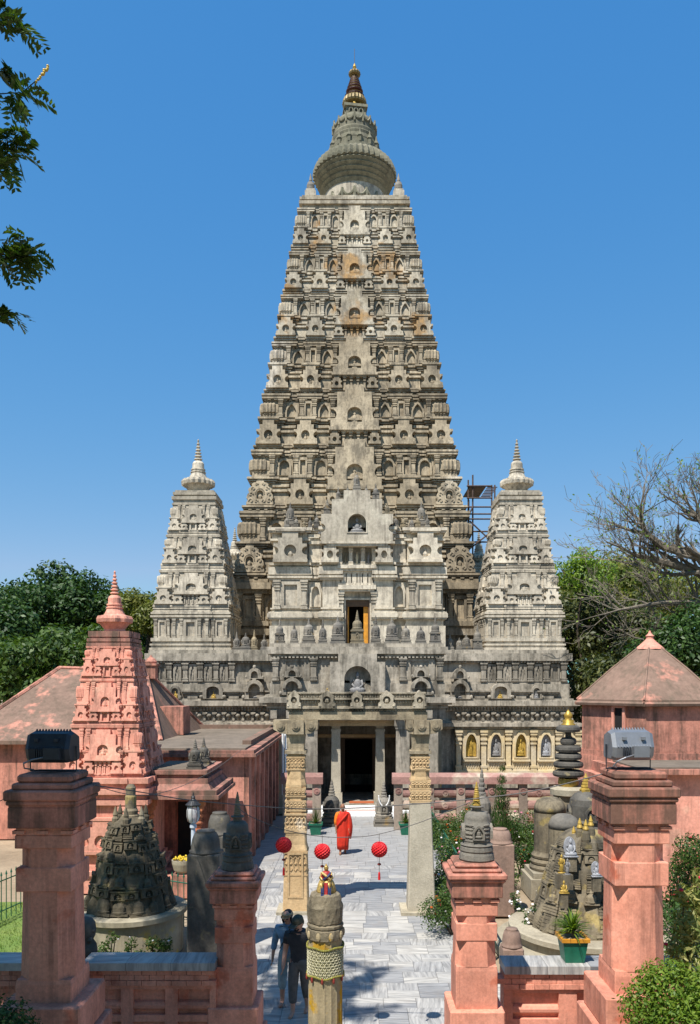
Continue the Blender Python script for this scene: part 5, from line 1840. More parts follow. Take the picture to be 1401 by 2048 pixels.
# beam and carved architrave
MB().box(gxx(580), gxx(853), -0.26, 0.24, gz(1438.8), gz(1423)).build('plain_beam', M_GATE, gate)
M_CARV = weathered('blackened_carving', (0.44, 0.40, 0.33), (0.34, 0.31, 0.25), (0.06, 0.055, 0.045), 1.6, 0.9, 14, 0.8, 0.9, seed=43, dpos=(0.48, 0.58))
ar = MB()
ax0, ax1 = gxx(577), gxx(851)
ar.box(ax0, ax1, -0.22, 0.2, gz(1423) + 0.002, gz(1417)).box(ax0 - 0.02, ax1 + 0.02, -0.27, 0.22, gz(1417), gz(1413)).box(ax0, ax1, -0.2, 0.18, gz(1413), gz(1399)).box(ax0 - 0.02, ax1 + 0.02, -0.28, 0.22, gz(1399), gz(1395.5)).box(ax0 + 0.02, ax1 - 0.02, -0.18, 0.16, gz(1395.5), gz(1387))
ar.box(ax0, ax1, -0.24, 0.2, gz(1387), gz(1384))
arch_ = ar.build('architrave', M_CARV, gate)
cv = MB()
n = 52
for k in range(n):
    cx = ax0 + (k + 0.5) * (ax1 - ax0) / n
    cv.ball((cx, -0.23, gz(1420)), 0.022, 6, 4)
    cv.ball((cx, -0.2, gz(1403)), 0.035, 6, 4, 1, 1, 1.3)
    if k % 2 == 0:
        cv.plate(arch_loop(0, 0.05, 0, 0.1), [arch_loop(0, 0.03, 0.01, 0.08)], -0.03, 0.0, hb=-0.005)
        cv.xf(Matrix.Translation((cx, -0.18, gz(1394.5))), len(cv.v) - 2 * (13 + 13))
cv.build('carved_beading', M_CARV, arch_)['kind'] = 'stuff'
for px, w in ((590, 28), (655, 34), (714, 26), (773, 34), (838, 28)):
    p_ = MB()
    w_ = w * DG / FOC / 2
    h_ = gz(1383) - gz(1416)
    p_.plate([(-w_, 0), (w_, 0), (w_, h_ * 0.3), (w_ * 0.75, h_ * 0.4), (w_ * 0.8, h_ * 0.75), (w_ * 0.4, h_ * 0.92), (0, h_ * 1.08), (-w_ * 0.4, h_ * 0.92), (-w_ * 0.8, h_ * 0.75), (-w_ * 0.75, h_ * 0.4), (-w_, h_ * 0.3)],
             [circ(0, h_ * 0.5, w_ * 0.45, 12)], -0.34, 0.1, hb=-0.24)
    p_.ball((0, -0.27, h_ * 0.45), w_ * 0.28, 7, 5, 1, 1, 1.4)
    for s in (-1, 1):
        p_.ball((s * w_ * 0.8, -0.32, h_ * 0.15), w_ * 0.22, 6, 4)
    p_.build('carved_medallion', M_CARV, arch_, (gxx(px), 0, gz(1416)))
# ------------------------------------------------------------------ boundary wall and its pillars (near the viewer)
def chamf(cx, cy, w, z0, z1, ch, w1=None):
    def ring(w, z):
        h_, c = w / 2, ch
        return [(cx - h_ + c, cy - h_, z), (cx + h_ - c, cy - h_, z), (cx + h_, cy - h_ + c, z), (cx + h_, cy + h_ - c, z), (cx + h_ - c, cy + h_, z), (cx - h_ + c, cy + h_, z), (cx - h_, cy + h_ - c, z), (cx - h_, cy - h_ + c, z)]
    vs = ring(w, z0) + ring(w1 or w, z1)
    fs = [tuple(range(7, -1, -1)), tuple(range(8, 16))] + [(i, (i + 1) % 8, 8 + (i + 1) % 8, 8 + i) for i in range(8)]
    return vs, fs


def bev(mb, sx, sy, z0, z1, r=0.012):
    """box with softened edges"""
    a, c = sx / 2, sy / 2
    lev = [(z0, r), (z0 + r, 0), (z1 - r, 0), (z1, r)]
    vs = []
    for z, q in lev:
        vs += [(-a + r, -c + q, z), (a - r, -c + q, z), (a - q, -c + r, z), (a - q, c - r, z), (a - r, c - q, z), (-a + r, c - q, z), (-a + q, c - r, z), (-a + q, -c + r, z)]
    fs = [tuple(range(7, -1, -1)), tuple(24 + i for i in range(8))] + [(k * 8 + i, k * 8 + (i + 1) % 8, (k + 1) * 8 + (i + 1) % 8, (k + 1) * 8 + i) for k in range(3) for i in range(8)]
    return mb.add(vs, fs)


def gate_pillar(x, d, zs, sc, label, dents=3):
    """d = distance of the front face of the cap; zs = heights; sc = widths"""
    w_slab, w_b1, w_b2, w_band, w_sh, w_base = sc
    zt, zsl, zb1, zd, zb2, zbt, zbb, zsh, zpl, z0 = zs
    root = thing('gate_pillar', (x, d + w_slab / 2, 0), label, 'pillar', 'painted pillars of the boundary wall')
    b = MB()
    hh = (zt - zsl)
    bev(b, w_slab * 0.74, w_slab * 0.74, zt - hh * 0.28, zt - hh * 0.02, 0.03)
    bev(b, w_slab * 0.84, w_slab * 0.84, zt - hh * 0.48, zt - hh * 0.28, 0.02)
    bev(b, w_slab, w_slab, zsl + hh * 0.2, zsl + hh * 0.52, 0.02)
    bev(b, w_slab * 0.95, w_slab * 0.95, zsl + hh * 0.06, zsl + hh * 0.2, 0.015)
    bev(b, w_slab * 0.89, w_slab * 0.89, zsl, zsl + hh * 0.06, 0.004)
    b.build('cap', M_PINKC, root)
    b = MB()
    bev(b, w_b1, w_b1, zb1, zsl, 0.01)
    b.build('cap_block', M_PINKC, root)
    b = MB()
    bev(b, w_b2 * 0.97, w_b2 * 0.97, zd, zb1, 0.004)
    b.build('frieze', M_PINKP, root)
    for f in range(4):
        for k in (-1, 0, 1):
            dd_ = MB().box(-w_b2 * 0.1, w_b2 * 0.1, -0.035, 0.0, 0, (zb1 - zd) * 0.42)
            a = f * PI / 2
            ux, uy = k * w_b2 * 0.42, -w_b2 * 0.485
            dd_.build('dentil', M_PINKP, root, (ux * math.cos(a) - uy * math.sin(a), ux * math.sin(a) + uy * math.cos(a), zd + (zb1 - zd) * 0.2), rz=a)
    b = MB()
    bev(b, w_b2, w_b2, zb2, zd, 0.008)
    b.build('lower_block', M_PINKP, root)
    b = MB()
    b.add(*chamf(0, 0, w_sh, zbt, zb2, w_sh * 0.26))
    b.build('neck', M_PINKP, root)
    b = MB()
    bev(b, w_band, w_band, zbb, zbt, 0.008)
    b.build('band', M_PINKP, root)
    b = MB()
    b.add(*chamf(0, 0, w_sh * 1.02, zsh, zbb, w_sh * 0.24, w_sh * 0.97))
    b.build('shaft', M_PINKP, root)
    b = MB()
    vs, fs = chamf(0, 0, w_sh * 1.03, zpl, zsh - 0.06, 0.01)
    b.add(vs, fs)
    b.add(*chamf(0, 0, w_sh * 1.028, zsh - 0.06, zsh, 0.012, w_sh * 1.0))
    b.build('shaft_foot', M_PINKP, root)
    b = MB()
    bev(b, w_base, w_base, z0 + (zpl - z0) * 0.12, zpl, 0.02)
    bev(b, w_base * 1.15, w_base * 1.15, 0.0, z0 + (zpl - z0) * 0.12, 0.02)
    b.build('plinth', M_PINKP, root)
    return root


M_PINKP = weathered('salmon_pillar_paint', (0.74, 0.34, 0.26), (0.66, 0.285, 0.21), (0.24, 0.11, 0.085), 1.6, 0.65, 22, 0.25, 0.8, seed=51, dpos=(0.50, 0.66), bdist=0.008, drip=0.7, grime=0.3, extra=((0.58, 0.18, 0.115), 1.6, 0.58))
M_PINKC = weathered('blackened_pillar_cap', (0.60, 0.26, 0.205), (0.47, 0.195, 0.15), (0.11, 0.075, 0.06), 1.6, 0.85, 20, 0.35, 0.9, seed=53, dpos=(0.43, 0.56), bdist=0.006, drip=0.8)
ZS_B = (4.67, 4.25, 3.98, 3.88, 3.71, 3.46, 3.15, 2.01, 1.72, 1.2)
SC_B = (0.955, 0.866, 0.737, 0.717, 0.70, 1.05)
gate_pillar(X(1291, 10.5), 10.5, ZS_B, SC_B, 'tall sunlit salmon pink pillar carrying a grey floodlight at the right')
gate_pillar(X(80, 10.2), 10.2, ZS_B, SC_B, 'tall shaded pink pillar carrying a floodlight coloured dark for shade at the far left')
ZS_S = (3.27, 3.0, 2.79, 2.70, 2.52, 2.41, 2.16, 1.79, 1.19, 0.6)
SC_S = (0.84, 0.72, 0.60, 0.585, 0.58, 0.78)
PRX, PRD = X(957, 11.3), 11.3
PLX, PLD = X(465, 12.3), 12.3
gate_pillar(PRX, PRD, ZS_S, SC_S, 'sunlit salmon pink gate pillar topped by a grey stupa right of the path')
gate_pillar(PLX, PLD, tuple(z - 0.36 for z in ZS_S), SC_S, 'half shaded pink gate pillar topped by a black stupa left of the path')


def brick_wall(x0, x1, d, label):
    root = thing('boundary_wall', ((x0 + x1) / 2, d, 0), label, 'wall', 'low pink boundary walls')
    L = x1 - x0
    b = MB()
    n = max(int(round(L / 0.82)), 1)
    st = L / n
    holes = []
    for k in range(n):
        c = -L / 2 + (k + 0.5) * st
        holes.append(rect(c - st * 0.36, c + st * 0.36, 0.72, 1.12))
        holes.append(rect(c - st * 0.36, c + st * 0.36, 0.12, 0.62))
    b.plate(rect(-L / 2, L / 2, 0, 1.18), holes, -0.0, 0.3, hb=0.09)
    b.build('panelled_face', M_PINKP, root)
    for k in range(n):
        c = -L / 2 + (k + 0.5) * st
        MB().tube([(c - st * 0.358, 0.08, 0.85), (c + st * 0.358, 0.08, 0.85)], 0.075, 10).build('roll_moulding', M_PINKP, root)
    # courses of painted brick under the coping
    me = MB().box(0.004, 0.226, 0, 0.27, 0.003, 0.079).mesh('brick', M_PINKP)
    for r_ in range(3):
        nb_ = int(L / 0.23)
        for k in range(nb_ + 1):
            xx = -L / 2 + k * 0.23 - (0.115 if r_ % 2 else 0)
            if xx < -L / 2 - 0.12 or xx + 0.12 > L / 2:
                continue
            link('brick', me, root, (xx, -0.03 + rng.uniform(-0.006, 0.006) - (0.015 if r_ == 0 else 0), 1.185 + r_ * 0.081))
    ns = max(int(round(L / 0.75)), 1)
    sm_ = MB().box(0.003, L / ns - 0.003, -0.08, 0.42, 1.43, 1.55).mesh('coping_slab', M_MARB)
    for k in range(ns):
        link('coping_slab', sm_, root, (-L / 2 + k * L / ns, 0, 0))
    MB().box(-L / 2, L / 2, 0.02, 0.3, 1.181, 1.428).build('core', M_PINKP, root)
    return root


brick_wall(X(150, 12.0), X(438, 12.5) - 0.02, 12.35, 'shaded pink panelled boundary wall with stone coping left of the path')
brick_wall(X(1003, 12.3) + 0.02, X(1260, 12.3), 12.2, 'sunlit pink brick and panel boundary wall with marble coping right of the path')
brick_wall(X(-60, 12.0), X(40, 12.0), 12.35, 'short shaded stretch of boundary wall at the far left edge')
brick_wall(X(1330, 12.0), X(1460, 12.0), 12.2, 'short stretch of boundary wall behind the bush at the right edge')

# ------------------------------------------------------------------ stupas on the gate pillars
def pillar_stupa(x, y, z, h, mat, spire_mat, label):
    root = thing('votive_stupa', (x, y, z), label, 'stupa', 'stupas on the gate pillars')
    b = MB()
    n = 20
    b.lathe([(0.25, 0.0), (0.262, 0.02), (0.25, 0.09), (0.232, 0.13), (0.245, 0.15), (0.235, 0.20), (0.222, 0.215), (0.238, 0.235), (0.205, 0.26), (0.195, 0.29)], n)
    b.build('moulded_base', mat, root, smooth=False)
    b = MB().lathe([(0.19, 0.285), (0.205, 0.30), (0.19, 0.325), (0.182, 0.34), (0.188, 0.43), (0.194, 0.435), (0.194, 0.455), (0.182, 0.46), (0.184, 0.50), (0.19, 0.505), (0.188, 0.53), (0.178, 0.535), (0.178, 0.63), (0.165, 0.69), (0.125, 0.735), (0.06, 0.75)], 28)
    dm = b.build('dome', mat, root, smooth=True)
    nm = MB()
    for f in range(4):
        o = len(nm.v)
        nm.plate(arch_loop(0, 0.085, 0, 0.23, 0.35), [arch_loop(0, 0.062, 0.015, 0.19, 0.35)], -0.03, 0.03, hb=0.005)
        nm.ball((0, -0.005, 0.05), 0.05, 8, 5, 1.05, 0.5, 0.5)
        nm.ball((0, -0.005, 0.10), 0.032, 8, 5, 1, 0.6, 1.5)
        nm.ball((0, -0.008, 0.155), 0.02, 8, 5, 1, 0.8, 1.2)
        nm.xf(Matrix.Rotation(f * PI / 2, 4, 'Z') @ Matrix.Translation((0, -0.195, 0.33)), o)
        for k in range(4):
            for s in (-1, 1):
                nm.ball((0, 0, 0), 0.028, 6, 4, 1.8, 0.6, 0.8)
                nm.xf(Matrix.Rotation(f * PI / 2 + s * 0.62, 4, 'Z') @ Matrix.Translation((0, -0.187, 0.36 + k * 0.062)), len(nm.v) - 35 * 1 if False else len(nm.v) - 30)
    nm.build('carved_niches', mat, dm)['kind'] = 'stuff'
    b = MB().lathe([(0.07, 0.745), (0.07, 0.79), (0.1, 0.80), (0.11, 0.82), (0.07, 0.83)], 16)
    b.build('harmika', mat, root)
    pr = []
    for k in range(9):
        z_ = 0.83 + 0.033 * k
        r_ = 0.064 - 0.0045 * k
        pr += [(r_ * 0.8, z_), (r_, z_ + 0.008), (r_ * 0.95, z_ + 0.022), (r_ * 0.78, z_ + 0.03)]
    pr += [(0.02, 1.14), (0.006, 1.2)]
    MB().lathe(pr, 14).build('ringed_spire', spire_mat, root)
    root.scale = (1, 1, h / 1.2)
    return root


pillar_stupa(X(953, 11.75), PRD + 0.42, 3.27, 1.13, M_STUPA if 'M_STUPA' in globals() else weathered('grey_stupa_stone', (0.15, 0.145, 0.135), (0.20, 0.19, 0.17), (0.06, 0.058, 0.052), 3, 0.5, 24, 0.4, 0.75, seed=55), M_GOLDP, 'grey carved stupa with golden ringed spire on the right gate pillar')
pillar_stupa(PLX + 0.02, PLD + 0.42, 2.90, 1.22, M_BLACK, M_VOT2, 'black carved stupa with bronze spire on the left gate pillar')

# ------------------------------------------------------------------ floodlights
M_ALU = plain('grey_aluminium', (0.21, 0.22, 0.235), 0.45, 0.4, 0.12, 8)
M_ALUD = plain('dark_and_shaded_metal', (0.035, 0.04, 0.05), 0.5, 0.3, 0.2, 8)  # dark fittings; also the left housing, its shade put into the colour


def floodlight(x, y, z, mat, label, yaw=0.0, w=0.58):
    root = thing('floodlight', (x, y, z), label, 'floodlight', 'floodlights on the tall pillars', rz=yaw)
    # rear of the housing faces the viewer: sloped ribbed top, flat back, glass on the far side
    h = 0.40
    prof = [(0.02, 0.12), (-0.02, 0.16), (-0.05, 0.30), (0.02, 0.50), (0.16, 0.53), (0.30, 0.47), (0.32, 0.16), (0.30, 0.12)]
    n = len(prof)
    b = MB()
    hw = w / 2
    vs = []
    for xx, k in ((-hw, 0.86), (-hw + 0.05, 1.0), (hw - 0.05, 1.0), (hw, 0.86)):
        vs += [(xx, 0.15 + (py - 0.15) * k, 0.32 + (pz_ - 0.32) * k) for py, pz_ in prof]
    fs = [tuple(range(n)), tuple(range(4 * n - 1, 3 * n - 1, -1))]
    for q in range(3):
        fs += [(q * n + i, (q + 1) * n + i, (q + 1) * n + (i + 1) % n, q * n + (i + 1) % n) for i in range(n)]
    b.add(vs, fs)
    body = b.build('housing', mat, root)
    for k in range(12):
        xx = -hw + 0.07 + (w - 0.14) * k / 11
        MB().add([(xx - 0.008, -0.06, 0.31), (xx + 0.008, -0.06, 0.31), (xx + 0.008, 0.16, 0.555), (xx - 0.008, 0.16, 0.555), (xx - 0.008, -0.03, 0.30), (xx + 0.008, -0.03, 0.30), (xx + 0.008, 0.18, 0.52), (xx - 0.008, 0.18, 0.52)],
                 [(0, 1, 2, 3), (7, 6, 5, 4), (0, 3, 7, 4), (1, 5, 6, 2), (3, 2, 6, 7), (0, 4, 5, 1)]).build('cooling_fin', mat, body)
    MB().box(-0.02, hw - 0.1, -0.10, -0.02, 0.17, 0.32).build('gear_box', mat, body)
    for k in range(4):
        xx = -hw + 0.14 + 0.03 * k
        MB().box(xx, xx + 0.012, -0.06, -0.02, 0.18, 0.30).build('vent_slot', M_ALUD, body)
    for s in (-1, 1):
        MB().box(s * hw * 0.45 - 0.025, s * hw * 0.45 + 0.025, -0.06, 0.0, 0.40, 0.44).build('latch', mat, body)
    br = MB()
    br.tube([(-hw - 0.02, 0.15, 0.33), (-hw - 0.02, 0.15, 0.0), (hw + 0.02, 0.15, 0.0), (hw + 0.02, 0.15, 0.33)], 0.014, 6)
    br.build('bracket', M_ALUD, root)
    MB().tube([(0.0, -0.06, 0.2), (-0.15, -0.12, 0.17), (-hw + 0.03, -0.12, 0.12), (-hw, -0.05, 0.05), (-hw + 0.08, 0.05, 0.02)], 0.011, 6).build('cable', M_ALU, root)
    MB().box(-hw + 0.05, hw - 0.05, 0.315, 0.325, 0.17, 0.44).build('glass', M_ALU, root)
    return root


floodlight(X(1262, 10.9), 10.82, 4.68, M_ALU, 'grey finned floodlight seen from behind on the right pillar', R(4))
floodlight(X(102, 10.6), 10.5, 4.68, M_ALUD, 'finned floodlight coloured dark for shade, seen from behind on the left pillar', R(-6), 0.60)

# ------------------------------------------------------------------ fluted pillar with netting and a clothed image
DFP = 11.0
fp = thing('fluted_pillar', (X(650, DFP), DFP + 0.2, 0), 'old fluted stone pillar wrapped in pale netting in the foreground', 'pillar')
M_FLUT = weathered('yellowed_pillar_stone', (0.42, 0.35, 0.23), (0.34, 0.285, 0.185), (0.13, 0.11, 0.08), 2.5, 0.6, 24, 0.5, 0.85, seed=57, extra=((0.50, 0.30, 0.02), 2.6, 0.52))
M_ROCK = weathered('broken_capital_stone', (0.24, 0.205, 0.15), (0.17, 0.15, 0.11), (0.055, 0.05, 0.04), 3.0, 0.7, 16, 1.0, 0.95, seed=59)
r0 = 0.235
n = 80


def flute(mb, levels, nfl=16):
    vs = []
    for z, r in levels:
        for i in range(n):
            t = 2 * PI * i / n
            c = abs(math.sin(nfl * t / 2))
            vs.append((r * (0.955 + 0.045 * (1 - c ** 0.6)) * math.cos(t), r * (0.955 + 0.045 * (1 - c ** 0.6)) * math.sin(t), z))
    m = len(levels)
    fs = [tuple(range(n - 1, -1, -1)), tuple((m - 1) * n + i for i in range(n))] + [(k * n + i, k * n + (i + 1) % n, (k + 1) * n + (i + 1) % n, (k + 1) * n + i) for k in range(m - 1) for i in range(n)]
    return mb.add(vs, fs)


flute(MB(), [(0, r0 * 1.05), (1.0, r0 * 1.02), (2.30, r0)]).build('fluted_shaft', M_FLUT, fp)
MB().lathe([(r0 * 0.98, 2.285), (r0 * 1.07, 2.30), (r0 * 1.09, 2.37), (r0 * 1.08, 2.43), (r0 * 0.99, 2.445), (r0 * 1.07, 2.46), (r0 * 1.08, 2.49), (r0 * 0.99, 2.51)], 36, ribs=18, amp=0.015).build('lotus_neck', M_ROCK, fp)
for k in range(9):
    t = 2 * PI * (k + 0.5) / 9 - PI / 2
    MB().ball((0, 0, 0), 0.03, 8, 5, 1.2, 0.7, 2.0).build('lotus_petal', M_FLUT, fp, (r0 * 1.1 * math.cos(t), r0 * 1.1 * math.sin(t), 2.36), rz=t + PI / 2)
cap = MB()
vs = []
crng = random.Random(11)
lv = [(2.505, 0.95), (2.53, 1.04), (2.62, 1.06), (2.74, 1.07), (2.80, 1.02), (2.84, 0.98), (2.90, 0.9), (2.925, 0.7)]
for z, q in lv:
    for i in range(40):
        t = 2 * PI * i / 40
        j = 1 + 0.03 * math.sin(5 * t + z * 9) + crng.uniform(-0.025, 0.02) - (0.09 if z > 2.75 and math.sin(3 * t + 1) > 0.6 else 0)
        vs.append((r0 * q * j * math.cos(t), r0 * q * j * math.sin(t), z + crng.uniform(-0.006, 0.006)))
fs = [tuple(range(39, -1, -1)), tuple(7 * 40 + i for i in range(40))] + [(k * 40 + i, k * 40 + (i + 1) % 40, (k + 1) * 40 + (i + 1) % 40, (k + 1) * 40 + i) for k in range(7) for i in range(40)]
cap.add(vs, fs).build('broken_capital', M_ROCK, fp)
# netting: a sleeve with a diagonal lattice of beads standing proud
M_NET = plain('cream_beading', (0.46, 0.42, 0.27), 0.5, 0, 0.2, 20)
M_SLV = plain('olive_cloth', (0.17, 0.155, 0.07), 0.8, 0, 0.25, 20)
za, zb = 1.80, 2.18
rs = r0 * 1.035
MB().lathe([(rs, za), (rs, zb)], 40).build('cloth_sleeve', M_SLV, fp)
net = MB()
NB = 26
for k in range(NB):
    for dr in (-1, 1):
        t0 = 2 * PI * k / NB
        pts = [((rs + 0.004) * math.cos(t0 + dr * q * 0.27), (rs + 0.004) * math.sin(t0 + dr * q * 0.27), za + (zb - za) * q / 5) for q in range(6)]
        net.tube(pts, 0.0055, 4)
for q in range(11):
    z_ = za + (zb - za) * q / 10
    for k in range(NB * 2):
        t0 = 2 * PI * (k + 0.5 * (q % 2)) / (NB * 2)
        net.ball(((rs + 0.007) * math.cos(t0), (rs + 0.007) * math.sin(t0), z_), 0.009, 5, 3)
no_ = net.build('bead_netting', M_NET, fp)
no_['kind'] = 'stuff'
M_GARL = plain('marigold_garland', (0.22, 0.20, 0.04), 0.8, 0, 0.4, 40)
for z_ in (zb + 0.01, za - 0.005):
    gl = MB()
    for k in range(70):
        t0 = 2 * PI * k / 70
        gl.ball(((rs + 0.012) * math.cos(t0), (rs + 0.012) * math.sin(t0), z_ + 0.012 * math.sin(5 * t0)), 0.016, 5, 4)
    gl.build('garland', M_GARL, fp)['kind'] = 'stuff'
M_TASS = plain('dark_red_tassel', (0.22, 0.03, 0.02), 0.6, 0, 0.3, 20)
for k in range(10):
    t0 = 2 * PI * (k + 0.3) / 10
    MB().lathe([(0.004, 0.01), (0.014, -0.01), (0.018, -0.05), (0.012, -0.075)], 8).build('tassel', M_TASS, fp, ((rs + 0.015) * math.cos(t0), (rs + 0.015) * math.sin(t0), za - 0.005))

im = thing('clothed_statue', (X(652, DFP), DFP + 0.2, 2.905), 'small seated statue dressed in gold, red and blue cloth on the fluted pillar', 'statue')
M_CG = plain('gold_brocade', (0.42, 0.29, 0.09), 0.5, 0.2, 0.5, 40, 0.3)
M_CR = plain('red_silk', (0.30, 0.02, 0.018), 0.5, 0, 0.3, 20)
M_CB = plain('blue_silk', (0.02, 0.03, 0.10), 0.5, 0, 0.3, 20)
M_BRZ = plain('gilt_bronze', (0.42, 0.27, 0.08), 0.4, 0.5, 0.3, 20)


def skirt(levels, nn, folds, amp, name, mat, parent, sy=0.8, ph=0.0, cx=0, cy=0):
    vs = []
    for z, r in levels:
        for i in range(nn):
            t = 2 * PI * i / nn
            q = r * (1 + amp * math.sin(folds * t + ph + z * 6) + amp * 0.5 * math.sin((folds * 2 + 1) * t))
            vs.append((cx + q * math.cos(t), cy + q * math.sin(t) * sy, z))
    m = len(levels)
    fs = [tuple(range(nn - 1, -1, -1)), tuple((m - 1) * nn + i for i in range(nn))] + [(k * nn + i, k * nn + (i + 1) % nn, (k + 1) * nn + (i + 1) % nn, (k + 1) * nn + i) for k in range(m - 1) for i in range(nn)]
    return MB().add(vs, fs).build(name, mat, parent, smooth=True)


b = MB()
b.ball((0, 0, 0.245), 0.06, 12, 8, 1.1, 0.8, 1.4)
b.ball((0, -0.01, 0.355), 0.033, 12, 8, 1, 1, 1.25)
b.ball((0, -0.0, 0.398), 0.014, 8, 5)
for s in (-1, 1):
    b.tube([(s * 0.06, 0, 0.29), (s * 0.085, -0.02, 0.22), (s * 0.03, -0.09, 0.18)], [0.022, 0.02, 0.014], 8)
    b.tube([(s * 0.04, -0.03, 0.16), (s * 0.055, -0.13, 0.15), (s * 0.05, -0.14, 0.03)], [0.036, 0.03, 0.022], 8)
b.build('body', M_BRZ, im, smooth=True)
skirt([(0.01, 0.135), (0.06, 0.128), (0.12, 0.115), (0.165, 0.10), (0.20, 0.075)], 40, 9, 0.06, 'gold_robe', M_CG, im, 0.95)
skirt([(0.19, 0.085), (0.24, 0.078), (0.29, 0.066), (0.315, 0.035)], 28, 5, 0.04, 'red_shawl', M_CR, im, 0.8, 1.0)
for k, (xx, m) in enumerate(((-0.05, M_CB), (0.0, M_CR), (0.05, M_CB))):
    MB().add([(xx - 0.024, -0.125, 0.17), (xx + 0.024, -0.125, 0.17), (xx + 0.02, -0.165, 0.0), (xx - 0.02, -0.165, 0.0), (xx - 0.024, -0.10, 0.17), (xx + 0.024, -0.10, 0.17), (xx + 0.02, -0.14, 0.0), (xx - 0.02, -0.14, 0.0)],
             [(3, 2, 1, 0), (4, 5, 6, 7), (0, 1, 5, 4), (2, 3, 7, 6), (1, 2, 6, 5), (3, 0, 4, 7)]).build('apron_strip', m, im)
MB().tube([(-0.06, -0.055, 0.30), (0.0, -0.085, 0.26), (0.06, -0.065, 0.20)], [0.018, 0.02, 0.018], 8).build('sash', M_CG, im)
MB().tube([(0.065, -0.05, 0.30), (0.02, -0.088, 0.25), (-0.045, -0.075, 0.20)], [0.014, 0.016, 0.014], 8).build('sash', M_CB, im)

# ------------------------------------------------------------------ paper lanterns and wires
M_RED = plain('red_paper', (0.55, 0.012, 0.015), 0.6, 0, 0.2, 30)
DLN = 12.5
lanmesh = MB()
vs = []
nn, mm = 44, 18
for j in range(mm + 1):
    ph = -PI / 2 + PI * j / mm
    for i in range(nn):
        t = 2 * PI * i / nn
        r = 0.122 * (1 + 0.085 * math.cos(11 * t + (j % 2) * PI) * math.cos(ph))
        vs.append((r * math.cos(ph) * math.cos(t) + (1e-4 if j in (0, mm) else 0), r * math.cos(ph) * math.sin(t), r * math.sin(ph)))
fs = [(k * nn + i, k * nn + (i + 1) % nn, (k + 1) * nn + (i + 1) % nn, (k + 1) * nn + i) for k in range(mm) for i in range(nn)]
lanmesh = MB().add(vs, fs).mesh('paper_globe', M_RED)
cord_me = MB().tube([(0, 0, 0.12), (0, 0, 0.25)], 0.004, 5).tube([(0, 0, -0.12), (0, 0, -0.36)], 0.005, 5).mesh('cord', M_WIRE)
knot_me = MB().ball((0, 0, -0.23), 0.026, 8, 6, 1.2, 0.6, 0.8).mesh('knot', M_TASS)
tas_me = MB().lathe([(0.008, -0.35), (0.016, -0.37), (0.02, -0.47), (0.018, -0.475)], 8).mesh('tassel', M_RED)
for i, (px, py, lab) in enumerate(((568, 1690, 'red paper lantern hanging before the left gateway pillar'), (645, 1703, 'red paper lantern hanging above the clothed statue'), (759, 1699, 'red paper lantern hanging over the middle of the path'))):
    la = thing('paper_lantern', (X(px, DLN), DLN, Z(py, DLN)), lab, 'lantern', 'red paper lanterns on the wire')
    link('paper_globe', lanmesh, la)
    link('cord', cord_me, la)
    link('knot', knot_me, la)
    link('tassel', tas_me, la)


def wire(pts, r, label, n=24):
    """pts: (px, py, d) control points, joined by a smooth curve"""
    P = [Vector((X(a, d), d, Z(c, d))) for a, c, d in pts]
    out = []
    for i in range(len(P) - 1):
        p0, p1, p2, p3 = P[max(i - 1, 0)], P[i], P[i + 1], P[min(i + 2, len(P) - 1)]
        for k in range(8):
            t = k / 8
            out.append(0.5 * ((2 * p1) + (p2 - p0) * t + (2 * p0 - 5 * p1 + 4 * p2 - p3) * t * t + (3 * p1 - p0 - 3 * p2 + p3) * t ** 3))
    out.append(P[-1])
    o = MB().tube([tuple(q) for q in out], r, 5).build('wire', M_WIRE)
    return tag(o, label, 'wire', 'overhead wires')


wire([(470, 1608, 12.7), (500, 1632, 12.6), (572, 1660, DLN), (645, 1673, DLN), (710, 1674, DLN), (759, 1668, DLN), (840, 1645, 12.2), (951, 1600, 11.75)], 0.006, 'thin wire carrying the red lanterns between the two gate pillars')
wire([(120, 1560, 10.7), (280, 1584, 11.2), (397, 1602, 11.8), (620, 1618, 12.3), (820, 1609, 12.0), (1000, 1592, 11.5), (1100, 1575, 11.2), (1205, 1548, 10.9)], 0.008, 'long sagging cable strung from the left floodlight to the right floodlight')
wire([(150, 1556, 10.7), (300, 1590, 13.0), (420, 1545, 20.0), (485, 1498, 26.0)], 0.006, 'cable rising from the left floodlight to the corner of the pink hall roof')
wire([(60, 1575, 10.6), (0, 1602, 10.6), (-60, 1625, 10.6)], 0.006, 'cable running off to the left from the shaded floodlight pillar')

# ------------------------------------------------------------------ lamp post
lp = thing('lamp_post', (X(387, 16.5), 16.5, 0), 'white lamp post with a round glass lantern beside the dark stone pier', 'lamp')
MB().lathe([(0.1, 0), (0.1, 0.3), (0.06, 0.34), (0.06, 0.9), (0.075, 0.92), (0.075, 1.0), (0.05, 1.02), (0.045, 2.85), (0.07, 2.87), (0.07, 2.93), (0.04, 2.95)], 12).build('pole', plain('pale_blue_white_paint', (0.55, 0.6, 0.66), 0.5), lp)
m_gl, ntg, bg = new_mat('frosted_glass')
bg.inputs['Base Color'].default_value = (0.8, 0.8, 0.78, 1)
bg.inputs['Roughness'].default_value = 0.15
bg.inputs['Transmission Weight'].default_value = 0.5
gb = MB().lathe([(0.05, 2.95), (0.11, 3.0), (0.135, 3.1), (0.135, 3.22), (0.11, 3.32), (0.08, 3.34)], 16).build('globe', m_gl, lp, smooth=True)
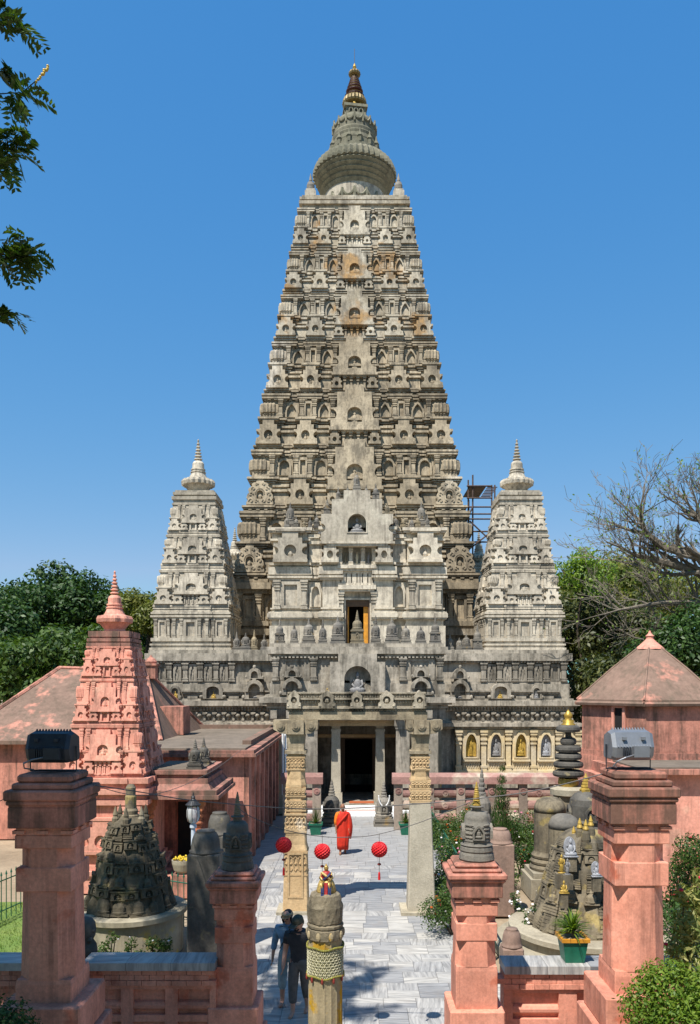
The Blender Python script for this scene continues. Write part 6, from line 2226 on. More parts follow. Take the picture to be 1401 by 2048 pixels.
for k in range(8):
    t = 2 * PI * k / 8
    MB().tube([(0.112 * math.cos(t), 0.112 * math.sin(t), 3.0), (0.138 * math.cos(t), 0.138 * math.sin(t), 3.1), (0.138 * math.cos(t), 0.138 * math.sin(t), 3.22), (0.112 * math.cos(t), 0.112 * math.sin(t), 3.32)], 0.006, 5).build('glazing_bar', M_IRON, gb)
MB().lathe([(0.15, 3.32), (0.16, 3.345), (0.10, 3.40), (0.06, 3.44), (0.035, 3.47), (0.045, 3.49), (0.02, 3.53), (0.006, 3.60)], 14).build('cap', M_IRON, lp)

# ------------------------------------------------------------------ stone piers and old stupas at the sides
def bell_pier(x, d, z_pier, w, h_bell, mat, mat2, label, rings=False, group=None):
    root = thing('stone_pier', (x, d, 0), label, 'pier', group)
    b = MB()
    bev(b, w, w, 0, z_pier, 0.02)
    b.build('square_pier', mat, root)
    if rings:
        for k, z in enumerate((z_pier - 0.85, z_pier - 0.72, z_pier - 0.6)):
            MB().lathe([(w * 0.62, z), (w * 0.70, z + 0.04), (w * 0.62, z + 0.09)], 24).build('ring', mat, root)
    r = w * 0.46
    MB().lathe([(r * 1.1, z_pier), (r * 1.12, z_pier + 0.03), (r * 1.0, z_pier + 0.05), (r, z_pier + h_bell * 0.3), (r * 0.93, z_pier + h_bell * 0.6), (r * 0.78, z_pier + h_bell * 0.85), (r * 0.6, z_pier + h_bell * 0.93), (r * 0.64, z_pier + h_bell * 0.96), (r * 0.6, z_pier + h_bell)], 28).build('bell', mat2, root, smooth=True)
    return root


M_BROWN = weathered('brown_pink_stone', (0.30, 0.205, 0.17), (0.23, 0.165, 0.14), (0.10, 0.08, 0.07), 1.0, 0.6, 14, 0.3, 0.85, seed=61)
bell_pier(X(412, 15.3), 15.3, 2.62, 0.60, 0.42, M_BLACK, M_BLACK, 'dark stained stone pier with a round bell top beside the left gate pillar')
bell_pier(X(440, 17.5), 17.5, 2.55, 0.56, 0.48, M_BLACK, M_BLACK, 'black ringed stone pier half hidden behind the left gate pillar stupa')
bell_pier(X(1005, 20), 20.3, 1.8, 0.62, 0.37, M_BROWN, M_BROWN, 'brown stone pier with a pot shaped top behind the right gate pillar')
bell_pier(X(968, 24), 24.3, 1.55, 0.6, 0.40, M_BROWN, M_VOT, 'shorter grey pot topped pier standing among the roses')
votive(X(964, 27), 27, 0.4, 2.6, 'dark grey slender stupa rising out of the rose bed', 'slim', M_VOT, None, None, 0.75)
bell_pier(X(1024, 15.5), 15.5, 0.75, 0.40, 0.35, M_BROWN, M_BROWN, 'small brown pot stand by the foot of the right gate pillar')


def votive_mound(x, d, zplat, rplat, prof, mat, label, rows, seed, platmat):
    root = thing('votive_mound', (x, d, 0), label, 'stupa', 'great carved votive mounds')
    b = MB().lathe([(rplat * 0.93, 0), (rplat * 0.93, zplat - 0.14), (rplat * 1.0, zplat - 0.12), (rplat * 1.0, zplat - 0.02), (rplat * 0.97, zplat)], 40)
    b.build('round_platform', platmat, root)
    # faceted body, slightly irregular
    rg = random.Random(seed)
    vs = []
    nn = 36
    for r, z in prof:
        for i in range(nn):
            t = 2 * PI * i / nn
            sq = 1.0 / max(abs(math.cos(t)) ** 3 + abs(math.sin(t)) ** 3, 1e-6) ** (1 / 3)
            q = r * (0.55 + 0.45 * sq) * (1 + rg.uniform(-0.07, 0.07))
            vs.append((q * math.cos(t), q * math.sin(t), z))
    m = len(prof)
    fs = [tuple(range(nn - 1, -1, -1)), tuple((m - 1) * nn + i for i in range(nn))] + [(k * nn + i, k * nn + (i + 1) % nn, (k + 1) * nn + (i + 1) % nn, (k + 1) * nn + i) for k in range(m - 1) for i in range(nn)]
    body = MB().add(vs, fs).build('stone_body', mat, root)

    def rad(z):
        for (ra, za_), (rb_, zb_) in zip(prof, prof[1:]):
            if za_ <= z <= zb_:
                return ra + (rb_ - ra) * (z - za_) / max(zb_ - za_, 1e-6)
        return prof[-1][0]
    # three little carved units shared by all rows: stupa in relief, niche block, stack of thin courses
    u1 = MB().box(-0.5, 0.5, -0.35, 0.3, 0, 0.12).lathe([(0.36, 0.12), (0.40, 0.2), (0.32, 0.24), (0.34, 0.5), (0.25, 0.66), (0.1, 0.72), (0.12, 0.78), (0.02, 1.0)], 10, 0, -0.08)
    u2 = MB().plate(rect(-0.5, 0.5, 0, 0.8), [arch_loop(0, 0.26, 0.06, 0.66)], -0.3, 0.3, hb=-0.12).box(-0.56, 0.56, -0.38, 0.3, 0.8, 0.92)
    u2.ball((0, -0.2, 0.2), 0.17, 7, 5, 1, 0.7, 0.9).ball((0, -0.2, 0.42), 0.1, 7, 5)
    u3 = MB()
    for k in range(5):
        w_ = 1.0 - 0.04 * k
        u3.box(-w_ / 2, w_ / 2, -0.20 + 0.03 * k, 0.3, k * 0.2, k * 0.2 + 0.13)
        u3.box(-w_ / 2 + 0.04, w_ / 2 - 0.04, -0.13 + 0.03 * k, 0.3, k * 0.2 + 0.13, k * 0.2 + 0.2)
    us = [q.mesh(nm_, mat) for q, nm_ in ((u1, 'relief_stupa'), (u2, 'relief_niche'), (u3, 'relief_courses'))]
    for (z, h, n_, typ) in rows:
        r = rad(z)
        slope = (rad(z) - rad(min(z + h, prof[-1][1]))) / h
        for k in range(n_):
            t = 2 * PI * k / n_ + rg.uniform(-0.03, 0.03) + z
            if math.sin(t) > 0.35 or rg.random() < 0.10:
                continue
            ty = typ if typ < 3 else rg.randrange(3)
            w_ = 2 * PI * r / n_ * rg.uniform(0.7, 1.1)
            sq = 1.0 / max(abs(math.cos(t)) ** 3 + abs(math.sin(t)) ** 3, 1e-6) ** (1 / 3)
            q = r * (0.55 + 0.45 * sq) - slope * h * 0.25
            o = link(('relief_stupa', 'relief_niche', 'relief_courses')[ty], us[ty], body, (q * math.cos(t), q * math.sin(t), z + rg.uniform(-0.06, 0.05)), t + PI / 2, (w_, rg.uniform(0.18, 0.34), h * rg.uniform(0.75, 1.25)))
            o.rotation_euler = (-math.atan(slope) * 0.8, 0, t + PI / 2)
    return root, body, rad


LMX, LMD = X(262, 17.6), 17.6
prof_l = [(0.92, 0.9), (0.86, 1.15), (0.76, 1.5), (0.68, 1.8), (0.60, 2.1), (0.50, 2.4), (0.42, 2.68), (0.34, 2.82), (0.2, 2.92)]
lm, lbody, _r = votive_mound(LMX, LMD, 0.95, 1.22, prof_l, M_LATED, 'big black weathered mound of tiny carved stupas on a round platform at left',
                             [(0.95, 0.42, 15, 0), (1.32, 0.22, 17, 1), (1.5, 0.3, 16, 3), (1.78, 0.26, 15, 1), (2.02, 0.26, 14, 3), (2.26, 0.22, 14, 1), (2.46, 0.2, 13, 3), (2.62, 0.16, 12, 1)], 5, M_OLDW)
b = MB().lathe([(0.2, 2.85), (0.19, 2.95), (0.15, 2.97), (0.16, 3.05), (0.12, 3.1), (0.125, 3.35), (0.105, 3.4), (0.11, 3.55), (0.07, 3.62)], 16)
b.build('top_shaft', M_LATE, lm)
for k in range(6):
    t = 2 * PI * k / 6 + 0.5
    fb_ = MB().lathe([(0.07, 0), (0.08, 0.12), (0.05, 0.17), (0.06, 0.2), (0.01, 0.38)], 8).build('corner_finial', M_VOT2 if k in (3, 5) else M_LATED, lm, (0.33 * math.cos(t), 0.33 * math.sin(t), 2.78))
RMX, RMD = X(1168, 17.5), 17.5
prof_r = [(1.12, 0.58), (1.06, 0.85), (0.94, 1.2), (0.84, 1.55), (0.74, 1.9), (0.64, 2.2), (0.52, 2.45), (0.38, 2.6), (0.24, 2.66)]
rm, rbody, _r = votive_mound(RMX, RMD, 0.58, 1.62, prof_r, M_LATE, 'big ochre and grey mound of tiny carved stupas on a stepped round platform at right',
                             [(0.62, 0.36, 18, 3), (0.95, 0.30, 16, 2), (1.22, 0.3, 15, 3), (1.52, 0.28, 14, 2), (1.8, 0.26, 13, 3), (2.05, 0.24, 12, 1), (2.3, 0.2, 11, 2)], 9, M_CONC)
MB().lathe([(1.95, 0), (1.95, 0.2), (1.9, 0.26), (1.6, 0.262)], 44).build('platform_step', M_CONC, rm)
for k, (px, d_, zz) in enumerate(((1160, 17.2, 2.35), (1172, 17.0, 2.35), (1148, 17.3, 2.15), (1182, 17.2, 2.4))):
    f_ = thing('relief_stupa_finial', (X(px, d_), d_, zz), 'little gilt topped stupa on the right mound, %s from the left' % ORD[(1148, 1160, 1172, 1182).index(px)], 'stupa', 'gilt topped stupas on the right mound')
    MB().cbox(0, 0, 0, 0.12, 0.2, 0.2).lathe([(0.09, 0.12), (0.1, 0.18), (0.085, 0.32), (0.05, 0.38)], 12).build('dome', M_LATED, f_)
    MB().lathe([(0.055, 0.37), (0.07, 0.4), (0.04, 0.46), (0.045, 0.49), (0.008, 0.6)], 12).build('gilt_finial', M_GOLDP, f_)


def small_statue(px, py, d, h, kind, mat, label, cat='statue'):
    root = thing('small_statue', (X(px, d), d, Z(py, d)), label, cat, 'small images on the right mound')
    link('figure', unit(kind, mat), root, (0, 0, 0), 0, (h * 0.8, h * 0.7, h))
    if mat is M_STAT:
        MB().plate(circ(0, h * 0.5, h * 0.33, 16, rz=h * 0.56), [], 0.0, 0.04).build('mandorla', mat, root)
    MB().box(-h * 0.3, h * 0.3, -h * 0.35, h * 0.1, -0.3, 0.0).build('pedestal', M_LATE, root)
    return root


small_statue(1140, 1712, 16.8, 0.38, 'seated_figure', M_STAT, 'silvery seated image with halo high on the left flank of the right mound')
small_statue(1192, 1752, 16.45, 0.28, 'seated_figure', M_STAT, 'white seated image in a niche near the right pillar')
small_statue(1127, 1785, 16.35, 0.26, 'seated_figure', M_GOLDP, 'golden seated image low on the left flank of the right mound')
small_statue(1122, 1745, 16.6, 0.40, 'standing_figure', M_GOLDP, 'golden standing image on the left flank of the right mound')
small_statue(1134, 1748, 16.5, 0.34, 'standing_figure', M_STATD, 'grey standing image between the golden images of the right mound')

# bell stupas behind the right mound
def bell_stupa(x, d, r, zt, label, capm, bodym):
    root = thing('bell_stupa', (x, d, 0), label, 'stupa', 'old bell shaped stupas behind the right mound')
    MB().cbox(0, 0, 0, 0.55, r * 3.1, r * 3.1).cbox(0, 0, 0.55, 0.7, r * 2.7, r * 2.7).build('square_base', M_CONC, root)
    pr = [(r * 1.25, 0.7)]
    z = 0.72
    for k in range(3):
        pr += [(r * (1.28 - 0.07 * k), z), (r * (1.32 - 0.07 * k), z + 0.06), (r * (1.2 - 0.07 * k), z + 0.12), (r * (1.1 - 0.04 * k), z + 0.15)]
        z += 0.16
    pr += [(r, z + 0.02), (r, zt - r * 0.95)]
    MB().lathe(pr, 30).build('ringed_drum', bodym, root)
    MB().lathe([(r * 1.02, zt - r * 0.95), (r * 0.98, zt - r * 0.6), (r * 0.82, zt - r * 0.25), (r * 0.5, zt - r * 0.05), (r * 0.15, zt)], 30).build('dome_cap', capm, root, smooth=True)
    return root


bell_stupa(X(1128, 19.9), 19.9, 0.37, 2.60, 'bell shaped stupa with smooth grey cap and lichened drum behind the right mound', M_VOT, M_LATE)
bell_stupa(X(1100, 22.2), 22.2, 0.43, 2.70, 'mottled bell shaped stupa left of the smooth grey capped one', M_LATE, M_LATE)

# disc pagoda with golden bulb
pg = thing('disc_pagoda', (X(1137, 23.6), 23.6, 0), 'dark pagoda of stacked stone discs with a golden bulb on top', 'stupa')
kz = 23.6


def gzz(y):
    return Z(y, kz)


MB().cbox(0, 0, 0, 1.6, 1.2, 1.2).cbox(0, 0, 1.6, gzz(1602), 0.85, 0.85).build('pedestal', M_LATE, pg)
MB().lathe([(0.44, gzz(1590)), (0.52, gzz(1588)), (0.53, gzz(1577)), (0.40, gzz(1572))], 28).build('round_slab', M_CONC, pg)
MB().cbox(0, 0, gzz(1602), gzz(1590), 0.7, 0.7).build('shrine_block', M_LATE, pg)
MB().lathe([(0.26, gzz(1574)), (0.30, gzz(1566)), (0.28, gzz(1556))], 24).build('golden_neck', M_GOLDP, pg)
MB().lathe([(0.09, gzz(1560)), (0.09, gzz(1455))], 12).build('stem', M_BLACK, pg)
for y_, hp in ((1546, 31), (1528, 29.5), (1512, 26.5), (1497, 25.5), (1482, 16), (1457, 24)):
    r = hp * kz / FOC
    zc0 = gzz(y_)
    t_ = 0.24
    vs = []
    MB().lathe([(r * 0.6, zc0 - t_ * 0.45), (r * 0.93, zc0 - t_ * 0.38), (r * 1.0, zc0 - t_ * 0.1), (r * 0.96, zc0 + t_ * 0.2), (r * 0.7, zc0 + t_ * 0.42), (r * 0.3, zc0 + t_ * 0.5)], 22, ribs=5, amp=0.03).build('stone_disc', M_BLACK, pg)
MB().lathe([(0.2, gzz(1453)), (0.2, gzz(1448)), (0.15, gzz(1446)), (0.17, gzz(1441)), (0.09, gzz(1438)), (0.12, gzz(1434)), (0.125, gzz(1429)), (0.05, gzz(1423)), (0.01, gzz(1419))], 18).build('golden_bulb', M_GOLD, pg, smooth=True)
pg2 = votive(X(1172, 20.5), 20.5, 1.6, 1.95, 'dark stupa with golden ringed spire half hidden by the tall right pillar', 'broad', M_BLACK, M_GOLDP)
MB().cbox(0, 0, -1.6, 0.0, 1.1, 1.1).build('pedestal', M_LATE, pg2)

# entrance stupas and pots
votive(X(664, 33.0), 33.0, 0, 1.9, 'tall dark stupa left of the temple entrance steps', 'slim', M_BLACK, None, 'stupas flanking the entrance', 1.05)
es = votive(X(768, 33.0), 33.0, 0, 1.82, 'tall dark stupa with a white garland right of the temple entrance steps', 'slim', M_VOT, None, 'stupas flanking the entrance', 1.05)
gl = MB()
for k in range(26):
    t = PI * k / 25
    gl.ball((0.22 * math.cos(t), -0.33, 1.25 - 0.42 * math.sin(t)), 0.03, 6, 4)
gl.build('white_garland', M_WHITE, es)['kind'] = 'stuff'


def pot(x, y, z, w, h, label, mat=None, rim=None):
    root = thing('plant_pot', (x, y, z), label, 'plant pot', 'green square plant pots')
    b = MB().frust(0, 0, 0, h * 0.88, w * 0.72, w * 0.72, w * 0.96, w * 0.96)
    b.build('tub', mat or M_GREENP, root)
    rb_ = MB().plate([(-w * 0.55, 0), (w * 0.55, 0), (w * 0.55, 1), (-w * 0.55, 1)], [], 0, 0.001) if False else MB()
    t = w * 0.1
    for a, c, e, f in ((-w * 0.54, w * 0.54, -w * 0.54, -w * 0.54 + t), (-w * 0.54, w * 0.54, w * 0.54 - t, w * 0.54), (-w * 0.54, -w * 0.54 + t, -w * 0.54 + t, w * 0.54 - t), (w * 0.54 - t, w * 0.54, -w * 0.54 + t, w * 0.54 - t)):
        rb_.box(a, c, e, f, h * 0.86, h)
    rb_.build('rim', rim or M_GREENP, root)
    MB().box(-w * 0.45, w * 0.45, -w * 0.45, w * 0.45, h * 0.885, h * 0.93).build('soil', M_EARTH, root)
    return root


M_YEL = plain('ochre_rim_paint', (0.50, 0.22, 0.02), 0.5, 0, 0.2)
pot(X(1146, 12.4), 12.42, 1.552, 0.40, 0.38, 'green tub with ochre rim standing on the wall coping', None, M_YEL)
pot(X(632, 31.0), 31.0, 0, 0.5, 0.45, 'green tub left of the temple entrance')
pot(X(812, 31.0), 31.0, 0, 0.5, 0.45, 'green tub half hidden behind the right gateway pillar')
bw = thing('flower_bowl', (X(366, 22.0), 22.0, 0), 'round stone bowl full of yellow flowers before the pink porch', 'plant pot')
MB().cbox(0, 0, 0, 0.62, 0.5, 0.5).build('stand', M_PINKD, bw)
MB().lathe([(0.14, 0.62), (0.24, 0.72), (0.29, 0.9), (0.30, 1.0), (0.27, 1.0), (0.25, 0.93), (0.1, 0.92)], 24).build('bowl', M_CONC, bw)
fl = MB()
for k in range(60):
    a, r = rng.uniform(0, 2 * PI), 0.25 * math.sqrt(rng.random())
    fl.ball((r * math.cos(a), r * math.sin(a), 1.0 + rng.uniform(-0.02, 0.06)), 0.028, 6, 4)
fl.build('yellow_flowers', plain('yellow_petal', (0.65, 0.45, 0.03), 0.6, 0, 0.3, 30), bw)['kind'] = 'stuff'

# low iron fences
def iron_fence(x0, y0, x1, y1, h, label, step=0.14):
    root = thing('iron_fence', (x0, y0, 0), label, 'fence', 'low iron garden fences')
    L = math.hypot(x1 - x0, y1 - y0)
    a = math.atan2(y1 - y0, x1 - x0)
    root.rotation_euler = (0, 0, a)
    me = MB().tube([(0, 0, 0), (0, 0, h)], 0.012, 5).lathe([(0.03, h - 0.05), (0.004, h + 0.05)], 5).mesh('bar', M_FENCE)
    n = int(L / step)
    for k in range(n + 1):
        link('bar', me, root, (k * L / n, 0, 0))
    for z in (h * 0.2, h * 0.85):
        MB().tube([(0, 0, z), (L, 0, z)], 0.016, 5).build('rail', M_FENCE, root)
    return root


iron_fence(X(322, 19.5), 19.5, X(392, 19.0), 19.0, 1.25, 'green iron fence beside the black mound and lamp post', 0.17)
iron_fence(-8.9, 18.5, X(42, 20.5), 20.5, 1.15, 'green iron fence along the lawn at the far left', 0.2)
gf = thing('path_fence', (2.98, 17.0, 0), 'green metal fence along the right edge of the path', 'fence')
for k in range(9):
    MB().box(-0.025, 0.025, k * 1.9 - 0.025, k * 1.9 + 0.025, 0, 0.95).build('post', M_FENCE, gf)
for z in (0.12, 0.5, 0.92):
    MB().box(-0.02, 0.02, 0, 15.2, z - 0.02, z + 0.025).build('rail', M_FENCE, gf)
for k in range(60):
    MB().box(-0.008, 0.008, k * 0.25 + 0.1, k * 0.25 + 0.118, 0.12, 0.92).build('bar', M_FENCE, gf)

ds = thing('black_stone_image', (X(172, 12.95), 12.95, 0), 'rounded black stone image behind the shaded wall beside the tall left pillar', 'statue')
MB().cbox(0, 0, 0, 1.42, 0.34, 0.3).build('plinth', M_LATED, ds)
MB().lathe([(0.17, 1.42), (0.185, 1.5), (0.17, 1.62), (0.12, 1.70), (0.15, 1.76), (0.165, 1.86), (0.15, 1.97), (0.1, 2.04), (0.03, 2.07)], 20).ball((0.1, -0.1, 1.72), 0.05, 8, 6).ball((0.14, -0.05, 1.86), 0.04, 8, 6).build('figure', M_BLACK, ds, smooth=True)
# ------------------------------------------------------------------ people
def skin_mesh(name, mat, pts, edges, parent, root=0, sub=2):
    me = bpy.data.meshes.new(name)
    me.from_pydata([p[:3] for p in pts], edges, [])
    me.materials.append(mat)
    o = link(name, me, parent)
    m = o.modifiers.new('skin', 'SKIN')
    m.use_smooth_shade = True
    lay = me.skin_vertices[0].data
    for i, p in enumerate(pts):
        r = p[3]
        lay[i].radius = r if hasattr(r, '__len__') else (r, r)
        lay[i].use_root = (i == root)
    s = o.modifiers.new('sub', 'SUBSURF')
    s.levels = sub
    s.render_levels = sub
    return o


def hand(pts, edges, wi, side, dirv, fwd):
    """palm and five fingers grown from wrist vertex wi; dirv = finger direction, fwd = thumb side"""
    w = Vector(pts[wi][:3])
    d = Vector(dirv).normalized()
    f = Vector(fwd).normalized()
    across = d.cross(f).normalized()
    p = w + d * 0.055
    pts.append((p.x, p.y, p.z, (0.030, 0.018)))
    pi = len(pts) - 1
    edges.append((wi, pi))
    for k, (o, L) in enumerate(((-0.026, 0.070), (-0.009, 0.080), (0.009, 0.075), (0.026, 0.060))):
        a = p + d * 0.032 + f * (-o)
        b_ = a + d * L * 0.5 + across * 0.006 * side
        c = b_ + d * L * 0.4 + across * 0.022 * side
        pts.append((a.x, a.y, a.z, 0.0095))
        pts.append((b_.x, b_.y, b_.z, 0.0088))
        pts.append((c.x, c.y, c.z, 0.0072))
        n = len(pts)
        edges += [(pi, n - 3), (n - 3, n - 2), (n - 2, n - 1)]
    a = w + d * 0.035 + f * 0.032
    c = a + d * 0.045 + f * 0.016
    pts.append((a.x, a.y, a.z, 0.011))
    pts.append((c.x, c.y, c.z, 0.009))
    n = len(pts)
    edges += [(pi, n - 2), (n - 2, n - 1)]


def face(parent, c, yaw, pitch, skin, hairm, bald=False, r=0.098):
    """eyes, brows, nose, mouth, ears on a head centred at c"""
    M = Matrix.Translation(c) @ Matrix.Rotation(yaw, 4, 'Z') @ Matrix.Rotation(pitch, 4, 'X')
    b = MB()
    b.ball((0, 0, 0), r, 16, 12, 0.80, 0.98, 1.18)
    b.ball((0, -r * 0.25, -r * 0.72), r * 0.55, 12, 8, 0.95, 1.1, 0.75)
    b.ball((0, -r * 0.97, -r * 0.12), r * 0.16, 8, 6, 0.8, 1.3, 1.6)
    b.ball((0, -r * 0.90, r * 0.26), r * 0.2, 8, 5, 2.6, 0.6, 0.5)
    for s in (-1, 1):
        b.ball((s * r * 0.82, r * 0.05, -r * 0.05), r * 0.22, 8, 6, 0.45, 0.9, 1.5)
    b.xf(M)
    h = b.build('head', skin, parent, smooth=True)
    e = MB()
    for s in (-1, 1):
        e.ball((s * r * 0.33, -r * 0.90, r * 0.10), r * 0.1, 7, 5, 1.4, 0.6, 0.7)
        e.box(s * r * 0.33 - r * 0.2, s * r * 0.33 + r * 0.2, -r * 0.97, -r * 0.88, r * 0.27, r * 0.33)
    e.ball((0, -r * 0.93, -r * 0.52), r * 0.1, 8, 5, 2.2, 0.6, 0.5)
    e.xf(M)
    e.build('features', MATS['dark_feature'], h)
    return h, M


plain('dark_feature', (0.03, 0.015, 0.012), 0.6, 0, 0.2)
M_SKIN1 = plain('brown_skin', (0.26, 0.115, 0.06), 0.55, 0, 0.12, 10)
M_SKIN2 = plain('tan_skin', (0.50, 0.27, 0.18), 0.55, 0, 0.12, 10)
M_ROBE = plain('red_orange_robe', (0.50, 0.022, 0.006), 0.75, 0, 0.22, 6, 0.1)
M_ROBE2 = plain('orange_under_robe', (0.66, 0.17, 0.012), 0.75, 0, 0.2, 6)


def cloth(name, mat, parent, levels, nn=48, folds=7, amp=0.05, seed=0):
    """draped garment: levels (z, cx, cy, rx, ry)"""
    rg = random.Random(seed)
    ph = [rg.uniform(0, 6) for _ in range(4)]
    vs = []
    for z, cx, cy, rx, ry in levels:
        for i in range(nn):
            t = 2 * PI * i / nn
            q = 1 + amp * math.sin(folds * t + ph[0] + z * 2.2) + amp * 0.6 * math.sin((folds + 4) * t + ph[1] - z * 3.1) + amp * 0.3 * math.sin(3 * t + ph[2] + z * 7)
            vs.append((cx + rx * q * math.cos(t), cy + ry * q * math.sin(t), z + 0.012 * math.sin(4 * t + ph[3])))
    m = len(levels)
    fs = [tuple(range(nn - 1, -1, -1)), tuple((m - 1) * nn + i for i in range(nn))] + [(k * nn + i, k * nn + (i + 1) % nn, (k + 1) * nn + (i + 1) % nn, (k + 1) * nn + i) for k in range(m - 1) for i in range(nn)]
    return MB().add(vs, fs).build(name, mat, parent, smooth=True)


# the monk walking towards the viewer
DM = 27.4
mk = thing('person', (X(686, DM), DM, 0), 'person with shaved head in red orange robes walking barefoot on the path', 'person')
pts = [(0, 0, 0.92, 0.13), (0, 0, 1.15, (0.15, 0.11)), (0, -0.01, 1.36, (0.15, 0.10)), (0, -0.02, 1.45, 0.06), (0, -0.03, 1.53, 0.055), (0, -0.035, 1.60, 0.075),
       (-0.09, -0.02, 0.86, 0.095), (-0.085, -0.10, 0.48, 0.065), (-0.08, -0.08, 0.10, 0.042), (-0.085, -0.12, 0.04, 0.04), (-0.09, -0.24, 0.025, 0.032),
       (0.09, 0.02, 0.86, 0.095), (0.085, 0.02, 0.48, 0.065), (0.08, 0.14, 0.12, 0.042), (0.082, 0.12, 0.05, 0.04), (0.09, 0.02, 0.028, 0.032),
       (-0.19, 0.0, 1.37, 0.062), (-0.235, 0.03, 1.10, 0.048), (-0.225, -0.06, 0.86, 0.034),
       (0.19, 0.0, 1.37, 0.062), (0.25, 0.03, 1.10, 0.048), (0.22, -0.12, 0.90, 0.034)]
edges = [(0, 1), (1, 2), (2, 3), (3, 4), (4, 5), (0, 6), (6, 7), (7, 8), (8, 9), (9, 10), (0, 11), (11, 12), (12, 13), (13, 14), (14, 15), (2, 16), (16, 17), (17, 18), (2, 19), (19, 20), (20, 21)]
hand(pts, edges, 18, 1, (0.02, -0.15, -1), (0.3, -1, 0))
hand(pts, edges, 21, -1, (0.0, -0.35, -1), (-0.3, -1, 0))
skin_mesh('body', M_SKIN1, pts, edges, mk)
hd, HM = face(mk, (0, -0.05, 1.615), R(3), R(6), M_SKIN1, None)
cloth('robe', M_ROBE, mk, [(0.17, 0.0, 0.0, 0.19, 0.17), (0.35, 0.0, -0.01, 0.20, 0.18), (0.6, 0.01, -0.01, 0.215, 0.18), (0.9, 0.01, 0.0, 0.225, 0.175), (1.15, 0.0, 0.0, 0.215, 0.16), (1.32, 0.01, 0.0, 0.215, 0.14), (1.42, 0.03, 0.0, 0.17, 0.11), (1.475, 0.02, -0.01, 0.09, 0.075)], 56, 9, 0.045, 2)
cloth('shoulder_drape', M_ROBE, mk, [(0.55, 0.22, -0.03, 0.07, 0.12), (0.75, 0.235, -0.03, 0.085, 0.14), (0.95, 0.24, -0.02, 0.095, 0.14), (1.2, 0.225, -0.01, 0.085, 0.12), (1.36, 0.19, 0.0, 0.075, 0.10), (1.43, 0.15, 0.0, 0.06, 0.08)], 32, 5, 0.08, 4)
MB().tube([(0.17, -0.10, 1.42), (0.05, -0.17, 1.28), (-0.12, -0.165, 1.08), (-0.2, -0.10, 0.92)], [0.03, 0.035, 0.035, 0.02], 8).build('robe_fold', M_ROBE, mk, smooth=True)
cloth('under_sleeve', M_ROBE2, mk, [(0.98, -0.235, 0.02, 0.055, 0.065), (1.12, -0.23, 0.025, 0.065, 0.07), (1.28, -0.20, 0.01, 0.075, 0.08), (1.40, -0.16, 0.0, 0.075, 0.08), (1.44, -0.12, 0.0, 0.05, 0.06)], 24, 4, 0.05, 6)

# the couple in the shade
DMn = 14.15
M_BLKT = plain('black_cotton', (0.03, 0.03, 0.033), 0.8, 0, 0.25, 12, 0.15)
M_DENIM = plain('denim_shirt', (0.16, 0.28, 0.40), 0.8, 0, 0.3, 10, 0.15)
M_JEAN = plain('faded_jeans', (0.25, 0.34, 0.36), 0.85, 0, 0.25, 12, 0.15)
M_TROU = plain('charcoal_trousers', (0.10, 0.097, 0.09), 0.85, 0, 0.25, 12, 0.15)
M_CAP = plain('olive_cap', (0.05, 0.052, 0.035), 0.8, 0, 0.2, 14)
M_HAIR = plain('black_hair', (0.012, 0.01, 0.009), 0.45, 0, 0.3, 30)
M_VIS = plain('straw_visor', (0.34, 0.24, 0.13), 0.8, 0, 0.2, 14)


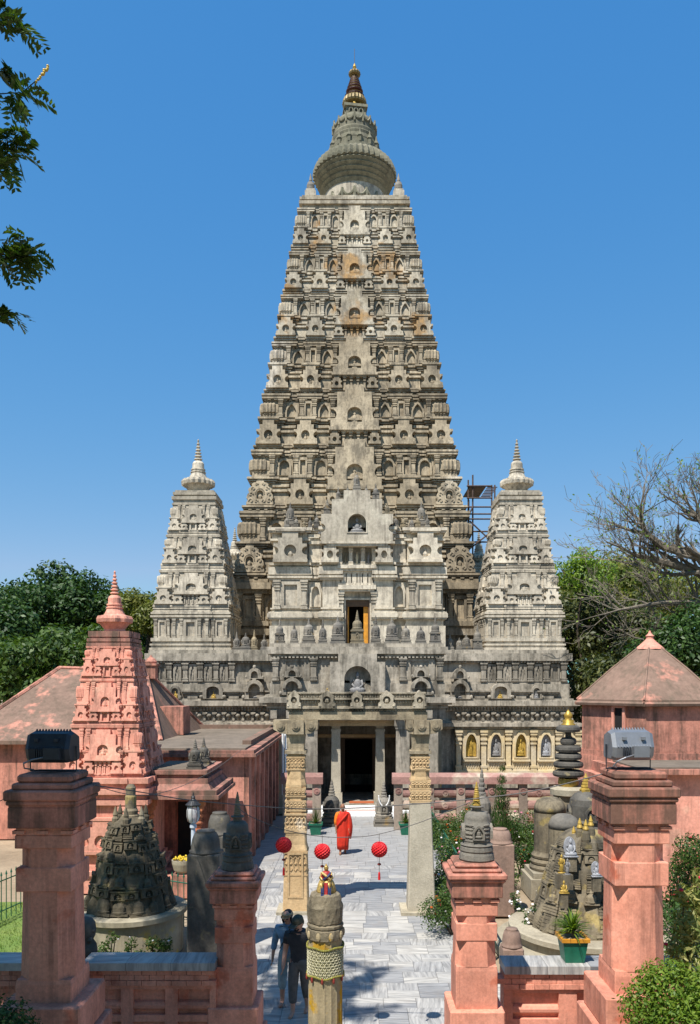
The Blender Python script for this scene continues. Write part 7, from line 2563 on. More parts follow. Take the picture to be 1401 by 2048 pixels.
def walker(x, d, label, skin, shirt, trousers, stride, armL, armR, yaw, head_yaw, head_pitch, sc=1.0, hem=0.22, sleeve=0.55, build=1.0):
    root = thing('person', (x, d, 0), label, 'person', 'couple walking on the path', rz=yaw)
    root.scale = (sc,) * 3
    s1, s2 = stride
    b_ = build
    pts = [(0, 0, 0.95, (0.145 * b_, 0.11)), (0, 0.0, 1.15, (0.14 * b_, 0.105)), (0, -0.02, 1.37, (0.165 * b_, 0.105)), (0, -0.03, 1.46, 0.062), (0, -0.05, 1.54, 0.055), (0, -0.06, 1.60, 0.07),
           (-0.095, -0.01, 0.88, 0.10 * b_), (-0.095, s1 * 0.5 - 0.04, 0.50, 0.068), (-0.09, s1, 0.10, 0.043), (-0.092, s1 - 0.04, 0.045, 0.042), (-0.10, s1 - 0.17, 0.026, 0.034),
           (0.095, -0.01, 0.88, 0.10 * b_), (0.095, s2 * 0.5 - 0.04, 0.50, 0.068), (0.09, s2, 0.10, 0.043), (0.092, s2 - 0.04, 0.045, 0.042), (0.10, s2 - 0.17, 0.026, 0.034),
           (-0.205 * b_, -0.01, 1.39, 0.066)] + [armL[0], armL[1]] + [(0.205 * b_, -0.01, 1.39, 0.066)] + [armR[0], armR[1]]
    edges = [(0, 1), (1, 2), (2, 3), (3, 4), (4, 5), (0, 6), (6, 7), (7, 8), (8, 9), (9, 10), (0, 11), (11, 12), (12, 13), (13, 14), (14, 15), (2, 16), (16, 17), (17, 18), (2, 19), (19, 20), (20, 21)]
    base = [tuple(p) for p in pts]
    for wi, ei, sd in ((18, 17, 1), (21, 20, -1)):
        d_ = Vector(pts[wi][:3]) - Vector(pts[ei][:3])
        d_.z -= 0.1
        hand(pts, edges, wi, sd, tuple(d_), (0.2 * sd, -1, 0.1))
    skin_mesh('body', skin, pts, edges, root)

    def inflate(idx, add):
        out = []
        for i in idx:
            x_, y_, z_, r = base[i]
            out.append((x_, y_, z_, tuple(q + add for q in r) if hasattr(r, '__len__') else (r + add, r + add)))
        return out
    # trousers
    P = inflate([0, 6, 7, 8, 11, 12, 13], 0.024)
    for k in (3, 6):
        x_, y_, z_, r = P[k]
        P[k] = (x_, y_, z_ + hem - 0.10, (0.072, 0.076))
    P.append((0, 0, 1.06, (0.155 * b_, 0.12)))
    skin_mesh('trousers', trousers, P, [(0, 1), (1, 2), (2, 3), (0, 4), (4, 5), (5, 6), (0, 7)], root)
    # shirt with sleeves
    P = inflate([0, 1, 2, 16, 17, 19, 20], 0.026)
    x_, y_, z_, r = P[0]
    P[0] = (x_, y_, z_ - 0.16, (r[0] + 0.016, r[1] + 0.016))
    for k, sidx in ((4, 3), (6, 5)):
        a, c = Vector(P[sidx][:3]), Vector(P[k][:3])
        e_ = a.lerp(c, sleeve if sleeve < 1 else 1.0)
        P[k] = (e_.x, e_.y, e_.z, (0.068, 0.068) if sleeve < 1 else (0.062, 0.062))
    E = [(0, 1), (1, 2), (2, 3), (3, 4), (2, 5), (5, 6)]
    P.append((0, -0.035, 1.51, (0.078, 0.075)))
    P.append((0, -0.025, 1.45, (0.125 * b_, 0.10)))
    E += [(2, 8), (8, 7)]
    if sleeve >= 1:
        for k, wi in ((4, 18), (6, 21)):
            a, c = Vector(P[k][:3]), Vector(base[wi][:3])
            e_ = a.lerp(c, 0.55)
            P.append((e_.x, e_.y, e_.z, (0.055, 0.055)))
            E.append((k, len(P) - 1))
    skin_mesh('shirt', shirt, P, E, root)
    h, M = face(root, (0, -0.075, 1.625), head_yaw, head_pitch, skin, None)
    return root, h, M


mn, mh, MM = walker(X(600, DMn), DMn, 'person in black shirt and olive cap walking barefoot, partly behind the fluted pillar', M_SKIN2, M_BLKT, M_TROU, (-0.12, 0.16),
                    ((-0.275, 0.02, 1.10, 0.05), (-0.26, -0.14, 0.88, 0.036)), ((0.275, 0.04, 1.10, 0.05), (0.26, -0.06, 0.86, 0.036)), R(-14), R(-22), R(22), 1.0, 0.20, 0.62, 1.05)
b = MB().lathe([(0.098, 0.02), (0.102, 0.05), (0.096, 0.10), (0.065, 0.135), (0.02, 0.148)], 20, sy=1.12)
b.box(-0.075, 0.075, -0.205, -0.085, 0.028, 0.042)
b.xf(MM)
b.build('cap', M_CAP, mh, smooth=False)
hb = MB().ball((0, 0.035, 0.0), 0.096, 12, 8, 0.86, 0.90, 0.9)
hb.xf(MM)
hb.build('hair', M_HAIR, mh, smooth=True)
b = MB().tube([MM @ Vector((-0.06, -0.085, -0.06)), MM @ Vector((0, -0.105, -0.095)), MM @ Vector((0.06, -0.085, -0.06))], 0.012, 6).build('dark_chin_strip', M_HAIR, mh)  # hair-coloured strip curving below the mouth

wm, wh, WM = walker(X(577, 14.6), 14.62, 'person in blue denim shirt and visor walking barefoot beside the one in black', M_SKIN2, M_DENIM, M_JEAN, (-0.10, 0.14),
                    ((-0.27, 0.03, 1.10, 0.043), (-0.285, -0.05, 0.86, 0.03)), ((0.255, 0.04, 1.10, 0.043), (0.24, -0.06, 0.86, 0.03)), R(-8), R(-12), R(12), 0.985, 0.28, 1.0, 0.92)
hb = MB().ball((0, 0.042, 0.022), 0.104, 14, 10, 0.90, 0.95, 1.0)
hb.ball((0, 0.1, -0.05), 0.05, 10, 8, 1, 1, 1.6)
for s in (-1, 1):
    hb.tube([(s * 0.075, -0.03, 0.06), (s * 0.088, -0.02, -0.06), (s * 0.085, 0.0, -0.16)], [0.025, 0.025, 0.016], 6)
hb.xf(WM)
hb.build('hair', M_HAIR, wh, smooth=True)
b = MB().lathe([(0.097, 0.03), (0.102, 0.035), (0.100, 0.075), (0.095, 0.078)], 20, sy=1.1)
b.plate([(-0.09, 0)] + [(0.09 * math.cos(PI - PI * k / 8), 0.10 * math.sin(PI * k / 8)) for k in range(9)], [], 0, 0.012)
b.v[-2 * 10:] = [(x_, -0.07 - z_, 0.035 + y_) for x_, y_, z_ in b.v[-20:]]
b.xf(WM)
b.build('visor', M_VIS, wh)
g_ = MB()
for s in (-1, 1):
    g_.ball((s * 0.034, -0.096, 0.01), 0.027, 10, 6, 1.1, 0.35, 0.8)
g_.box(-0.015, 0.015, -0.104, -0.098, 0.012, 0.02)
g_.xf(WM)
g_.build('sunglasses', M_HAIR, wh)
MB().tube([(0.06, -0.13, 1.42), (-0.02, -0.14, 1.25), (-0.13, -0.12, 1.05)], 0.012, 5).build('bag_strap', M_HAIR, wm)
# ------------------------------------------------------------------ vegetation
NR = np.random.default_rng(12)


class Leaves:
    def __init__(self):
        self.V = []

    def quads(self, c, u, v):
        """c centres, u half length vectors, v half width vectors: pointed leaf of two folded halves (diamond)"""
        self.V.append(np.stack([c - u, c + v - u * 0.1, c + u, c - v - u * 0.1], axis=1))

    def count(self):
        return sum(len(q) for q in self.V)

    def mesh(self, name, mat):
        V = np.concatenate(self.V).astype(np.float32)
        n = len(V)
        me = bpy.data.meshes.new(name)
        me.vertices.add(4 * n)
        me.vertices.foreach_set('co', V.reshape(-1))
        me.loops.add(4 * n)
        me.loops.foreach_set('vertex_index', np.arange(4 * n, dtype=np.int32))
        me.polygons.add(n)
        me.polygons.foreach_set('loop_start', np.arange(0, 4 * n, 4, dtype=np.int32))
        me.polygons.foreach_set('loop_total', np.full(n, 4, dtype=np.int32))
        me.materials.append(mat)
        me.update(calc_edges=True)
        me.validate()
        return me


def unitv(a):
    return a / np.maximum(np.linalg.norm(a, axis=-1, keepdims=True), 1e-9)


def blob_leaves(L, blobs, n, size, aspect=0.5, shell=0.7, droop=0.0, updir=0.35, flat=1.0):
    blobs = np.array(blobs, float)
    w = blobs[:, 3] ** 2
    idx = NR.choice(len(blobs), n, p=w / w.sum())
    d = unitv(NR.normal(size=(n, 3)) * np.array([1, 1, flat]))
    rad = blobs[idx, 3] * (shell + (1 - shell) * NR.random(n) ** 0.5) * (1 + 0.10 * NR.normal(size=n))
    c = blobs[idx, :3] + d * rad[:, None] * np.array([1, 1, flat])
    nrm = unitv(d + NR.normal(size=(n, 3)) * 0.55 + np.array([0, 0, updir]))
    t = unitv(np.cross(nrm, NR.normal(size=(n, 3))))
    t[:, 2] -= droop
    t = unitv(t)
    s = np.cross(nrm, t)
    sz = size * NR.uniform(0.7, 1.3, n)
    L.quads(c, t * sz[:, None] * 0.5, s * sz[:, None] * 0.5 * aspect)


def sub_blobs(c, R_, k, rmin, rmax, flat=0.8, seed=0):
    rg = np.random.default_rng(seed)
    out = []
    for _ in range(k):
        d = unitv(rg.normal(size=3))
        if d[2] < -0.5:
            d[2] *= -0.6
        q = rg.uniform(0.5, 0.95)
        out.append((c[0] + d[0] * R_ * q, c[1] + d[1] * R_ * q, c[2] + d[2] * R_ * q * flat, rg.uniform(rmin, rmax)))
    return out


G_DARK = leafy('dark_green_leaf', (0.012, 0.040, 0.008), (0.062, 0.120, 0.022), 0.25)
G_MID = leafy('mid_green_leaf', (0.022, 0.060, 0.010), (0.10, 0.155, 0.028), 0.3)
G_YEL = leafy('yellow_green_leaf', (0.09, 0.12, 0.02), (0.20, 0.20, 0.045), 0.35)
G_OLV = leafy('olive_leaf', (0.028, 0.045, 0.012), (0.12, 0.125, 0.035), 0.25)
G_LIME = leafy('lime_leaf', (0.10, 0.19, 0.02), (0.24, 0.33, 0.05), 0.4)
G_BUSH = leafy('bush_leaf', (0.07, 0.15, 0.012), (0.20, 0.27, 0.03), 0.4)
M_BARK = weathered('grey_bark', (0.19, 0.17, 0.145), (0.14, 0.125, 0.105), (0.05, 0.045, 0.04), 1.0, 0.5, 9, 0.7, 0.95, seed=71)
M_BARKD = weathered('dark_bark', (0.085, 0.07, 0.055), (0.06, 0.05, 0.04), (0.03, 0.025, 0.02), 1.0, 0.5, 9, 0.7, 0.95, seed=73)


def limb_tube(b, p0, p1, r0, r1, n=6, sag=0.0, k=4, rg=rng):
    pts, rr = [], []
    p0, p1 = Vector(p0), Vector(p1)
    for i in range(k + 1):
        t = i / k
        q = p0.lerp(p1, t)
        j = (p1 - p0).length * 0.05
        if 0 < i < k:
            q += Vector((rg.uniform(-j, j), rg.uniform(-j, j), rg.uniform(-j, j)))
        q.z += sag * 4 * t * (1 - t)
        pts.append(tuple(q))
        rr.append(r0 + (r1 - r0) * t)
    b.tube(pts, rr, n)
    return pts


def tree(x, d, h, crown_r, blobs_k, n, size, mat, label, seed, group, flat=0.8, bmin=0.28, bmax=0.5, trunk_r=0.35, crown_c=None, droop=0.0, aspect=0.5, bark=None):
    root = thing('tree', (x, d, 0), label, 'tree', group)
    cz_ = h - crown_r * flat
    c = crown_c or (0, 0, cz_)
    bl = sub_blobs(c, crown_r, blobs_k, crown_r * bmin, crown_r * bmax, flat, seed) + [(c[0], c[1], c[2], crown_r * 0.55)]
    L = Leaves()
    blob_leaves(L, bl, n, size, aspect, 0.62, droop)
    link('crown', L.mesh('crown', mat), root)
    b = MB()
    rg = random.Random(seed)
    limb_tube(b, (0, 0, 0), (c[0] * 0.6, c[1] * 0.6, max(c[2] - crown_r * 0.3, 1.0)), trunk_r, trunk_r * 0.55, 10, 0, 5, rg)
    for q in bl[:9]:
        limb_tube(b, (c[0] * 0.6, c[1] * 0.6, max(c[2] - crown_r * rg.uniform(0.3, 0.6), 0.8)), q[:3], trunk_r * 0.4, 0.05, 6, 0, 4, rg)
    b.build('trunk', bark or M_BARKD, root)
    return root


GL = 'dense trees beyond the pink house'
tree(X(18, 56), 56, 11.6, 4.5, 41, 16000, 0.36, G_DARK, 'dense dark green tree at the left edge behind the hip roof', 1, GL, bmin=0.17, bmax=0.34)
tree(X(100, 62), 62, 14.6, 4.8, 45, 18000, 0.36, G_DARK, 'tallest dense green tree left of the pink spire', 2, GL, bmin=0.17, bmax=0.34)
tree(X(192, 63), 63, 14.0, 4.2, 41, 16000, 0.36, G_DARK, 'rounded dense green tree right behind the pink spire', 3, GL, bmin=0.17, bmax=0.34)
tree(X(240, 66), 66, 11.2, 3.4, 38, 13000, 0.36, G_DARK, 'lower dense green tree between the pink spire and the corner tower', 4, GL, bmin=0.17, bmax=0.34)
tree(X(60, 50), 50, 9.6, 4.4, 38, 13000, 0.34, G_MID, 'lighter green tree low in front of the tallest left tree', 5, GL, bmin=0.17, bmax=0.34)
tree(X(180, 50), 50, 9.2, 4.2, 34, 12000, 0.34, G_MID, 'lighter green tree hidden low behind the pink spire', 6, GL, bmin=0.17, bmax=0.34)
tree(X(301, 57), 57, 12.4, 2.3, 18, 6500, 0.28, G_YEL, 'yellowish tree just left of the left corner tower', 7, GL, bmin=0.3, bmax=0.45)
GR = 'trees on the right of the temple'
tree(X(1225, 78), 78, 16.8, 10.5, 46, 30000, 0.42, G_YEL, 'broad flat topped yellow green tree far right of the temple', 11, GR, flat=0.34, bmin=0.16, bmax=0.30)
tree(X(1150, 62), 62, 11.5, 4.4, 22, 15000, 0.34, G_OLV, 'olive green tree just right of the right corner tower', 12, GR)
tree(X(1215, 58), 58, 12.5, 4.2, 24, 12000, 0.32, G_OLV, 'mid green tree in front of the flat topped one', 13, GR, bmin=0.2, bmax=0.36)
tree(X(1150, 50), 50, 6.4, 3.2, 18, 11000, 0.26, G_OLV, 'drooping dark tree low behind the terrace corner', 14, GR, droop=1.4, aspect=0.35)
tree(X(1250, 46), 46, 8.2, 3.0, 18, 11000, 0.28, G_OLV, 'shaded green tree behind the pavilion roof', 15, GR)
tree(X(1395, 42), 42, 9.6, 3.6, 20, 13000, 0.28, G_DARK, 'glossy deep green tree at the right edge beside the pavilion roof', 16, GR)
tree(X(1320, 60), 60, 10.5, 4.0, 18, 11000, 0.32, G_OLV, 'olive tree behind the point of the pavilion roof', 17, GR)
tree(X(1165, 56), 56, 15.0, 2.4, 14, 2600, 0.26, G_LIME, 'sparse lime green sapling rising in front of the flat topped tree', 18, GR, bmin=0.25, bmax=0.45, trunk_r=0.12)


# bare spreading tree
def bare_tree():
    D0 = 44.0
    root = thing('bare_tree', (X(1500, D0), D0, 0), 'bare spreading tree with fine twigs reaching in from the right', 'tree', GR)
    ox, oy = root.location.x, D0
    rg = random.Random(21)
    segs = MB()
    twig = MB()
    tips = []

    def P(px, py, dd=0.0):
        return Vector((X(px, D0 + dd) - ox, dd, Z(py, D0 + dd)))

    def branch(p, d, L, r, depth):
        k = 4 if depth < 3 else 3
        pts, rr = [tuple(p)], [r]
        q = p.copy()
        dd = d.copy()
        for i in range(k):
            dd = (dd + Vector((rg.uniform(-1, 1), rg.uniform(-1, 1), rg.uniform(-0.6, 1.0))) * 0.26).normalized()
            q = q + dd * (L / k)
            pts.append(tuple(q))
            rr.append(max(r * (1 - 0.62 * (i + 1) / k), 0.011))
        (segs if r > 0.05 else twig).tube(pts, rr, 6 if r > 0.05 else 3)
        if depth >= 5 or L < 0.35:
            tips.append(q.copy())
            return
        nb = rg.choice([3, 3, 4]) if depth < 4 else 3
        for j in range(nb):
            t = rg.uniform(0.3, 1.0) if j else 1.0
            i = min(int(t * k), k)
            base = Vector(pts[i])
            a = Vector((rg.uniform(-1, 1), rg.uniform(-1, 1), rg.uniform(-0.7, 1.0)))
            nd_ = (dd * 0.95 + a * 0.75).normalized()
            branch(base, nd_, L * rg.uniform(0.5, 0.72), max(rr[i] * rg.uniform(0.5, 0.75), 0.011), depth + 1)
    trunk = [P(1500, 1640), P(1505, 1450), P(1490, 1300), P(1470, 1180)]
    segs.tube([tuple(p) for p in trunk], [0.75, 0.6, 0.5, 0.42], 10)
    limbs = [([(1475, 1210), (1400, 1145), (1330, 1125), (1270, 1110)], 0.30),
             ([(1470, 1200), (1400, 1115), (1330, 1095), (1290, 1065), (1285, 1045)], 0.26),
             ([(1480, 1200), (1440, 1090), (1400, 1040), (1370, 1020)], 0.22),
             ([(1480, 1250), (1401, 1205), (1320, 1205), (1240, 1220)], 0.18),
             ([(1480, 1270), (1401, 1235), (1345, 1250), (1290, 1280)], 0.15),
             ([(1400, 1145), (1340, 1150), (1290, 1135), (1230, 1120)], 0.12),
             ([(1480, 1160), (1430, 1050), (1420, 1020)], 0.18)]
    for cps, r in limbs:
        pts = [P(a, c, rg.uniform(-0.8, 0.8)) for a, c in cps]
        n = len(pts)
        r *= 1.2
        rr = [r * (1 - 0.65 * i / (n - 1)) for i in range(n)]
        segs.tube([tuple(p) for p in pts], rr, 8)
        for i in range(1, n):
            dirv = (pts[i] - pts[i - 1]).normalized()
            cnt = 4 if i == n - 1 else 3
            for j in range(cnt):
                t = rg.random()
                base = pts[i - 1].lerp(pts[i], t if j else 1.0)
                a = Vector((rg.uniform(-1, 0.5), rg.uniform(-0.8, 0.8), rg.uniform(-0.5, 1.0)))
                branch(base, (dirv * 0.6 + a * 0.8).normalized(), rg.uniform(1.5, 2.4), rr[i] * rg.uniform(0.4, 0.6) + 0.02, 2)
    segs.build('limbs', M_BARK, root)
    twig.build('twigs', M_BARK, root)
    L = Leaves()
    T = np.array([tuple(t) for t in tips])
    T = T[NR.choice(len(T), min(len(T), 900), replace=False)]
    n = len(T)
    nr_ = unitv(NR.normal(size=(n, 3)))
    t_ = unitv(np.cross(nr_, NR.normal(size=(n, 3))))
    L.quads(T + NR.normal(size=(n, 3)) * 0.1, t_ * 0.09, np.cross(nr_, t_) * 0.05)
    link('young_leaves', L.mesh('young_leaves', G_LIME), root)


bare_tree()


# near tree on the left: only its branch ends reach into view, its crown shades the left foreground
def pinnate(L, base, dirv, length, pairs, ls, lw, rg):
    d = np.array(dirv, float)
    d /= np.linalg.norm(d)
    up = np.array([0, 0, 1.0])
    side = np.cross(d, up)
    side /= max(np.linalg.norm(side), 1e-6)
    side = unitv(side + rg.normal(size=3) * 0.35)
    nrm = np.cross(side, d)
    base = np.array(base, float)
    t = (np.arange(pairs) + 1) / pairs
    droop = -0.35 * (t ** 2)[:, None] * length * np.array([0, 0, 1.0])
    pos = base + d * (t * length)[:, None] + droop
    for s in (-1, 1):
        u = unitv(side * s + d * 0.55 + rg.normal(size=(pairs, 3)) * 0.12 - np.array([0, 0, 0.18]))
        v = unitv(np.cross(u, nrm + rg.normal(size=(pairs, 3)) * 0.2))
        lsz = ls * (0.7 + 0.5 * np.sin(t * PI)) * rg.uniform(0.85, 1.1, pairs)
        L.quads(pos + u * lsz[:, None] * 0.5, u * lsz[:, None] * 0.5, v * lw * 0.5)
    return pos


def spray(L, b, c, axis, size, nleaf, rg, ls=0.085, lw=0.03, pairs=8):
    """leafy branch end around c"""
    ax = np.array(axis, float)
    ax /= np.linalg.norm(ax)
    for k in range(nleaf):
        t = k / max(nleaf - 1, 1)
        base = np.array(c) + ax * (t - 0.75) * size + rg.normal(size=3) * size * 0.06
        d = unitv(ax * 0.6 + rg.normal(size=3) * 0.75 + np.array([0, 0, -0.25]))
        pinnate(L, base, d, size * rg.uniform(0.45, 0.7), pairs, ls, lw, rg)


nt_root = thing('near_tree', (-9.5, 3.0, 0), 'feathery leaved tree at the left whose branch tips hang into view and shade the foreground', 'tree')
rgN = np.random.default_rng(5)
NL = Leaves()
NW = MB()
off3 = np.array([-9.5, 3.0, 0.0])
DN = 9.2
sprigs = [(30, 50, 0.42, 9), (8, 30, 0.3, 6), (38, 185, 0.42, 9), (10, 135, 0.22, 5), (25, 262, 0.45, 11), (35, 295, 0.4, 9), (6, 330, 0.28, 5), (38, 490, 0.5, 13), (58, 512, 0.36, 7), (12, 510, 0.4, 9), (14, 625, 0.3, 7), (-60, 300, 0.5, 8), (-60, 500, 0.5, 8)]
for px, py, sz, nl in sprigs:
    c = np.array([X(px, DN), DN, Z(py, DN)]) - off3
    ax = np.array([1.0, rgN.uniform(-0.3, 0.3), rgN.uniform(-0.15, 0.3)])
    spray(NL, NW, c, ax, sz, int(nl * 1.5), rgN, 0.12, 0.042, 7)
    NW.tube([tuple(c - ax * 1.6 + np.array([0, 0, -0.05])), tuple(c - ax * 0.6), tuple(c)], [0.02, 0.012, 0.004], 5)
# yellow flower spike on the second sprig
fs_ = MB()
for k in range(14):
    t = k / 13
    fs_.ball((X(70 + 26 * t, DN) - off3[0] + rng.uniform(-0.01, 0.01), DN - off3[1], Z(168 - 34 * t, DN) + rng.uniform(-0.01, 0.01)), 0.018 * (1.1 - 0.5 * abs(t - 0.8)), 6, 4)
fs_.build('flower_spike', plain('small_yellow_flower', (0.55, 0.36, 0.03), 0.6, 0, 0.3, 30), nt_root)
NW.tube([(X(45, DN) - off3[0], DN - off3[1], Z(185, DN)), (X(80, DN) - off3[0], DN - off3[1], Z(155, DN)), (X(95, DN) - off3[0], DN - off3[1], Z(133, DN))], 0.006, 5)
# crown: clusters set where the sun's rays towards the shaded ground pass
SD = np.array(tuple(SUN_DIR)) / SUN_DIR.z
tg = []


def shade(n, x0, x1, y0, y1, z0, z1):
    for _ in range(n):
        tg.append((rgN.uniform(x0, x1), rgN.uniform(y0, y1), rgN.uniform(z0, z1)))


shade(95, -4.8, -3.3, 10.0, 11.6, 0.5, 5.4)      # tall left pillar and its floodlight
shade(50, -3.4, -1.7, 12.1, 12.7, 0.2, 1.6)      # wall
shade(30, -2.3, -1.5, 12.2, 13.0, 0.6, 2.3)      # gate pillar
shade(26, -1.7, -0.3, 13.3, 15.2, 0.0, 1.3)      # pair on the path
shade(16, -4.2, -2.8, 14.8, 16.0, 0.6, 2.6)      # dark pier
shade(22, -5.8, -4.0, 16.4, 17.6, 0.6, 2.6)      # black mound
shade(14, -1.8, 0.6, 14.0, 18.0, 0.0, 0.1)       # dapples on the path
cl = 0
for T in tg:
    for tries in range(8):
        hgt = rgN.uniform(10.0, 17.0)
        p = np.array(T) + SD * (hgt - T[2])
        if p[0] < -0.4425 * p[1] - 0.55 or p[2] > EYE + 0.87 * p[1] + 0.6 or p[1] < 0.5:
            spray(NL, NW, p - off3, unitv(rgN.normal(size=3) * np.array([1, 1, 0.4])), 0.55, 11, rgN, 0.11, 0.042, 7)
            if cl % 4 == 0:
                q = p - off3
                m_ = np.array([0.6, 0.8, 8.6]) * 0.5 + q * 0.5 + np.array([0, 0, 0.8])
                NW.tube([(0.3, 0.4, 8.2), tuple(m_), tuple(q)], [0.09, 0.045, 0.012], 5)
            cl += 1
            break
big = [(rgN.uniform(-4.5, 3.2), rgN.uniform(-9, 4.5), rgN.uniform(10, 17), rgN.uniform(1.0, 1.9)) for _ in range(90)]
big = [q for q in big if (q[0] - 9.5 + q[3]) < -0.4425 * max(q[1] + 3.0 + q[3], 0) - 0.3 or (q[1] + 3.0 + q[3]) < 0]
blob_leaves(NL, big, 46000, 0.26, 0.4, 0.4)  # unseen crown mass, enlarged to block sky light over the left foreground
link('crown', NL.mesh('crown', G_MID), nt_root)
NW.build('branches', M_BARKD, nt_root)
MB().tube([(0, 0, 0), (0.1, 0.1, 3), (0.0, 0.3, 6), (0.4, 0.5, 8.8)], [0.38, 0.32, 0.27, 0.2], 12).build('trunk', M_BARKD, nt_root)


# unseen trees added behind the viewer to cut sky light on front faces
for i, (x_, d_, h_, r_) in enumerate(((-10.0, -9.0, 14.0, 5.5), (0.5, -14.0, 14.5, 6.0), (10.5, -10.0, 13.5, 5.5), (-17.0, 0.0, 14.0, 5.5))):
    tree(x_, d_, h_, r_, 26, 11000, 0.55, G_MID, 'unseen tree added behind the viewer to block sky light, %s from the left' % ORD[(1, 2, 3, 0)[i]], 80 + i, 'unseen trees added to block sky light')

# ------------------------------------------------------------------ shrubs and flowers
def shrub(x, d, z, blobs, n, size, mat, label, flowers=None, group=None, aspect=0.45, droop=0.0, stem=True, seed=0, name='shrub', cat='shrub'):
    root = thing(name, (x, d, z), label, cat, group)
    L = Leaves()
    blob_leaves(L, blobs, n, size, aspect, 0.35, droop)
    link('foliage', L.mesh('foliage', mat), root)
    if stem:
        b = MB()
        rg = random.Random(seed)
        for q in blobs[:6]:
            limb_tube(b, (rg.uniform(-0.05, 0.05), rg.uniform(-0.05, 0.05), 0), q[:3], 0.025, 0.008, 5, 0, 3, rg)
        b.build('stems', M_BARKD, root)
    if flowers:
        for fm, cnt, fs in flowers:
            f = MB()
            rg = random.Random(seed + 5)
            for k in range(cnt):
                q = rg.choice(blobs)
                dv = Vector((rg.uniform(-1, 1), rg.uniform(-1.2, 0.3), rg.uniform(-0.2, 1))).normalized()
                c = Vector(q[:3]) + dv * q[3] * 1.02
                f.ball(tuple(c), fs * rg.uniform(0.7, 1.2), 7, 5, 1, 1, 0.75)
            f.build('blossoms', fm, root)['kind'] = 'stuff'
    return root


F_RED = plain('crimson_petal', (0.42, 0.02, 0.04), 0.6, 0, 0.3, 30)
F_WHT = plain('white_petal', (0.75, 0.70, 0.66), 0.6, 0, 0.15, 30)
F_PNK = plain('pink_petal', (0.55, 0.18, 0.25), 0.6, 0, 0.3, 30)
F_ORG = plain('orange_petal', (0.65, 0.16, 0.02), 0.6, 0, 0.3, 30)
GS = 'rose bushes in the right garden bed'
rs = random.Random(31)
beds = [(873, 28.5, 1.5), (896, 26.5, 1.3), (915, 24.0, 1.2), (892, 22.0, 1.1), (912, 20.6, 1.0), (935, 29.5, 1.4), (1030, 28.0, 1.3), (1058, 27.5, 1.6), (1075, 25.5, 1.2), (1042, 24.5, 1.1), (990, 23.0, 0.9), (905, 18.6, 0.9)]
for i, (px, d, h) in enumerate(beds):
    bl = [(rs.uniform(-0.45, 0.45), rs.uniform(-0.5, 0.5), h * rs.uniform(0.25, 0.85), rs.uniform(0.22, 0.42)) for _ in range(9)]
    side = 'near the path fence' if px < 950 else 'near the old stupas'
    mates = [b_ for b_ in beds if (b_[0] < 950) == (px < 950)]
    order = sorted(mates, key=lambda t: -t[1]).index((px, d, h))
    shrub(X(px, d), d, 0, bl, 2600, 0.075, G_MID if i % 3 else G_DARK, 'leafy rose bush %s, %s counted from the temple railing' % (side, ORD[order]), [(F_RED, 7, 0.045), (F_WHT, 9, 0.04), (F_ORG, 5, 0.045)] if i % 2 else [(F_PNK, 8, 0.045), (F_WHT, 10, 0.04), (F_RED, 3, 0.05)], GS, seed=i)
# weeping feathery shrub before the railing
bl = [(0.05 * math.sin(k * 2.1), 0.05 * math.cos(k * 1.7), 0.5 + 0.36 * k, 0.50 - 0.055 * k) for k in range(8)]
shrub(X(1003, 26.5), 26.5, 0, bl, 5200, 0.13, G_DARK, 'tall weeping feathery shrub in front of the sandstone railing', None, None, 0.16, 2.2)
# right edge
shrub(X(1338, 9.7), 9.75, 1.0, [(0.0, 0, 1.05, 0.42), (-0.32, -0.05, 0.95, 0.30), (0.35, 0.05, 0.98, 0.38), (0.15, -0.2, 0.7, 0.45), (-0.25, -0.15, 0.62, 0.34), (0.5, -0.1, 0.75, 0.4), (-0.12, 0.05, 1.22, 0.22), (0.6, 0.1, 1.1, 0.3), (0.1, 0.1, 1.3, 0.16)], 12000, 0.058, G_BUSH, 'bright yellow green clipped bush in the bottom right corner', None, None, 0.42)
shrub(X(1390, 11.6), 11.7, 1.0, [(0, 0, 1.3, 0.28), (0.15, 0, 1.65, 0.25), (-0.18, -0.05, 0.95, 0.22), (0.1, 0, 0.7, 0.3), (-0.12, 0, 1.75, 0.16), (0.2, 0, 2.0, 0.2)], 1500, 0.13, leafy('variegated_leaf', (0.09, 0.14, 0.03), (0.36, 0.33, 0.12), 0.35), 'variegated shrub with pale long leaves at the right edge', [(F_RED, 5, 0.03)], None, 0.3, 0.5)
GE = 'flowering shrubs behind the right pillar'
for i, (px, d, h, m) in enumerate(((1372, 15.0, 2.2, G_DARK), (1392, 17.5, 2.7, G_MID), (1350, 18.5, 1.9, G_DARK), (1385, 13.6, 1.3, G_MID))):
    bl = [(rs.uniform(-0.5, 0.5), rs.uniform(-0.4, 0.4), h * rs.uniform(0.3, 0.9), rs.uniform(0.22, 0.45)) for _ in range(10)]
    shrub(X(px, d), d, 0, bl, 3600, 0.085, m, 'flowering shrub right of the tall salmon pillar, %s from the viewer' % ['second', 'third', 'farthest', 'nearest'][i], [(F_RED, 6, 0.05), (F_PNK, 6, 0.045), (F_WHT, 5, 0.04)], GE, seed=40 + i)
# bottom left dark bush
shrub(X(20, 9.4), 9.4, 0.9, [(0, 0, 0.95, 0.28), (-0.3, 0, 0.9, 0.35), (0.22, -0.05, 0.75, 0.25), (-0.1, -0.1, 0.6, 0.35), (0.3, 0, 0.55, 0.22)], 5000, 0.06, G_DARK, 'dark shaded bush in the bottom left corner')
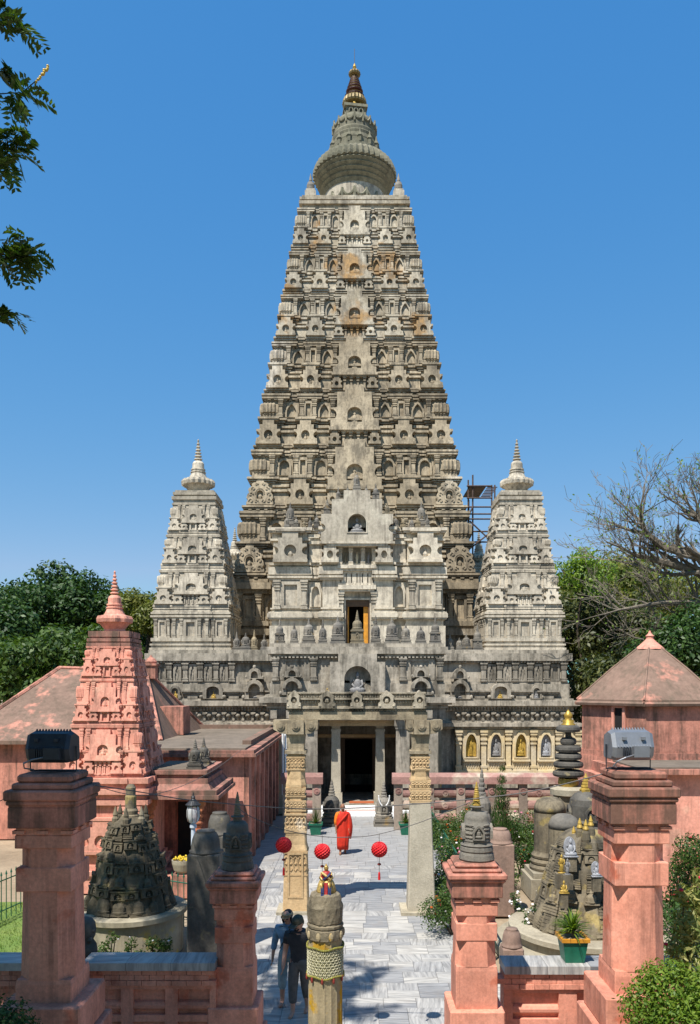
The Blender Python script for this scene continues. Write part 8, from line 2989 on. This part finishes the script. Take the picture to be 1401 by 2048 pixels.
# weeds at the foot of the black mound platform
for i, (px, d) in enumerate(((225, 15.9), (320, 15.9), (262, 15.7))):
    bl = [(rs.uniform(-0.2, 0.2), rs.uniform(-0.1, 0.1), rs.uniform(0.3, 0.85), rs.uniform(0.08, 0.17)) for _ in range(7)]
    shrub(X(px, d), d, 0.0, bl, 420, 0.07, G_MID, 'straggly weed against the round platform, %s from the left' % ORD[(0, 2, 1)[i]], [(F_WHT, 4, 0.02)], 'weeds below the black mound', seed=60 + i)
# white flower clumps beside the right path of earth
for i, (px, py, d) in enumerate(((1037, 1760, 18.5), (1063, 1800, 17.6))):
    bl = [(rs.uniform(-0.12, 0.12), rs.uniform(-0.1, 0.1), 0.25 + 0.16 * k, 0.13) for k in range(5)]
    shrub(X(px, d), d, 0, bl, 420, 0.07, G_DARK, 'white flowered plant beside the brown pier' if i == 0 else 'white flowered plant beside the round platform of the right mound', [(F_WHT, 26, 0.03)], 'white flowered garden plants', seed=70 + i)


def blades(x, d, z, n, length, width, mat, label, spread=0.9, up=0.7, arch=0.5, trunk=0.0):
    root = thing('potted_plant', (x, d, z), label, 'plant', 'plants in green tubs')
    b = MB()
    rg = random.Random(int(px if False else n))
    for k in range(n):
        a = rg.uniform(0, 2 * PI)
        el = rg.uniform(0.15, 1.3) * up
        L_ = length * rg.uniform(0.7, 1.15)
        dx, dy, dz = math.cos(a) * math.cos(el) * spread, math.sin(a) * math.cos(el) * spread, math.sin(el)
        sx, sy = -math.sin(a) * width / 2, math.cos(a) * width / 2
        z0 = trunk * rg.uniform(0.4, 1.0)
        vs = []
        for q in range(4):
            t = q / 3
            w_ = (1 - t) * 0.95 + 0.05 if q else 0.6
            c = (dx * L_ * t, dy * L_ * t, z0 + dz * L_ * t - arch * L_ * t * t * 0.5)
            vs += [(c[0] - sx * w_, c[1] - sy * w_, c[2]), (c[0] + sx * w_, c[1] + sy * w_, c[2])]
        b.add(vs, [(0, 1, 3, 2), (2, 3, 5, 4), (4, 5, 7, 6)])
    b.build('leaves', mat, root)
    if trunk:
        MB().lathe([(0.03, -0.03), (0.022, trunk)], 8).build('stem', M_BARK, root)
    return root


blades(X(1146, 12.4), 12.42, 1.552 + 0.355, 150, 0.44, 0.036, G_BUSH, 'spiky green palm like plant in the tub on the wall', 0.95, 1.0, 0.7, 0.14)
blades(X(632, 31.0), 31.0, 0.42, 90, 0.85, 0.03, G_MID, 'grassy plant in the tub left of the temple entrance', 0.7, 1.2, 0.3)
blades(X(812, 31.0), 31.0, 0.42, 90, 0.75, 0.03, G_MID, 'grassy plant in the tub behind the right gateway pillar', 0.7, 1.2, 0.3)

# short grass on the lawn
GRS = Leaves()
ng = 16000
gx_ = NR.uniform(-13.5, -5.7, ng)
gy_ = NR.uniform(13.2, 21.3, ng)
hgt = NR.uniform(0.03, 0.09, ng)
cc = np.stack([gx_, gy_, -0.03 + hgt * 0.5], 1)
uu = np.stack([NR.normal(size=ng) * 0.02, NR.normal(size=ng) * 0.02, hgt * 0.5], 1)
ang = NR.uniform(0, PI, ng)
vv = np.stack([np.cos(ang) * 0.008, np.sin(ang) * 0.008, np.zeros(ng)], 1)
GRS.quads(cc, uu, vv)
go_ = link('grass', GRS.mesh('grass', leafy('grass_blade', (0.09, 0.17, 0.02), (0.20, 0.26, 0.05), 0.3)))
tag(go_, 'short green grass of the lawn at the left', 'grass', kind='stuff')
